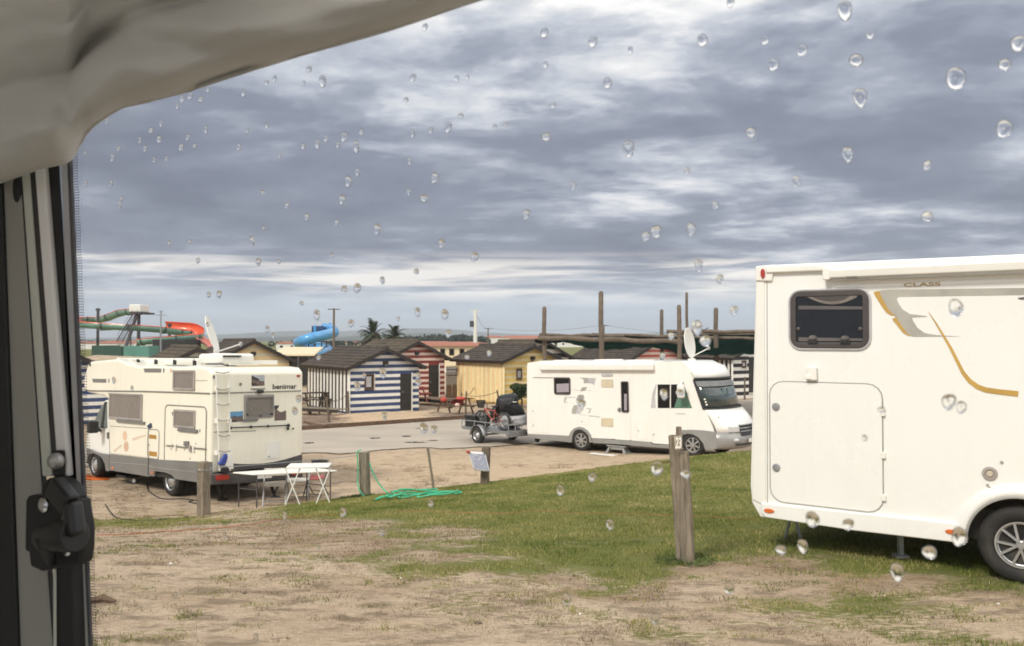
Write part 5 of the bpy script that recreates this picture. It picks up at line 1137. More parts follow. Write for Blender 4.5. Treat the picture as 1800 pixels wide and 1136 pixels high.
# ---------------------------------------------------------------- white motorhome close by, cut by the picture's edge
def near_motorhome():
    P0 = Vector((2.468, 8.42, 0)); Fv = Vector((.82, -.573, 0)).normalized(); Up = Vector((0, 0, 1)); Rv = Vector((Fv.y, -Fv.x, 0))
    O = Vector((P0.x, P0.y, 1.5)); S = Pl(O, Fv, Up, Rv); WD = 2.3; LN = 6.6
    t = thing('motorhome', O + Fv * 3, 'big cream white motorhome standing close by on the turf, with gold and grey graphics', 'motorhome', None, math.atan2(Fv.y, Fv.x))
    vb, vt = .30, 2.86
    Z3 = lambda L: [(1300 + a / 3.07, 430 + b / 3.07) for a, b in L]; Z4 = lambda L: [(1300 + a / 2.84, 640 + b / 2.84) for a, b in L]
    a0 = S.pk(1319, 880); a1 = S.pk(1328.5, 470); ub, ut = a0[0], a1[0]
    # wheel arch in the outline
    wc = S.pk(1795, 958); Rw = .335
    arch = [(wc[0] + (Rw + .09) * math.cos(R(a)), wc[1] + (Rw + .09) * math.sin(R(a))) for a in range(195, -20, -15)]
    arch = [(u, max(v, vb)) for u, v in arch]
    vlow = S.pk(1345, 907)[1]; vl2 = S.pk(1690, 953)[1]
    body = [(ub + .10, vlow - .02), (ub + .015, vlow + .12), (ub, vlow + .3), (ut, vt - .12), (ut + .03, vt - .02), (ut + .10, vt), (LN - 1.2, vt - .05), (LN, vt - .6), (LN, vb), (arch[-1][0] + .02, vb)] + arch[::-1] + [(arch[0][0] - .05, vl2)]
    MB().prism(S, body, 0, -WD).build('body', M['whiten'], t, bevel=.035, seg=4)
    MB().tube([S.P(ut + .115, vt - .12, .002), S.P(ub + .175, vlow + .08, .002)], .004, 6).build('panel_joint', M['grgr'], t)
    MB().tube([S.P(3.05, vt - .1, .001), S.P(3.05, .5, .001)], .003, 6).build('panel_joint', M['grgr'], t)
    # lower skirt proud of the wall: line along the bottom
    sk = S.pts([(1339, 883), (1480, 897), (1690, 919), (1700, 925), (1702, 951), (1690, 954), (1500, 932), (1346, 909), (1339, 900)]); plate('skirt', M['whiten'], t, S, sk, -.01, .035, bevel=.015, seg=3)
    plate('corner_strip', M['panelw'], t, S, S.pts([(1329, 472), (1341, 470), (1341, 900), (1331, 900), (1320, 870)]) if False else [(ut + .005, vt - .14), (ut + .09, vt - .14), (ub + .16, vlow + .1), (ub + .02, vlow + .15)], -.01, .012, bevel=.01)
    # flared wheel arch
    fo = [(wc[0] + (Rw + .19) * math.cos(R(a)), wc[1] + (Rw + .19) * math.sin(R(a))) for a in range(184, -5, -7)]; fi = [(wc[0] + (Rw + .075) * math.cos(R(a)), wc[1] + (Rw + .075) * math.sin(R(a))) for a in range(184, -5, -7)]
    m = MB(); n = len(fo); vs = [S.P(*fo[i], .0) for i in range(n)] + [S.P(*[(fo[i][k] * .45 + fi[i][k] * .55) for k in (0, 1)], .055) for i in range(n)] + [S.P(*fi[i], .05) for i in range(n)] + [S.P(*fi[i], -.08) for i in range(n)]
    m.add(vs, [(r_ * n + i, r_ * n + i + 1, (r_ + 1) * n + i + 1, (r_ + 1) * n + i) for r_ in range(3) for i in range(n - 1)]); m.build('wheel_arch', M['whiten'], t, smooth_=True, fixn=False)
    MB().tube([S.P(*p, .052) for p in fi], .012, 6).build('arch_edge', M['grgr'], t)
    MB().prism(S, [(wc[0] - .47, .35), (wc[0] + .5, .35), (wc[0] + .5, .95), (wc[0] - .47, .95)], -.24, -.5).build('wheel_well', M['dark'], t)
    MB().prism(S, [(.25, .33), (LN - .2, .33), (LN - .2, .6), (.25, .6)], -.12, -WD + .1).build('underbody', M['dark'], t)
    for u_ in (wc[0], wc[0] + 3.6):
        for n_, ax in ((-.01, S.N), (-WD + .02, -S.N)):
            c = S.P(u_, 0, n_); c.z = Hs(c.x, c.y) + Rw; wheel(t, c, ax, Rw, .22, .20, 1)
    # rear window with frame, inner frame, curtain and catches
    w_, r_ = window(t, S, (1390.5, 511, 1528, 612), 'framebr', 'glassdk', .055, .10, proud=.03)
    MB().tube([S.P(u, v, .010) for u, v in rr(r_, .10, grow=.010)], .013, 6, closed=True).build('rubber_surround', M['grlt'], w_)
    i0 = Z3([(318, 330), (672, 335), (670, 350), (318, 350)]); pxplate('blind_bar', 'grdk2', w_, S, i0, .018, .024)
    sw = Z3([(325, 268)]) + Z3([(350 + 260 * k / 12 + 20, 285 + 42 * math.sin(math.pi * (k + .5) / 13) - 4) for k in range(13)]) + Z3([(650, 262)])
    pxplate('curtain_swag', 'blindsw', w_, S, sw, .018, .022)
    pxplate('curtain_swag_shade', 'framebr', w_, S, Z3([(385, 278), (500, 274), (600, 275), (560, 300), (490, 308), (430, 300)]), .022, .0235)  # dark patch paints shade onto the swag
    pxplate('sill_bar', 'grdk2', w_, S, Z3([(318, 500), (665, 507), (665, 520), (318, 522)]), .018, .024)
    for a, b_ in ((395, 505), (570, 507)): c = S.P(*S.pk(*Z3([(a, b_)])[0], .03), .03); cc_ = MB().ball(c, .045, .03, .03).build('catch', M['grdk2'], w_); MB().box(c - S.W * .035, S.U * .045, S.W * .012, S.N * .02).build('catch_lever', M['black'], cc_)
    for a, b_ in ((318, 455), (652, 455)): c = S.P(*S.pk(*Z3([(a, b_)])[0], .03), .03); MB().ball(c, .02).build('stay_knob', M['grdk2'], w_)
    # service hatch with rounded corners, locks and hinges
    h_, r_ = hatch(t, S, (1355, 673.5, 1551, 890), 0, 'whiten', 'garage_door', .13, ((.055, .79), (.04, .28)), 'grgr', .006, .010)
    for b_ in (.78, .45, .12): plate('hinge', M['panelw'], h_, S, rr((r_[2] - .005, r_[1] + (r_[3] - r_[1]) * b_ - .03, r_[2] + .03, r_[1] + (r_[3] - r_[1]) * b_ + .03), .008), .0, .03, bevel=.004)
    for b_ in (.79, .28): MB().lathe(S.P(r_[0] + (r_[2] - r_[0]) * .055, r_[1] + (r_[3] - r_[1]) * b_, .012), S.N, [(0, .04), (.012, .036), (.014, .02)], 16).build('lock', M['galv'], h_)
    # number lamp hook, caps, lamps
    c = S.P(*S.pk(1427, 657, .03), .03); ho = MB().box(c, S.U * .05, S.W * .065, S.N * .025).build('door_catch', M['panelw'], t, bevel=.012); MB().box(c - S.W * .035 - S.U * .03 + S.N * .015, S.U * .03, S.W * .02, S.N * .02).build('catch_hook', M['panelw'], ho, bevel=.006)
    u, v = S.pk(1740, 833); cp = MB().lathe(S.P(u, v, 0), S.N, [(0, .062), (.012, .058), (.015, .04), (.004, .034), (.004, .001)], 24).build('filler_cap', M['frame'], t); MB().lathe(S.P(u, v, .004), S.N, [(0, .028), (.012, .022), (.012, .001)], 14).build('cap_lock', M['beige'], cp)
    for a, b_, q in ((1761, 813, .014), (1736, 853, .012), (1740, 858, .012)): u, v = S.pk(a, b_); MB().lathe(S.P(u, v, 0), S.N, [(0, q), (.008, q * .9)], 10).build('screw_cap', M['frame'], t)
    for a, b_ in ((1352, 898), (1673, 935)): u, v = S.pk(a, b_, .035); MB().prism(S, ell(u, v, .052, .022, 18), .034, .047).build('side_marker', M['orange'], t, bevel=.004)
    # moulded roof corner with red lamp, roof rail, awning case
    cr = S.pts(Z3([(90, 118), (195, 108), (178, 200), (88, 198)])); cp = plate('roof_corner_cap', M['panelw'], t, S, cr, -.02, .03, bevel=.015, seg=3); u, v = S.pk(*Z3([(132, 158)])[0]); MB().prism(S, ell(u, v, .022, .048, 16), .03, .045).build('marker_lamp', M['red'], cp)
    MB().bar(S.P(.14, vt - .05, .02), S.P(LN - 1.2, vt - .10, .02), .06, .07).build('roof_rail', M['panelw'], t, bevel=.015, seg=3)
    a = S.pk(*Z3([(480, 190)])[0], .08); b0 = S.pk(*Z3([(480, 140)])[0], .08)
    m = MB(); prof = [(0, a[1]), (.06, a[1] - .006), (.10, a[1] + .02), (.11, a[1] + .09), (.09, b0[1] + .0), (.03, b0[1] + .02), (0, b0[1] + .02)]
    k = len(prof); uu = (a[0], 5.4); vs = [S.P(u_, v_, n_) for u_ in uu for n_, v_ in prof]; m.add(vs, [tuple(range(k)), tuple(range(2 * k - 1, k - 1, -1))] + [(i, (i + 1) % k, k + (i + 1) % k, k + i) for i in range(k)])
    aw = m.build('awning_case', M['panelw'], t, bevel=.008); plate('end_cap', M['panelw'], aw, S, rr((a[0] - .05, a[1] - .005, a[0] + .02, b0[1] + .03), .02), 0, .115, bevel=.012)
    MB().bar(S.P(a[0] + .04, a[1] - .008, .09), S.P(5.4, a[1] - .008, .09), .02, .012).build('case_gap', M['seal'], aw)
    text('lettering', M['grdk2'], aw, S, 'THULE', *S.pk(1487.5, 489.3, .112), *S.pk(1506, 485.7, .112), .112); MB().bar(S.P(*S.pk(1511, 487.5, .112), .112), S.P(*S.pk(1527, 487.3, .112), .112), .004, .003).build('print_line', M['grgr'], aw)
    # graphics
    text('lettering', M['beige2'], t, S, 'CLASS', *S.pk(*Z3([(885, 230)])[0]), *S.pk(*Z3([(1085, 201)])[0]), .001)
    g1 = Z3([(752, 250), (800, 244), (1535, 234), (1700, 230), (1700, 268), (1535, 272), (860, 282), (848, 292), (858, 318), (880, 350), (920, 375), (1012, 386), (1012, 390), (930, 394), (935, 410), (960, 450), (1000, 478), (1060, 488), (1190, 496), (940, 498), (905, 485), (868, 440), (845, 400), (835, 384), (820, 372), (790, 330)])
    pxplate('graphic', 'grgr2', t, S, g1, .001, .003)
    pxplate('graphic', 'gold', t, S, Z3([(724, 256), (752, 250), (772, 295), (800, 345), (822, 372), (850, 384), (815, 382), (790, 366), (755, 315), (728, 272)]), .0035, .005)
    pxplate('graphic', 'gold', t, S, Z3([(824, 400), (846, 392), (870, 432), (905, 480), (935, 496), (905, 490), (880, 475), (845, 430), (828, 410)]), .0035, .005)
    st = [(1018, 362), (1060, 425), (1105, 500), (1140, 560), (1180, 640), (1205, 690), (1240, 735), (1285, 768), (1330, 785), (1400, 795), (1504, 806)]; wd = [1, 4, 6, 8, 9, 10, 12, 13, 14, 14, 15]
    up_, dn = [], []
    for i, (x, y) in enumerate(st):
        x0, y0 = st[max(i - 1, 0)]; x1, y1 = st[min(i + 1, len(st) - 1)]; L = math.hypot(x1 - x0, y1 - y0); nx, ny = -(y1 - y0) / L, (x1 - x0) / L; up_.append((x - nx * wd[i], y - ny * wd[i])); dn.append((x + nx * wd[i], y + ny * wd[i]))
    for i in range(len(st) - 1): pass
    pxplate('graphic', 'gold', t, S, Z3(up_ + dn[::-1]), .0035, .005)
    pxplate('vent_flap', 'grdk2', t, S, Z3([(1500, 288), (1540, 283), (1540, 296), (1512, 296)]), 0, .006)
    # steadies beneath
    f_ = ground_at(1583, 983); a = MB().bar(f_ + Vector((0, 0, .03)), Vector((f_.x, f_.y, 1.5 + .42)), .05, .04).build('support_leg', M['galv'], t); MB().box(f_ + Vector((0, 0, .02)), (.06, 0, 0), (0, .06, 0), (0, 0, .012)).build('foot_plate', M['galv'], a)
    f_ = ground_at(1394, 948); tp = Vector((f_.x, f_.y, 1.5 + .40))
    for s in (-1, 1):
        MB().bar(f_ + S.U * .085 * s, tp - Vector((0, 0, .13)), .045, .02).build('jack_leg', M['galv'], t)
    MB().bar(tp - Vector((0, 0, .14)), tp, .05, .05).build('jack_post', M['galv'], t)
    b1 = ground_at(1372, 925); MB().box(S.P(.35, .36, -.15), S.U * .24, S.W * .03, S.N * .1).build('tow_bracket', M['black'], t)
    return t, S
M['grdk2'] = mat('dark_taupe_plastic', (.13, .115, .11), .4); M['blindsw'] = mat('taupe_curtain_cloth', (.24, .21, .18), .8, var=.2, scale=8); M['grgr2'] = mat('warm_grey_graphic', (.46, .44, .39), .4); M['beige2'] = mat('tan_lettering', (.52, .38, .18), .5)
tN, SN = near_motorhome()
# ---------------------------------------------------------------- posts, hose, notice, cords on the near bank
def rough_post(name, base, top, r0, r1, label, mt='wood', seed=1, n=10, seg=14, group=None, sub=True, flat=True):
    r = random.Random(seed); base, top = Vector(base), Vector(top); pts = [base.lerp(top, i / n) for i in range(n + 1)]; pts[0] = base - Vector((0, 0, .08))
    m = MB(); ph = [r.uniform(.82, 1.1) for _ in range(seg)]; vs = []; ax = (top - base).normalized(); x = ax.cross(Vector((0, 1, 0))).normalized(); y = ax.cross(x)
    for i, p in enumerate(pts):
        rad = r0 + (r1 - r0) * i / n
        for j in range(seg):
            a = 2 * math.pi * j / seg; q = rad * ph[j] * (1 + r.uniform(-.035, .035)); 
            if j == 3: q *= .84
            vs.append(p + (x * math.cos(a) + y * math.sin(a)) * q)
    fs = [(i * seg + j, i * seg + (j + 1) % seg, (i + 1) * seg + (j + 1) % seg, (i + 1) * seg + j) for i in range(n) for j in range(seg)] + [tuple(range(n * seg, n * seg + seg))]
    o = m.add(vs, fs).build(name, M[mt], loc=base)
    mo = o.modifiers.new('round', 'BEVEL'); mo.width = .008; mo.segments = 2; mo.angle_limit = R(50)
    return tag(o, label, 'post', group)
def px_post(xb, yb, xt, yt, wb, wt, label, seed, mt='wood'):
    b = ground_at(xb, yb); t = at(xt, yt, b.y); k = b.y / F / 2
    return rough_post('fence_post', b, t, wb * k, wt * k, label, mt, seed, group='weathered fence posts on the bank'), b, t
p1, b1, t1 = px_post(358, 906, 357.5, 812, 23, 22, 'weathered post with a ragged top in front of the alcove motorhome', 3)
p2, b2, t2 = px_post(642, 873, 640, 795, 19, 18, 'flat topped grey post with a green hose looped over it', 5)
p3, b3, t3 = px_post(852, 851, 855, 785, 15.5, 15, 'plain post behind the hanging white notice', 6, 'woodlog')
p4, b4, t4 = px_post(763, 864, 752, 787, 4.5, 5.2, 'thin leaning stake between the hose post and the notice', 8)
# ragged top splinters of the first post
t_ = b2
# post number 23, split into halves, close by
def post23():
    b = ground_at(1205, 989); Y = b.y; k = Y / F
    t = thing('numbered_post', b, 'tall split wooden post carrying the number 23', 'post')
    def col(name, x0, y0, x1, y1, wb, wt, dy, seed):
        a = at(x0, y0, Y + dy); c = at(x1, y1, Y + dy); o = rough_post(name, a, c, wb * k / 2, wt * k / 2, None, 'wood', seed, 12); 
        for key in ('category', 'group', 'label'):
            if key in o.keys(): del o[key]
        Mw = ROOTM[t.name]; me = o.data; mi = Mw.inverted() @ ROOTM[o.name]; me.transform(mi); o.matrix_world = Matrix.Identity(4); o.parent = t; ROOTM[o.name] = Mw; return o
    col('post_half', 1199.5, 985, 1181.5, 765, 24, 15, .02, 4)
    col('post_half', 1210, 989, 1201.5, 793, 27, 20, -.03, 7)
    st = col('stake', 1196, 900, 1193, 750, 10, 10.5, .0, 9)
    pl = Pl(at(1192, 778, Y - .12), (1, .12, -.06), (.03, 0, 1), (.1, -1, 0)); 
    pl.W = (pl.W - pl.U * pl.W.dot(pl.U)).normalized(); pl.N = pl.U.cross(pl.W).normalized()
    pp = plate('number_plate', M['plate23'], t, pl, pl.pts([(1184.5, 767.5), (1197.5, 766), (1200, 789), (1187, 791.5)]), -.012, 0, bevel=.003)
    a0 = pl.pk(1186.7, 788.5); a1 = pl.pk(1198.2, 769); text('lettering', M['bwhite'], pp, pl, '23', a0[0], a0[1], a1[0], a1[1], .001, .003)
    nl = MB(); nl.bar(at(1165, 813, Y - .05), at(1178, 812, Y - .02), .012, .012); nl.build('nail', M['woodbr'], t)
M['plate23'] = mat('number_board', (.42, .36, .27), .6, var=.1)
post23()
tuft('weeds', 'low green weeds around the foot of the hose post', [(b2 + Vector((-.15, -.1, 0)), .36, 420)], 3, .075)
tuft('weeds', 'darker grass tufts round the foot of the post numbered 23', [(ground_at(1205, 989), .30, 700)], 4, .05)
wire('fence_wire', t1 + Vector((.1, -.02, -.12)), t2 - Vector((0, 0, .05)), .02, .006, 'thin wire strung from the ragged post to the hose post', 'wire', 'galv')
MBw = MB().tube([t1 + Vector((math.cos(a) * .155, math.sin(a) * .155, -.14 + .01 * math.sin(a * 3))) for a in [2 * math.pi * k / 20 for k in range(20)]], .006, 6, closed=True).build('wire_loop', M['galv']); tag(MBw, 'wire tied around the ragged post near its top', 'wire')
def paper():
    Y = b3.y - .22; pl = Pl(at(842, 812, Y), (1, .15, 0), (0, 0, 1), (.15, -1, 0)); t = thing('notice', at(842, 812, Y), 'white printed notice hanging crooked from the plain post', 'notice')
    P = pl.pts([(822, 793.5), (853, 795.5), (861, 829), (833, 826.5)])
    def fn(u, v):
        a = [P[0][k] * (1 - u) + P[1][k] * u for k in (0, 1)]; b = [P[3][k] * (1 - u) + P[2][k] * u for k in (0, 1)]
        return pl.P(a[0] * (1 - v) + b[0] * v, a[1] * (1 - v) + b[1] * v, .03 * math.sin(u * 3.1) * v + .02 * v)
    MB().grid(8, 8, fn).build('sheet', M['paper'], t, smooth_=True, solid=.003, fixn=False)
    MB().grid(8, 8, lambda u, v: fn(.07 + .86 * u, .10 + .80 * v) + pl.N * .004).build('printed_area', M['print'], t, smooth_=True, fixn=False)
    for k in range(9): MB().add([fn(.12, .15 + k * .082) + pl.N * .006, fn(.12 + .7 * (.6 + .4 * ((k * 37) % 10) / 10), .15 + k * .082) + pl.N * .006, fn(.12 + .7 * (.6 + .4 * ((k * 37) % 10) / 10), .175 + k * .082) + pl.N * .006, fn(.12, .175 + k * .082) + pl.N * .006], [(0, 1, 2, 3)]).build('print_line', M['paper'], t, fixn=False)
    MB().ball(fn(.02, .02) + pl.N * .02, .045, .02, .03).build('red_clip', M['cred'], t); MB().ball(fn(.95, .03) + pl.N * .02, .03, .02, .02).build('dark_clip', M['steel'], t)
    MB().tube([fn(.95, 0), t3 - Vector((0, .1, .12))], .006, 5).build('string', M['blackc'], t)
paper()
def hose():
    zs = lambda L: [(610 + a / 6.667, 770 + b / 6.667) for a, b in L]; P = []
    for a, b in zs([(165, 135), (120, 170), (125, 260), (130, 400), (125, 520), (150, 620), (205, 688)]): P.append(at(a, b, b2.y - .13 - .12 * (b > 850)))
    g = lambda L: [ground_at(a, b) + Vector((0, 0, .025)) for a, b in zs(L)]
    o = MB().tube(spline(P, 8), .013, 8).build('garden_hose', M['hose']); tag(o, 'green hose hanging down the side of the flat topped post', 'hose')
    up = [at(*zs([(a, b)])[0], b2.y - .1) for a, b in ((262, 290), (290, 370), (340, 480), (410, 580), (490, 655))]
    G = g([(520, 640), (700, 636), (900, 645), (1055, 655), (950, 672), (760, 690), (600, 716), (460, 738), (335, 742), (400, 720), (560, 712), (720, 690), (900, 668), (1040, 655), (860, 650), (640, 650), (520, 668), (460, 705), (500, 738), (620, 722), (700, 700), (640, 668), (545, 668), (550, 705), (640, 718), (860, 688), (1000, 700), (1180, 690), (1260, 672), (1340, 664), (1180, 668), (900, 700), (830, 712), (980, 700), (1190, 700), (1300, 668)])
    for i, p in enumerate(G): p.z += .02 * (i % 4)
    o = MB().tube(spline(up + G, 8), .014, 8).build('garden_hose', M['hose']); tag(o, 'bright green hose lying in flat tangled loops on the grass', 'hose')
hose()
def cord(name, pts, r, mt, label, cat='cord', dz=.01):
    P = [ground_at(a, b) + Vector((0, 0, dz)) for a, b in pts]; S_ = spline(P, 10)
    for p in S_: p.z = Hs(p.x, p.y) + dz
    o = MB().tube(S_, r, 5).build(name, M[mt]); return tag(o, label, cat)
cord('cord', [(168, 943), (230, 940), (330, 933), (420, 925), (500, 913), (600, 905)], .0045, 'redcord', 'faded red cord stretched along the edge of the bare sand')
cord('cord', [(700, 902), (850, 905), (960, 903), (1060, 907), (1170, 911), (1250, 913), (1330, 917)], .0018, 'redcord', 'thin orange cord crossing the green turf', dz=.03)
cord('power_cable', [(185, 888), (200, 908), (230, 915), (280, 915), (330, 909)], .012, 'blackc', 'black cable curving over the sand beside the ragged post')
cord('power_cable', [(258, 850), (262, 865), (285, 878), (310, 878), (340, 880), (332, 884), (350, 887), (345, 880), (365, 883)], .014, 'blackc', 'black cable coiled on the sand behind the rear wheel')
for i, (x, y, s, lb) in enumerate(((175, 840, 1, 'orange plastic ramp under the front wheel of the alcove motorhome'),)):
    b = gz(166, 843, .0); m = MB(); m.add([b + Vector(v) for v in ((-.3, -.12, .01), (.38, -.16, .01), (.38, .16, .01), (-.3, .2, .01), (-.3, -.12, .10), (-.3, .2, .10))], [(0, 1, 4), (3, 5, 2), (0, 4, 5, 3), (4, 1, 2, 5), (0, 3, 2, 1)])
    tag(m.build('levelling_ramp', M['orange'], loc=b), lb, 'ramp')

# ---------------------------------------------------------------- folding furniture behind the alcove motorhome
def folding_chair(name, loc, rz, w, m_seat, m_leg, label, hs=.44, hb=.80, d=.40, back='slab'):
    """local: x across, y towards the back of the chair"""
    t = thing(name, loc, label, 'chair', 'folding chairs behind the alcove motorhome', rz); Mx = ROOTM[t.name]; L = lambda x, y, z: Mx @ Vector((x, y, z))
    MB().box(L(0, -.02, hs), Mx.to_3x3() @ Vector((w / 2, 0, 0)), Mx.to_3x3() @ Vector((0, d / 2, .01)), Mx.to_3x3() @ Vector((0, 0, .014))).build('seat', M[m_seat], t, bevel=.01)
    for s in (-1, 1):
        x = s * (w / 2 + .015)
        MB().tube([L(x, -d * .62, 0), L(x, d * .34, hs + .12), L(x, d * .48, hb)], .013, 8).build('leg', M[m_leg], t)
        MB().tube([L(x * .93, d * .62, 0), L(x * .93, -d * .42, hs - .01)], .013, 8).build('leg', M[m_leg], t)
    for y, z, q in ((d * .45, .10, .93), (-d * .45, .08, 1)): MB().tube([L(-w / 2 * q, y, z), L(w / 2 * q, y, z)], .010, 6).build('stretcher', M[m_leg], t)
    y0, y1 = d * .43, d * .48; bm_ = MB().add([L(-w / 2, y0 - .03, hb - .17), L(w / 2, y0 - .03, hb - .17), L(w / 2, y1 - .03, hb), L(-w / 2, y1 - .03, hb), L(-w / 2, y0, hb - .17), L(w / 2, y0, hb - .17), L(w / 2, y1, hb), L(-w / 2, y1, hb)], [(0, 1, 2, 3), (7, 6, 5, 4), (0, 4, 5, 1), (1, 5, 6, 2), (2, 6, 7, 3), (3, 7, 4, 0)])
    bm_.build('backrest', M[m_seat if back == 'slab' else 'black'], t, bevel=.012)
    return t
M['seatw'] = mat('off_white_seat', (.62, .59, .53), .5); M['tabw'] = mat('white_table_top', (.84, .82, .76), .4, var=.03)
c_ = gz(487, 886, .2)
g1_ = ground_at(478, 889); folding_chair('folding_chair', g1_ + Vector((.02, .15, 0)), R(12), .44, 'seatw', 'galv', 'white folding chair with grey legs, closest to the motorhome ladder side of the table', .44, .76)
g2_ = ground_at(515, 882); folding_chair('folding_chair', g2_ + Vector((.02, .35, 0)), R(6), .44, 'seatw', 'galv', 'second white folding chair, half hidden behind the small table', .42, .74)
g3_ = ground_at(545, 878); folding_chair('folding_chair', g3_ + Vector((.05, .35, 0)), R(-14), .38, 'cushred', 'steel', 'folding chair with a red seat and a black back', .44, .82, back='black')
g4_ = ground_at(440, 884); 
def fold_table(loc, rz, w, d, h, label, mleg='panelw', tilt=0):
    t = thing('folding_table', loc, label, 'table', None, rz); Mx = ROOTM[t.name]; L = lambda x, y, z: Mx @ Vector((x, y, z)); R3 = Mx.to_3x3()
    MB().box(L(0, 0, h), R3 @ Vector((w / 2, 0, tilt)), R3 @ Vector((0, d / 2, 0)), R3 @ Vector((0, 0, .014))).build('tabletop', M['tabw'], t, bevel=.008)
    for s in (-1, 1):
        x = s * w * .36
        for q in (-1, 1): MB().tube([L(x - w * .17 * q, -d * .3 * s * 0 - d * .35 * 1, 0), L(x + w * .17 * q, d * -.35, h - .03)], .012, 8).build('leg', M[mleg], t)
    for s in (-1, 1): MB().tube([L(s * w * .36, -d * .35, h * .5), L(s * w * .36, d * .3, h * .5)], .01, 6).build('stretcher', M[mleg], t)
    return t
gt = ground_at(534, 888); fold_table(gt + Vector((0.05, .22, .0)), R(5), .80, .50, .72, 'small white folding table on crossed legs beside the red chair')
gb = ground_at(497, 873) if False else Vector(gz(498, 878, .12)); gb.z = Hs(gb.x, gb.y)
def long_table():
    t = thing('long_table', gb, 'long low white table spread out behind the alcove motorhome', 'table', None, R(14)); z = 3.6 - (826 - 598) / F * gb.y
    q = [at(409, 829, gb.y - .25), at(445, 835.5, gb.y - .5), at(592, 822.5, gb.y + .0), at(545, 817, gb.y + .45)]
    for p in q: p.z = z
    m = MB(); m.add(q + [p - Vector((0, 0, .03)) for p in q], [(0, 1, 2, 3), (7, 6, 5, 4)] + [(i, (i + 1) % 4, 4 + (i + 1) % 4, 4 + i) for i in range(4)]); m.build('tabletop', M['tabw'], t, bevel=.008)
    c = (q[0] + q[1] + q[2] + q[3]) / 4
    for p in q: f_ = p.lerp(c, .12); MB().tube([(f_.x, f_.y, Hs(f_.x, f_.y)), f_ - Vector((0, 0, .03))], .014, 8).build('leg', M['steel'], t)
    for i in (0, 2): a = q[i].lerp(c, .12); b = q[(i + 1) % 4].lerp(c, .12); MB().tube([Vector((a.x, a.y, a.z - .35)), Vector((b.x, b.y, b.z - .35))], .01, 6).build('stretcher', M['steel'], t)
long_table()

# ---------------------------------------------------------------- trailer, bicycles, covered scooter
def trailer():
    Lx = Vector((.74, .67, 0)).normalized(); Ly = Vector((-.67, .74, 0)).normalized(); Z = Vector((0, 0, 1)); O = Vector((-.12, 27.85, 0)); W_, LN = 1.25, 2.5
    t = thing('trailer', O, 'galvanised open trailer coupled behind the side-on motorhome', 'trailer', None, math.atan2(Lx.y, Lx.x)); P = lambda a, b, c: O + Lx * a + Ly * b + Z * c
    MB().box(P(W_ / 2, LN / 2, .44), Lx * W_ / 2, Ly * LN / 2, Z * .03).build('bed', M['galv'], t, bevel=.01)
    for z in (.50, .74): MB().bar(P(0, 0, z), P(W_, 0, z), .035, .035).build('rail', M['galv'], t); MB().bar(P(0, 0, z), P(0, LN, z), .035, .035).build('rail', M['galv'], t); MB().bar(P(0, LN, z), P(W_, LN, z), .035, .035).build('rail', M['galv'], t)
    for a in (0, .31, .62, .93, W_): MB().bar(P(a, 0, .46), P(a, 0, .74), .03, .03).build('rail_post', M['galv'], t)
    for b in (.6, 1.2, 1.8, LN): MB().bar(P(0, b, .46), P(0, b, .74), .03, .03).build('rail_post', M['galv'], t)
    MB().box(P(W_ / 2, .02, .36), Lx * (W_ / 2 + .05), Ly * .02, Z * .05).build('lamp_board', M['galv'], t, bevel=.01); MB().box(P(W_ - .2, -.01, .36), Lx * .09, Ly * .012, Z * .035).build('tail_lamp', M['red'], t)
    for s in (-1, 1):
        a = -.16 if s < 0 else W_ + .16; c = P(a, 1.38, .29); ax = -Lx if s < 0 else Lx; wheel(t, c + ax * .09, ax, .285, .17, .17)
        f_ = MB(); n = 12; f_.add([c + Ly * math.cos(math.pi * k / n) * .36 + Z * math.sin(math.pi * k / n) * .36 + Lx * e for k in range(n + 1) for e in (-.11, .11)], [(2 * k, 2 * k + 1, 2 * k + 3, 2 * k + 2) for k in range(n)]); f_.build('mudguard', M['galv'], t, smooth_=True, fixn=False, solid=.012)
    MB().bar(P(-.1, 1.38, .29), P(W_ + .1, 1.38, .29), .06, .06).build('axle', M['galv'], t)
    MB().bar(P(W_ / 2, LN, .42), P(W_ / 2 + .5, LN + 1.1, .42), .06, .06).build('drawbar', M['galv'], t)
    return P, Lx, Ly
TP, LX, LY = trailer()
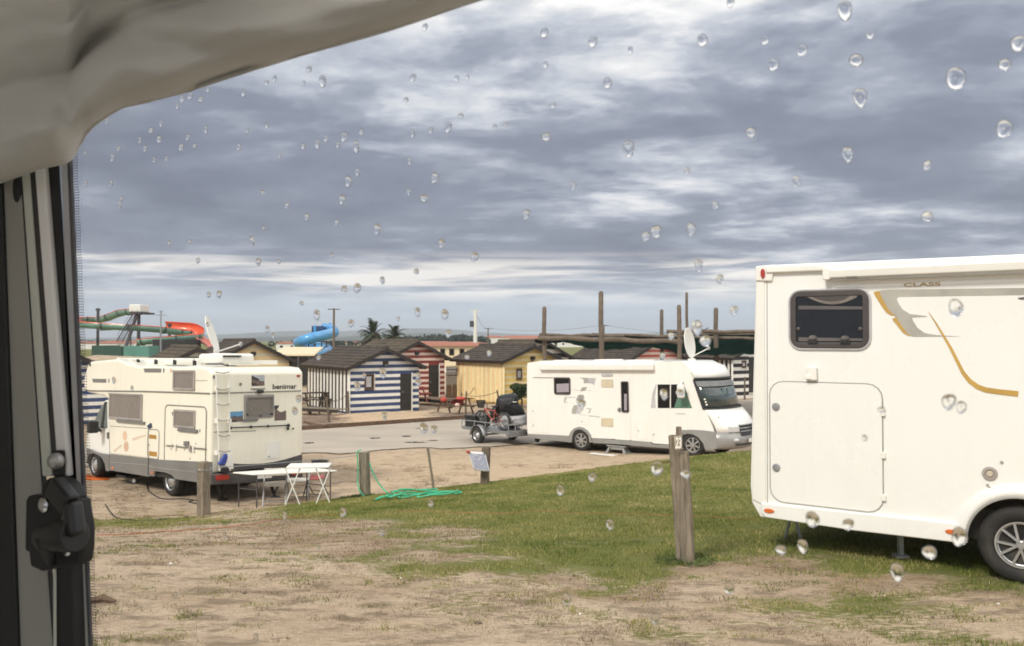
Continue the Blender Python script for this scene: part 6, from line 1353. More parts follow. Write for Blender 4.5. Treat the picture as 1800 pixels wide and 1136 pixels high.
def bicycle(c0, c1, r, col, label, basket=False, lean=.05):
    """c0 front hub, c1 rear hub"""
    c0, c1 = Vector(c0), Vector(c1); d = (c1 - c0).normalized(); up = Vector((0, 0, 1)); sd_ = d.cross(up).normalized(); up = (up + sd_ * lean).normalized()
    t = thing('bicycle', c0 - up * r, label, 'bicycle', 'bicycles standing on the trailer', math.atan2(d.y, d.x))
    for c in (c0, c1):
        tr = MB().tube([c + (d * math.cos(2 * math.pi * k / 28) + up * math.sin(2 * math.pi * k / 28)) * r for k in range(28)], .022, 8, closed=True).build('wheel', M['rubber'], t, smooth_=True)
        MB().tube([c + (d * math.cos(2 * math.pi * k / 28) + up * math.sin(2 * math.pi * k / 28)) * (r - .03) for k in range(28)], .009, 6, closed=True).build('rim', M['galv'], tr)
        sp = MB()
        for k in range(16): a = 2 * math.pi * k / 16; sp.tube([c, c + (d * math.cos(a) + up * math.sin(a)) * (r - .03)], .002, 4)
        sp.build('spokes', M['galv'], tr); MB().tube([c - sd_ * .05, c + sd_ * .05], .02, 8).build('hub', M['galv'], tr)
    L = (c1 - c0).length; bb = c0.lerp(c1, .56) - up * .03; st = c0.lerp(c1, .66) + up * .40; hd = c0.lerp(c1, .16) + up * .40
    for a, b, w_ in ((hd, bb, .02), (hd, st - up * .06, .018), (st, bb, .018), (bb, c1, .011), (st - up * .1, c1, .010)): MB().tube([a, b], w_, 8).build('frame_tube', M[col], t)
    MB().tube([c0, hd, hd + up * .16], .014, 8).build('fork', M['galv'], t); hb = hd + up * .18; MB().tube([hb - sd_ * .28 + d * .1, hb - sd_ * .1, hb, hb + sd_ * .1, hb + sd_ * .28 + d * .1], .012, 8).build('handlebar', M['black'], t)
    MB().ball(st + up * .10, .13, .07, .035).build('saddle', M['black'], t, smooth_=True); MB().tube([st, st + up * .09], .012, 6).build('seat_post', M['galv'], t)
    MB().lathe(bb, sd_, [(-.02, .08), (.02, .08)], 18).build('chainring', M['steel'], t)
    for s in (-1, 1): e = bb + (d * .1 * s - up * .12 * s) + sd_ * .07 * s; MB().tube([bb + sd_ * .04 * s, e], .009, 6).build('crank', M['steel'], t); MB().box(e, d * .04, sd_ * .035, up * .01).build('pedal', M['black'], t)
    for s in (-1, 1): MB().tube([c0 + up * r * 1.06 + (d * math.cos(a) + up * (math.sin(a) - 1)) * r * 1.06 for a in [R(60 + 60 * k / 8) for k in range(9)]] if s < 0 else [c1 + (d * math.cos(a) + up * math.sin(a)) * r * 1.08 for a in [R(40 + 90 * k / 8) for k in range(9)]], .018, 6).build('mudguard', M['black'], t)
    if basket:
        c = hd + up * .16 - d * .16; m = MB()
        for z, q in ((-.13, .09), (-.05, .115), (.03, .13), (.11, .145)): m.tube([c + up * z + d * q * math.cos(a) * 1.0 + sd_ * q * 1.2 * math.sin(a) for a in [2 * math.pi * k / 16 for k in range(16)]], .012, 5, closed=True)
        for k in range(16): a = 2 * math.pi * k / 16; m.tube([c - up * .13 + d * .09 * math.cos(a) + sd_ * .11 * math.sin(a), c + up * .11 + d * .145 * math.cos(a) + sd_ * .17 * math.sin(a)], .012, 5)
        m.lathe(c - up * .13, up, [(0, .1), (.02, .1)], 14); m.build('basket', M['black'], t)
    return t
q0, q1 = TP(.16, 1.62, .80), TP(.20, .50, .80)
M['bikered'] = mat('bike_red_paint', (.50, .10, .07), .35); M['bikewhite'] = mat('bike_pale_paint', (.45, .40, .38), .35)
bicycle(q0, q1, .30, 'bikered', 'bicycle with a faded red frame and a black basket on its handlebar', True)
q2, q3 = TP(.42, 1.75, .79), TP(.46, .72, .79); bicycle(q2, q3, .29, 'steel', 'dark bicycle standing behind the one with the basket')
def covered_scooter():
    Zs = lambda L: [(810 + a / 8.113, 660 + b / 8.113) for a, b in L]; Y = 28.95; pl = Pl(at(895, 740, Y), (1, 0, 0), (0, 0, 1), (0, -1, 0))
    t = thing('covered_scooter', TP(.9, .7, .48), 'scooter under a black cover over a pale grey sheet, standing on the trailer', 'scooter', None, math.atan2(LX.y, LX.x))
    def lump(name, m_, px, d0, d1, seed, parent=t, inf=.10):
        P = pl.pts(Zs(px)); cu = sum(p[0] for p in P) / len(P); cv = sum(p[1] for p in P) / len(P); r = random.Random(seed); m = MB()
        L = []; n = len(P)
        for i in range(n):
            a, b = P[i], P[(i + 1) % n]
            for k in range(4): L.append((a[0] + (b[0] - a[0]) * k / 4, a[1] + (b[1] - a[1]) * k / 4))
        rows = []
        for q, (sc, dd) in enumerate(((.0, -d0 - .06), (.5, -d0 - .04), (.85, -d0), (1.0, -d0 + .12), (1.02, (d1 - d0) / 2), (1.0, d1 - .12), (.85, d1), (0, d1 + .05))):
            rows.append([pl.P(cu + (u - cu) * sc, cv + (v - cv) * sc, -dd) + Vector((r.uniform(-1, 1), r.uniform(-1, 1), r.uniform(-1, 1))) * .014 for u, v in L])
        k = len(L); m.add([p for r_ in rows for p in r_], [(i * k + j, i * k + (j + 1) % k, (i + 1) * k + (j + 1) % k, (i + 1) * k + j) for i in range(len(rows) - 1) for j in range(k)])
        return m.build(name, M[m_], parent, smooth_=True)
    lump('sheet', 'coverlt', [(740, 560), (930, 545), (945, 700), (840, 718), (730, 715), (600, 715), (560, 620), (600, 560)], .25, .75, 3)
    lump('cover', 'cover', [(530, 310), (600, 290), (720, 275), (795, 282), (822, 355), (805, 385), (880, 470), (915, 540), (850, 560), (740, 575), (640, 545), (520, 500), (500, 440), (510, 360)], .3, .8, 5)
    lump('cover_skirt', 'cover', [(500, 440), (540, 480), (560, 560), (520, 600), (430, 605), (420, 500)], .2, .6, 6)
    faint_print('lettering', M['panelw'], t, pl, *pl.pk(*Zs([(738, 386)])[0], .36), *pl.pk(*Zs([(798, 362)])[0], .36), .37)
covered_scooter()
def crate_box():
    c = TP(.42, 2.12, .68); t = thing('storage_box', TP(.42, 2.12, .48), 'black plastic box riding on the far end of the trailer', 'box', None, math.atan2(LX.y, LX.x))
    MB().box(c, LX * .36, LY * .30, Vector((0, 0, .17))).build('tub', M['black'], t, bevel=.04, seg=3); MB().box(c + Vector((0, 0, .20)), LX * .38, LY * .32, Vector((0, 0, .035))).build('lid', M['black'], t, bevel=.02)
    MB().box(c + Vector((0, 0, .14)) - LY * .31, LX * .06, LY * .02, Vector((0, 0, .03))).build('latch', M['galv'], t)
crate_box()
# plastic step and mat by the habitation door
def step():
    c = gz(1087, 797, .02); c.z = Hs(c.x, c.y); t = thing('plastic_step', c, 'grey plastic step in front of the motorhome door', 'step'); U = Vector((.80, -.60, 0)); V_ = Vector((.6, .8, 0)); Z = Vector((0, 0, 1))
    MB().box(c + Z * .235, U * .34, V_ * .18, Z * .02).build('tread', M['silver'], t, bevel=.012)
    for s in (-1, 1):
        m = MB(); m.add([c + U * a * s + V_ * b + Z * z for a, b, z in ((.26, -.16, .215), (.26, .16, .215), (.38, .2, 0), (.38, -.2, 0), (.20, -.16, .215), (.20, .16, .215), (.28, .2, 0), (.28, -.2, 0))], [(0, 1, 2, 3), (7, 6, 5, 4), (0, 4, 5, 1), (1, 5, 6, 2), (2, 6, 7, 3), (3, 7, 4, 0)]); m.build('leg', M['silver'], t, bevel=.008)
    MB().box(c + Z * .17 - V_ * .13, U * .2, V_ * .02, Z * .05).build('apron', M['silver'], t, bevel=.01)
    g = gz(1060, 801, 0); o = MB(); o.box(Vector((g.x, g.y, Hs(g.x, g.y) + .02)), U * .45, V_ * .14, Z * .008); tag(o.build('door_mat', M['bwhite']), 'pale mat lying on the sand before the plastic step', 'mat')
step()

# ---------------------------------------------------------------- hut terraces: timber deck, posts with ropes, picnic tables, bush
def deck():
    e0, e1 = gz(478, 760), gz(818, 736.5); d = (e1 - e0).normalized(); nn = Vector((-d.y, d.x, 0)); L = (e1 - e0).length
    t = thing('timber_deck', e0, 'low weathered timber deck along the road in front of the navy striped hut', 'deck', None, math.atan2(d.y, d.x))
    for i in range(8): a = e0 + d * L * i / 8; b = e0 + d * (L * (i + 1) / 8 - .01); MB().bar(a + Vector((0, 0, .09)), b + Vector((0, 0, .09)), .06, .15).build('edge_beam', M['woodbr'], t)
    r = random.Random(3); rows = 26; segn = 8
    for j in range(rows):
        off = r.uniform(-.6, .6)
        for i in range(segn):
            a = L * i / segn + (off if i else 0); b = L * (i + 1) / segn + (off if i < segn - 1 else 0) - .008; c = e0 + nn * (.11 + j * .15 + .0) + Vector((0, 0, .155 + r.uniform(-.004, .004)))
            p, q = c + d * a, c + d * b; pm = (p + q) / 2; x, y, _ = project(pm.x, pm.y, pm.z)
            if pm.y > 39.8 and 600 < x < 740: continue
            m_ = 'deck3' if (600 < x < 762 and y < 744 and y < 762 - (x - 600) * .16) else ('deck1' if r.random() < .55 else 'deck2')
            MB().bar(p, q, .142, .03).build('plank', M[m_], t)
deck()
def side_deck():
    a, b = gz(536, 727), gz(612, 731.5); t = thing('raised_platform', a, 'narrow grey platform along the slatted side of the navy hut', 'platform'); d = (b - a).normalized(); nn = Vector((d.y, -d.x, 0)); L = (b - a).length
    if nn.y > 0: nn = -nn
    for j in range(5): MB().bar(a + nn * (.08 + j * .15) + Vector((0, 0, .34)), b + nn * (.08 + j * .15) + Vector((0, 0, .34)), .14, .03).build('plank', M['wood'], t)
    MB().bar(a + nn * .76 + Vector((0, 0, .27)), b + nn * .76 + Vector((0, 0, .27)), .03, .13).build('fascia_board', M['fascia'], t)
    for k in range(4): p = a.lerp(b, (k + .3) / 4) + nn * .70; MB().bx(p.x - .04, p.y - .04, 0, p.x + .04, p.y + .04, .32).build('stub_post', M['woodbr'], t)
    c, e = gz(742, 712), gz(792, 716); t = thing('raised_platform', c, 'dark timber platform in front of the red striped hut', 'platform'); d = (e - c).normalized(); nn = Vector((-d.y, d.x, 0))
    for j in range(8): MB().bar(c - d * .8 + nn * (.05 + j * .15) + Vector((0, 0, .36)), e + nn * (.05 + j * .15) + Vector((0, 0, .36)), .14, .03).build('plank', M['deck1'], t)
    MB().bar(c - d * .8 - nn * .05 + Vector((0, 0, .26)), e - nn * .05 + Vector((0, 0, .26)), .03, .16).build('fascia_board', M['fascia'], t)
side_deck()
def stake(px, yb, pxt, yt, w, label, mt='woodlog'):
    b = gz(px, yb); b.z = .02; tp = at(pxt, yt, b.y); return tag(rough_post('rope_post', b, tp, w / 2 / F * b.y, w / 2.2 / F * b.y, None, mt, int(px), 5, 8), label, 'post', 'rope posts around the terraces'), tp
_, r1 = stake(545, 728, 544.5, 689, 5, 'rope post nearest the alcove motorhome, standing before the slatted wall')
_, r2 = stake(579.5, 749, 573.5, 698, 4.6, 'leaning rope post at the corner of the timber deck')
_, r3 = stake(612.5, 730, 611.5, 688, 4, 'rope post touching the left corner of the navy hut'.replace('left ', ''))
_, r4 = stake(818.5, 733, 819.5, 688, 3.6, 'pale rope post beside the picnic table with red things')
_, r5 = stake(833, 704, 833.5, 677, 3.2, 'rope post in front of the yellow slats')
_, r6 = stake(878, 712, 873.5, 686, 3.2, 'slightly leaning rope post beside the covered scooter')
_, r7 = stake(884, 704, 883, 675, 3.4, 'rope post on the corner of the yellow hut')
_, r8 = stake(811, 708, 811, 690, 2.6, 'short thin rope post beside the yellow hut corner')
_, r9 = stake(1309, 704, 1309, 663, 3.6, 'rope post in front of the black and white gable')
for i, (a, b, lb) in enumerate(((r1, r2, 'rope between the first two terrace posts'), (r2, r3, 'rope from the leaning post to the hut corner'), (r4, r5, 'rope sagging before the yellow slats'), (r5, r7, 'second rope sagging before the yellow slats'), (r8, r6, 'low rope along the yellow hut'))): wire('rope', a - Vector((0, 0, .1)), b - Vector((0, 0, .1)), .18, .018, lb, 'rope', 'woodlog')
# low rail lying across the deck
e0, e1 = gz(534, 741, .3), gz(573, 748.5, .12); tag(MB().tube([e0, e0.lerp(e1, .5) - Vector((0, 0, .04)), e1], .05, 8).build('fallen_rail', M['woodbr']), 'dark wooden rail lying across the corner of the deck', 'rail')
def picnic(base, rz, w, label, mt='woodbr'):
    t = thing('picnic_table', base, label, 'picnic table', 'picnic tables in front of the huts', rz); Mx = ROOTM[t.name]; R3 = Mx.to_3x3(); L = lambda x, y, z: Mx @ Vector((x, y, z))
    for k in range(5): MB().box(L(0, (k - 2) * .145, .74), R3 @ Vector((w / 2, 0, 0)), R3 @ Vector((0, .067, 0)), R3 @ Vector((0, 0, .018))).build('tabletop_board', M[mt], t)
    for s in (-1, 1):
        for k in (0, 1): MB().box(L(0, s * (.62 + k * .135), .44), R3 @ Vector((w / 2, 0, 0)), R3 @ Vector((0, .062, 0)), R3 @ Vector((0, 0, .018))).build('bench_board', M[mt], t)
        x = s * w * .34
        for q in (-1, 1): MB().bar(L(x, q * .25, .72), L(x, q * .72, 0), .045, .09).build('leg', M[mt], t)
        MB().bar(L(x, -.78, .40), L(x, .78, .40), .045, .09).build('bearer', M[mt], t)
    return t
b = gz(800, 729); b.z = .02; picnic(b, R(33), 1.8, 'picnic table between the red and the yellow hut with red things on it')
b = gz(724, 706, .38); b.z = .38; picnic(b, R(33), 1.5, 'dark red picnic table in front of the red striped hut', 'bikered')
b = gz(552, 722); b.z = .17; picnic(b, R(33), 1.6, 'black picnic table beside the slatted side of the navy hut', 'fascia')
for (px, py, sx, sz, m_, lb, z) in ((803, 707, .35, .12, 'cred', 'red cushion on the bench of the picnic table', .58), (810, 700.5, .26, .09, 'cred', 'red bundle on top of the picnic table', .88), (780, 702.5, .16, .13, 'cred', 'small red bag at the end of the picnic table', .86), (804, 712, .12, .09, 'bpink', 'pinkish pouch lying against the red cushion', .55)):
    q = gz(px, py, z); o = MB().ball(q, sx, .2, sz, 8, 14).build('cushion' if 'cushion' in lb else 'bag', M[m_], smooth_=True); tag(o, lb, 'cushion' if 'cushion' in lb else 'bag')
def bush():
    c = at(917, 702, 44.0); c.z = 0; r = random.Random(8); t = thing('bush', c, 'round dark green bush between the yellow hut and the motorhome', 'bush'); m = MB(); top = at(915, 692, c.y)
    MB().tube([c, c.lerp(top, .5) + Vector((.05, 0, 0)), top], [.07, .05, .02], 8).build('trunk', M['woodbr'], t)
    for k in range(9):
        p = Vector((top.x + r.uniform(-.34, .45), top.y + r.uniform(-.4, .4), top.z + r.uniform(-.12, .40))); leafmass(m, p, .30, .30, .24, 130, .075, r)
    m.build('crown', M['leaf'], t, fixn=False)
bush()
def wash():      # stones and sticks scattered on the sand
    r = random.Random(12)
    spots = [(300, 993), (995, 955), (620, 970), (1285, 1035), (430, 1045), (395, 1015), (705, 1020), (1560, 1078), (1700, 1040), (1755, 1065), (1640, 1090), (1500, 1050), (175, 1060), (470, 1012), (840, 1100), (1020, 1080)]
    for i, (x, y) in enumerate(spots):
        g = ground_at(x, y); s = r.uniform(.010, .02); o = MB().ball(g + Vector((0, 0, s * .3)), s * r.uniform(.8, 1.5), s, s * .7, 5, 7).build('pebble', M['bwhite' if i % 3 == 0 else 'woodlog']); tag(o, 'tiny pebble lying on the bare ground', 'pebble', 'pebbles scattered on the near sand')
wash()
def haytruf():    # small dark dead twigs
    b = ground_at(178, 1062); tag(MB().tube([b + Vector((-.1, 0, .02)), b + Vector((0, .03, .035)), b + Vector((.11, .0, .02))], [.02, .03, .012], 7).build('stick', M['woodbr']), 'short dark stick on the sand by the window post', 'stick')
haytruf()
# ---------------------------------------------------------------- inside the motorhome we look out of
WU = Vector((.913, -.408, 0)).normalized(); WN = Vector((-.408, -.913, 0)).normalized()
WP = Pl((.279, .45, 0), WU, (0, 0, 1), WN)          # u along the wall, v = height, n towards the room
uL = WP.pk(34, 700)[0]; uLL = WP.pk(-60, 700)[0]; uR = .62; vB, vT = 3.02, 4.16
M['cwall'] = mat('camper_wall_laminate', (.82, .79, .72), .6, var=.04)
def shell():
    Zf, Zc = 2.35, 4.46
    def box(nm, u0, v0, u1, v1, n0, n1, m='cwall'): o = MB().prism(WP, [(u0, v0), (u1, v0), (u1, v1), (u0, v1)], n0, n1).build(nm, M[m]); o['kind'] = 'structure'
    box('camper_wall', -3.0, Zf, uLL, Zc, -.02, .03); box('camper_wall', uR, Zf, 2.8, Zc, -.02, .03)
    box('camper_wall', uLL, Zf, uR, vB, -.02, .03); box('camper_wall', uLL, vT, uR, Zc, -.02, .03)
    box('camper_wall', -3.03, Zf, -3.0, Zc, .03, 2.2); box('camper_wall', 2.8, Zf, 2.83, 3.15, .03, 2.2)  # end wall left open above, out of view, to let in more daylight
    # unseen openings in the opposite wall and the roof, added to brighten the room
    box('camper_wall', -3.0, Zf, -2.3, Zc, 2.2, 2.25); box('camper_wall', 2.0, Zf, 2.8, Zc, 2.2, 2.25); box('camper_wall', -2.3, Zf, 2.0, 3.05, 2.2, 2.25); box('camper_wall', -2.3, 4.2, 2.0, Zc, 2.2, 2.25)
    fl = Pl(WP.P(0, Zf, 0), WU, WN, (0, 0, 1)); m = MB().prism(fl, [(-3, 0), (2.8, 0), (2.8, 2.2), (-3, 2.2)], -.06, 0).build('camper_floor', M['grgr']); m['kind'] = 'structure'
    cl = Pl(WP.P(0, Zc, 0), WU, WN, (0, 0, 1))
    for (a, b, c, d) in ((-3, -.05, -.55, 2.25), (.45, -.05, 2.8, 2.25), (-.55, -.05, .45, .75), (-.55, 1.65, .45, 2.25)): m = MB().prism(cl, [(a, b), (c, b), (c, d), (a, d)], 0, .06).build('camper_ceiling', M['cwall']); m['kind'] = 'structure'
shell()
def own_window():
    t = thing('camper_window', WP.P(0, vB, 0), 'motorhome window we look through, with aluminium side rail and black latch', 'window', None, math.atan2(WU.y, WU.x))
    # the acrylic pane
    gm = bpy.data.materials.new('clear_acrylic'); gm.use_nodes = True; nt = gm.node_tree; nt.nodes.clear(); out = nd(nt, 'ShaderNodeOutputMaterial'); tr = nd(nt, 'ShaderNodeBsdfTransparent'); tr.inputs[0].default_value = (.985, .985, .975, 1)
    gl = nd(nt, 'ShaderNodeBsdfGlossy'); gl.inputs['Roughness'].default_value = .02; fr = nd(nt, 'ShaderNodeFresnel'); fr.inputs[0].default_value = 1.25; mx = nd(nt, 'ShaderNodeMixShader')
    nt.links.new(mth(nt, 'MULTIPLY', fr.outputs[0], .3), mx.inputs[0]); nt.links.new(tr.outputs[0], mx.inputs[1]); nt.links.new(gl.outputs[0], mx.inputs[2]); nt.links.new(mx.outputs[0], out.inputs[0])
    plate('pane', gm, t, WP, [(uLL, vB), (uR, vB), (uR, vT), (uLL, vT)], -.003, 0)
    def strip(nm, m, x0t, x1t, x0b, x1b, n0, n1, yt=200, yb=1180, bevel=.002):
        """upright strip given by its left/right photo x at y=300 and at y=800"""
        f = lambda a, b, y: a + (b - a) * (y - 300) / 500
        return plate(nm, M[m] if isinstance(m, str) else m, t, WP, WP.pts([(f(x0t, x0b, yt), yt), (f(x1t, x1b, yt), yt), (f(x1t, x1b, yb), yb), (f(x0t, x0b, yb), yb)], n1), n0, n1, bevel=bevel)
    strip('edge_gasket', 'blackm', -90, 0, -80, 18, .0, .012)  # plain black strip to the left of the jamb
    strip('jamb_panel', 'jamb', 0, 34, 20, 68, .002, .0085)
    strip('jamb_groove', 'blackm', 34, 37, 67, 70.5, .002, .0075)
    strip('side_rail', 'alu', 36.5, 49, 70.5, 87, .002, .0095, yb=838)
    strip('rail_groove', 'groove', 48, 62, 86, 99, .002, .0075, yb=838)
    strip('side_rail', 'alu2', 60, 77, 98, 117, .002, .0085, yb=838)
    strip('rubber_gasket', 'blackm', 76, 102, 116, 124, .001, .0035)
    # frosted dot border printed on the acrylic, and its dark seam
    def dots(nm, kind):
        m = bpy.data.materials.new(nm); m.use_nodes = True; q = m.node_tree; q.nodes.clear(); o_ = nd(q, 'ShaderNodeOutputMaterial'); tc = nd(q, 'ShaderNodeTexCoord'); sp = nd(q, 'ShaderNodeSeparateXYZ'); q.links.new(tc.outputs['Object'], sp.inputs[0])
        u = sp.outputs[0]; v = sp.outputs[2]; k = 2 * math.pi / .0050      # parent's local x runs along the wall
        s1 = mth(q, 'SINE', mth(q, 'MULTIPLY', mth(q, 'ADD', u, v), k)); s2 = mth(q, 'SINE', mth(q, 'MULTIPLY', mth(q, 'SUBTRACT', u, v), k)); d = mth(q, 'MULTIPLY', s1, s2)
        df = nd(q, 'ShaderNodeBsdfDiffuse'); tr_ = nd(q, 'ShaderNodeBsdfTransparent'); mx_ = nd(q, 'ShaderNodeMixShader')
        if kind == 0:
            q.links.new(ramp(q, d, [(0, (.42, .41, .40)), (.35, (.42, .41, .40)), (.5, (.10, .10, .10)), (1, (.08, .08, .08))]), df.inputs[0]); tl = nd(q, 'ShaderNodeBsdfTranslucent'); tl.inputs[0].default_value = (.6, .6, .6, 1); m2 = nd(q, 'ShaderNodeMixShader'); m2.inputs[0].default_value = .5; q.links.new(df.outputs[0], m2.inputs[1]); q.links.new(tl.outputs[0], m2.inputs[2])
            mx_.inputs[0].default_value = .8; q.links.new(m2.outputs[0], mx_.inputs[2])
        else:
            df.inputs[0].default_value = (.10, .10, .11, 1); q.links.new(mth(q, 'MULTIPLY', ramp(q, d, [(0, 0), (.3, 0), (.55, 1), (1, 1)]), .85), mx_.inputs[0]); q.links.new(df.outputs[0], mx_.inputs[2])
        q.links.new(tr_.outputs[0], mx_.inputs[1]); q.links.new(mx_.outputs[0], o_.inputs[0]); return m
    strip('dotted_border', dots('frosted_dot_print', 0), 107, 119, 129, 141, .0006, .0009, bevel=0)
    strip('seam', 'seamgrey', 118.5, 124, 140.5, 145, .0004, .003, bevel=0)
    strip('dotted_border', dots('fading_dot_print', 1), 123.5, 137, 144.5, 158, .0006, .0009, bevel=0)
    u, v = WP.pk(27, 330, .0105); MB().prism(WP, ell(u, v, .0055, .014, 16), .006, .0105).build('dark_hole', M['blackm'], t, bevel=.002)  # black oval disc stands in for a dark hole in the jamb
    # bottom and top frame, far jamb
    for nm, r_ in (('frame_rail', (uLL, vB - .04, uR + .04, vB + .03)), ('frame_rail', (uLL, vT - .03, uR + .04, vT + .04)), ('frame_stile', (uR - .03, vB, uR + .04, vT))): plate(nm, M['alu2'], t, WP, rr(r_), .002, .02, bevel=.004)
    # latch
    n = .022; zs = lambda L: [(20 + a / 2.87, 740 + b / 2.87) for a, b in L]
    la = plate('latch', M['blackm'], t, WP, WP.pts(zs([(68, 400), (80, 378), (160, 372), (172, 380), (300, 385), (335, 400), (345, 470), (358, 545), (356, 650), (345, 722), (310, 738), (245, 742), (150, 762), (92, 735), (84, 665), (64, 655)]), n), .008, n, bevel=.004, seg=3)
    plate('latch_neck', M['blackm'], la, WP, WP.pts(zs([(162, 375), (165, 310), (205, 280), (262, 300), (300, 330), (330, 400), (200, 400)]), n), .008, n + .004, bevel=.004, seg=3)
    P = lambda a, b, n_: WP.P(*WP.pk(*zs([(a, b)])[0], n_), n_)
    MB().bar(P(215, 325, .028), P(300, 430, .032), .020, .012, up=WN).build('latch_arm', M['blackg'], la, bevel=.003, seg=3)
    MB().bar(P(305, 410, .032), P(325, 580, .034), .014, .014, up=WN).build('latch_arm', M['blackg'], la, bevel=.004, seg=3)
    MB().tube([P(160, 585, .028), P(240, 580, .032), P(325, 577, .032)], [.011, .0135, .0145], 18).build('handle_barrel', M['blackg'], la, smooth_=False, bevel=.002)
    MB().tube([P(160, 590, .036), P(178, 640, .036), P(205, 720, .028)], [.008, .007, .004], 12).build('handle_lever', M['blackg'], la, smooth_=True)
    for a, b, q in ((163, 425, .0065), (278, 495, .005), (282, 650, .0055)):
        c = P(a, b, n + .001); sc_ = MB().lathe(c, WN, [(-.002, q), (.001, q), (.0025, q * .6), (.0025, .0002)], 14).build('screw', M['chrome'], la); MB().bar(c + WN * .003 - WU * q * .6, c + WN * .003 + WU * q * .6, .0012, .001, up=WN).build('screw_slot', M['blackm'], sc_) if False else None
    kb = P(224, 203, .020); MB().ball(kb, .0072, .0072, .0072, 12, 18).build('ball_knob', M['satin'], la, smooth_=True); plate('knob_seat', M['blackm'], la, WP, WP.pts(zs([(200, 150), (248, 150), (250, 285), (205, 285)]), .013), .006, .013, bevel=.002)
    strip('stay_arm', 'blackm', 62, 104, 84, 120, .004, .016, yt=985); strip('stay_rod', 'alu', 92, 95, 92.5, 96.5, .016, .018, yt=1000)
M['blackm'] = mat('matt_black_plastic', (.014, .014, .014), .55, var=.1); M['blackg'] = mat('worn_black_plastic', (.022, .022, .023), .38, var=.1); M['jamb'] = mat('grey_beige_jamb', (.34, .335, .30), .55, var=.05)
M['alu'] = mat('pale_greenish_profile', (.60, .62, .54), .45, var=.05, stretch=(3, 3, .5)); M['alu2'] = mat('cream_profile', (.90, .89, .86), .5, var=.03); M['groove'] = mat('brown_groove', (.05, .045, .042), .6); M['seamgrey'] = mat('seam_grey', (.11, .11, .12), .4); M['satin'] = mat('satin_metal', (.50, .49, .47), .4, metal=.55)
own_window()

def curtain():
    xb = [-260, 0, 40, 70, 100, 122, 135, 148, 165, 190, 215, 260, 330, 400, 450, 520, 600, 680, 760, 840, 900, 980, 1100]
    yb = [345, 318, 302, 291, 285, 280, 258, 235, 217, 200, 186, 176, 156, 133, 118, 97, 73, 49, 24, -2, -20, -46, -84]
    dd = [-3, 0, 10, 30, 65, 100, 125, 140, 152, 175, 220, 280, 330, 350, 380, 440, 520]; nn_ = [.030, .046, .070, .088, .098, .092, .082, .070, .070, .084, .104, .114, .098, .085, .10, .12, .12]
    def fn(u, v):
        x = -260 + 1360 * u; d = -3 + 523 * v; c = .93 + .05 * min(1, max(0, x / 400)); y = float(np.interp(x, xb, yb)) - d / c
        y += 1.2 * math.sin(x * .021) * (1 - v)
        n = float(np.interp(d + 10 * math.sin(x * .012), dd, nn_))
        w_ = x * .35 + d; n += .012 * (float(hnoise(x * .0035, w_ * .022, 77)) - .5) + .0035 * math.sin(w_ * .085 + x * .004) * math.exp(-((d - 95) / 50) ** 2) + .0025 * (float(hnoise(x * .010, w_ * .06, 79)) - .5)
        n += -.018 * math.exp(-((x - 138 + d * .25) / 20) ** 2) * max(0, 1 - d / 160) + .014 * math.exp(-((x - 60) / 60) ** 2) * math.exp(-((d - 60) / 60) ** 2)
        return WP.P(*WP.pk(x, y, n), n)
    t = thing('curtain', WP.P(-.3, 3.9, .08), 'gathered grey beige curtain sagging diagonally across the upper corner of the window', 'curtain', None, math.atan2(WU.y, WU.x))
    m = bpy.data.materials.new('curtain_cloth'); m.use_nodes = True; nt = m.node_tree; b = nt.nodes['Principled BSDF']; o_ = nt.nodes['Material Output']
    b.inputs['Roughness'].default_value = .95; b.inputs['Specular IOR Level'].default_value = .1; b.inputs['Sheen Weight'].default_value = .3
    tc = nd(nt, 'ShaderNodeTexCoord'); n1 = noise(nt, tc.outputs['Object'], 5, 3, .5); n2 = noise(nt, tc.outputs['Object'], 900, 2, .7)
    nt.links.new(mixc(nt, n1, (.64, .635, .60), (.72, .715, .68)), b.inputs['Base Color']); bp = nd(nt, 'ShaderNodeBump'); bp.inputs['Strength'].default_value = .5; bp.inputs['Distance'].default_value = .001; nt.links.new(n2, bp.inputs['Height']); nt.links.new(bp.outputs[0], b.inputs['Normal'])
    tl = nd(nt, 'ShaderNodeBsdfTranslucent'); tl.inputs[0].default_value = (.30, .27, .22, 1); mx = nd(nt, 'ShaderNodeMixShader'); mx.inputs[0].default_value = .12; nt.links.new(b.outputs[0], mx.inputs[1]); nt.links.new(tl.outputs[0], mx.inputs[2]); nt.links.new(mx.outputs[0], o_.inputs[0])
    MB().grid(170, 60, fn).build('drape', m, t, smooth_=True, solid=.0025, fixn=False)
    MB().tube([fn(i / 170, 0.006) for i in range(171)], .0022, 6).build('hem', m, t, smooth_=True)
curtain()

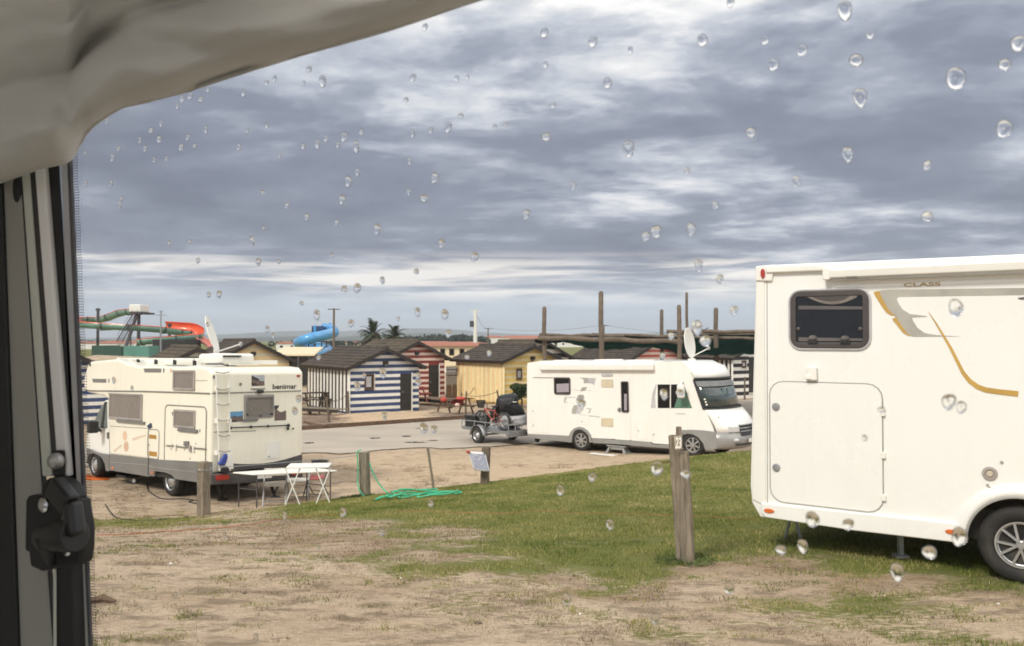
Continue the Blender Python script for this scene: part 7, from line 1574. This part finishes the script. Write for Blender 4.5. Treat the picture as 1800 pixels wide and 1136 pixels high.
def raindrops():
    D = [(747,47,6),(483,138,4.5),(543,121,5.5),(567,142,9),(534,146,3),(469,145,3.2),(726,136,6),(714,175,4.5),(803,137,3.5),(822,135,3),(428,163,5),(334,168,5),(353,174,5),(320,173,4),(312,186,4),(365,157,3),(188,212,3.5),(265,229,5),(283,217,3),(246,246,4),(279,244,5.5),(255,261,3.5),(208,261,4),(197,277,4.5),(271,281,4.5),(318,258,5),(330,241,4),(342,256,3.5),(362,228,3.8),(420,258,5),(469,220,4),(492,272,3.2),(533,257,5.5),(558,253,6),(573,243,5),(594,254,4.5),(605,240,8),(635,232,5),(626,257,8),(725,235,5.5),(757,229,5),(788,223,8),(810,203,5),(720,283,4.5),(150,270,3),(292,278,3),(435,228,3),(889,219,3.5),
         (628,302,5),(612,318,9),(601,350,8.5),(764,312,9),(745,348,8.5),(718,337,3.5),(663,402,9),(776,427,9),(834,451,9),(732,477,6),(672,492,5),(539,381,6),(504,361,4.5),(592,391,4),(583,448,3.5),(443,423,6),(297,428,4),(454,460,6.5),(348,458,3.5),(462,338,4.5),(210,360,4),(195,322,4.5),(333,425,3),(628,506,9),(605,508,7.5),(557,553,7),(782,552,9),(385,517,6),(367,518,4),(530,533,4),(734,548,6.5),(365,570,3),(150,322,3.5),(213,350,3),(463,400,3),(470,578,3.5),(490,460,3),
         (925,376,8),(1008,327,5.5),(960,240,11),(1105,260,14),(1068,145,11),(1042,73,9),(957,57,8),(972,185,6),(959,113,4),(1235,70,13),(1284,4,8),(1360,113,9),(1320,232,12),(1485,17,15),(1680,136,21),(1790,75,14),(1765,225,14),(1766,113,11),(1490,270,11),(1215,402,11),(1153,406,13),(1135,415,8),(1630,380,12),(1228,465,8),(1257,360,6),(1265,490,8),(1410,88,9),(1505,105,16),(1512,170,14),(870,222,4),(1530,60,6),(1345,70,6),(1208,300,6),(1108,88,5),(1400,318,8),(1630,290,7),
         (603,900,7),(670,935,7),(560,960,3),(985,861,9),(1041,838,9),(1155,822,14),(1205,832,12),(1072,921,8),(996,1052,10),(1152,1086,11),(1282,1033,10),(1373,966,12),(1411,959,10),(1428,912,16),(1491,921,11),(1686,942,17),(1634,970,16),(1577,1004,14),(1680,540,17),(1668,705,16),(1690,715,9),(1022,708,9),(1167,692,8),(757,884,6),(788,586,7),(617,568,6.5),(1240,598,16),(1225,575,12),(518,722,7),(525,700,6.5),(860,620,5.5),(821,627,5),(673,655,7),(628,678,8),(640,660,4.5),(560,628,4),(735,672,6.5),(676,730,6),(745,752,10),(763,754,7),(735,660,5),(1195,690,9),(480,590,3),(1520,770,5),(1290,545,8),(1180,590,6),(1550,720,6),(500,905,4.5),(395,940,3.5),(308,1045,4),(450,1120,5),(235,845,3),(200,668,3.2),(232,682,3.2),(700,560,3),(1165,625,5)]
    gm = bpy.data.materials.new('rain_water'); gm.use_nodes = True; q = gm.node_tree; q.nodes.clear(); o_ = nd(q, 'ShaderNodeOutputMaterial'); g = nd(q, 'ShaderNodeBsdfGlass'); g.inputs['IOR'].default_value = 1.33; g.inputs['Roughness'].default_value = 0; q.links.new(g.outputs[0], o_.inputs[0])
    protos = []
    for s in range(5):
        r = random.Random(50 + s); vs = []; k, seg = 7, 20; el_ = (1.15, 1.35, 1.0, 1.5, 1.2)[s]; hgt = (.58, .52, .6, .5, .5)[s]
        for i in range(k + 1):
            a = math.pi / 2 * i / k; rad = math.cos(a); h = math.sin(a) * hgt
            for j in range(seg):
                b = 2 * math.pi * j / seg; w = 1 + .06 * math.sin(b * 2 + s) + .05 * math.sin(b * 3 + s * 2); x = math.cos(b) * rad * w; z = math.sin(b) * rad * w * el_ * (1 - .12 * math.sin(b)); vs.append((x, h * (1 - .18 * math.sin(b) * rad), z))
        fs = [(i * seg + j, i * seg + (j + 1) % seg, (i + 1) * seg + (j + 1) % seg, (i + 1) * seg + j) for i in range(k) for j in range(seg)] + [tuple(range(seg - 1, -1, -1)), tuple(range(k * seg, k * seg + seg))]
        me = bpy.data.meshes.new('raindrop'); me.from_pydata(vs, [], fs); bm = bmesh.new(); bm.from_mesh(me); bmesh.ops.recalc_face_normals(bm, faces=bm.faces); bm.to_mesh(me); bm.free(); me.materials.append(gm)
        me.polygons.foreach_set('use_smooth', [len(p.vertices) == 4 for p in me.polygons]); protos.append(me)
    r = random.Random(4)
    for i, (x, y, rad) in enumerate(D):
        c = WP.P(*WP.pk(x, y, -.0032), -.0032); dist = (c - CAM).length; s = (rad * .68 + 1.5 if rad <= 8 else 6.9 + (rad - 8) * .5) / F * dist
        o = bpy.data.objects.new('raindrop', protos[i % 5]); COL.objects.link(o); o.location = c
        o.rotation_euler = (0, 0, math.atan2(WU.y, WU.x)); o.scale = (s * r.uniform(.85, 1.05), s * r.uniform(.9, 1.1), s * r.uniform(.9, 1.05)); o.rotation_euler.rotate_axis('Y', r.uniform(-.25, .25)) if False else None
        tag(o, 'clear raindrop clinging to the outside of the wet motorhome window', 'raindrop', 'raindrops on the window pane')
raindrops()
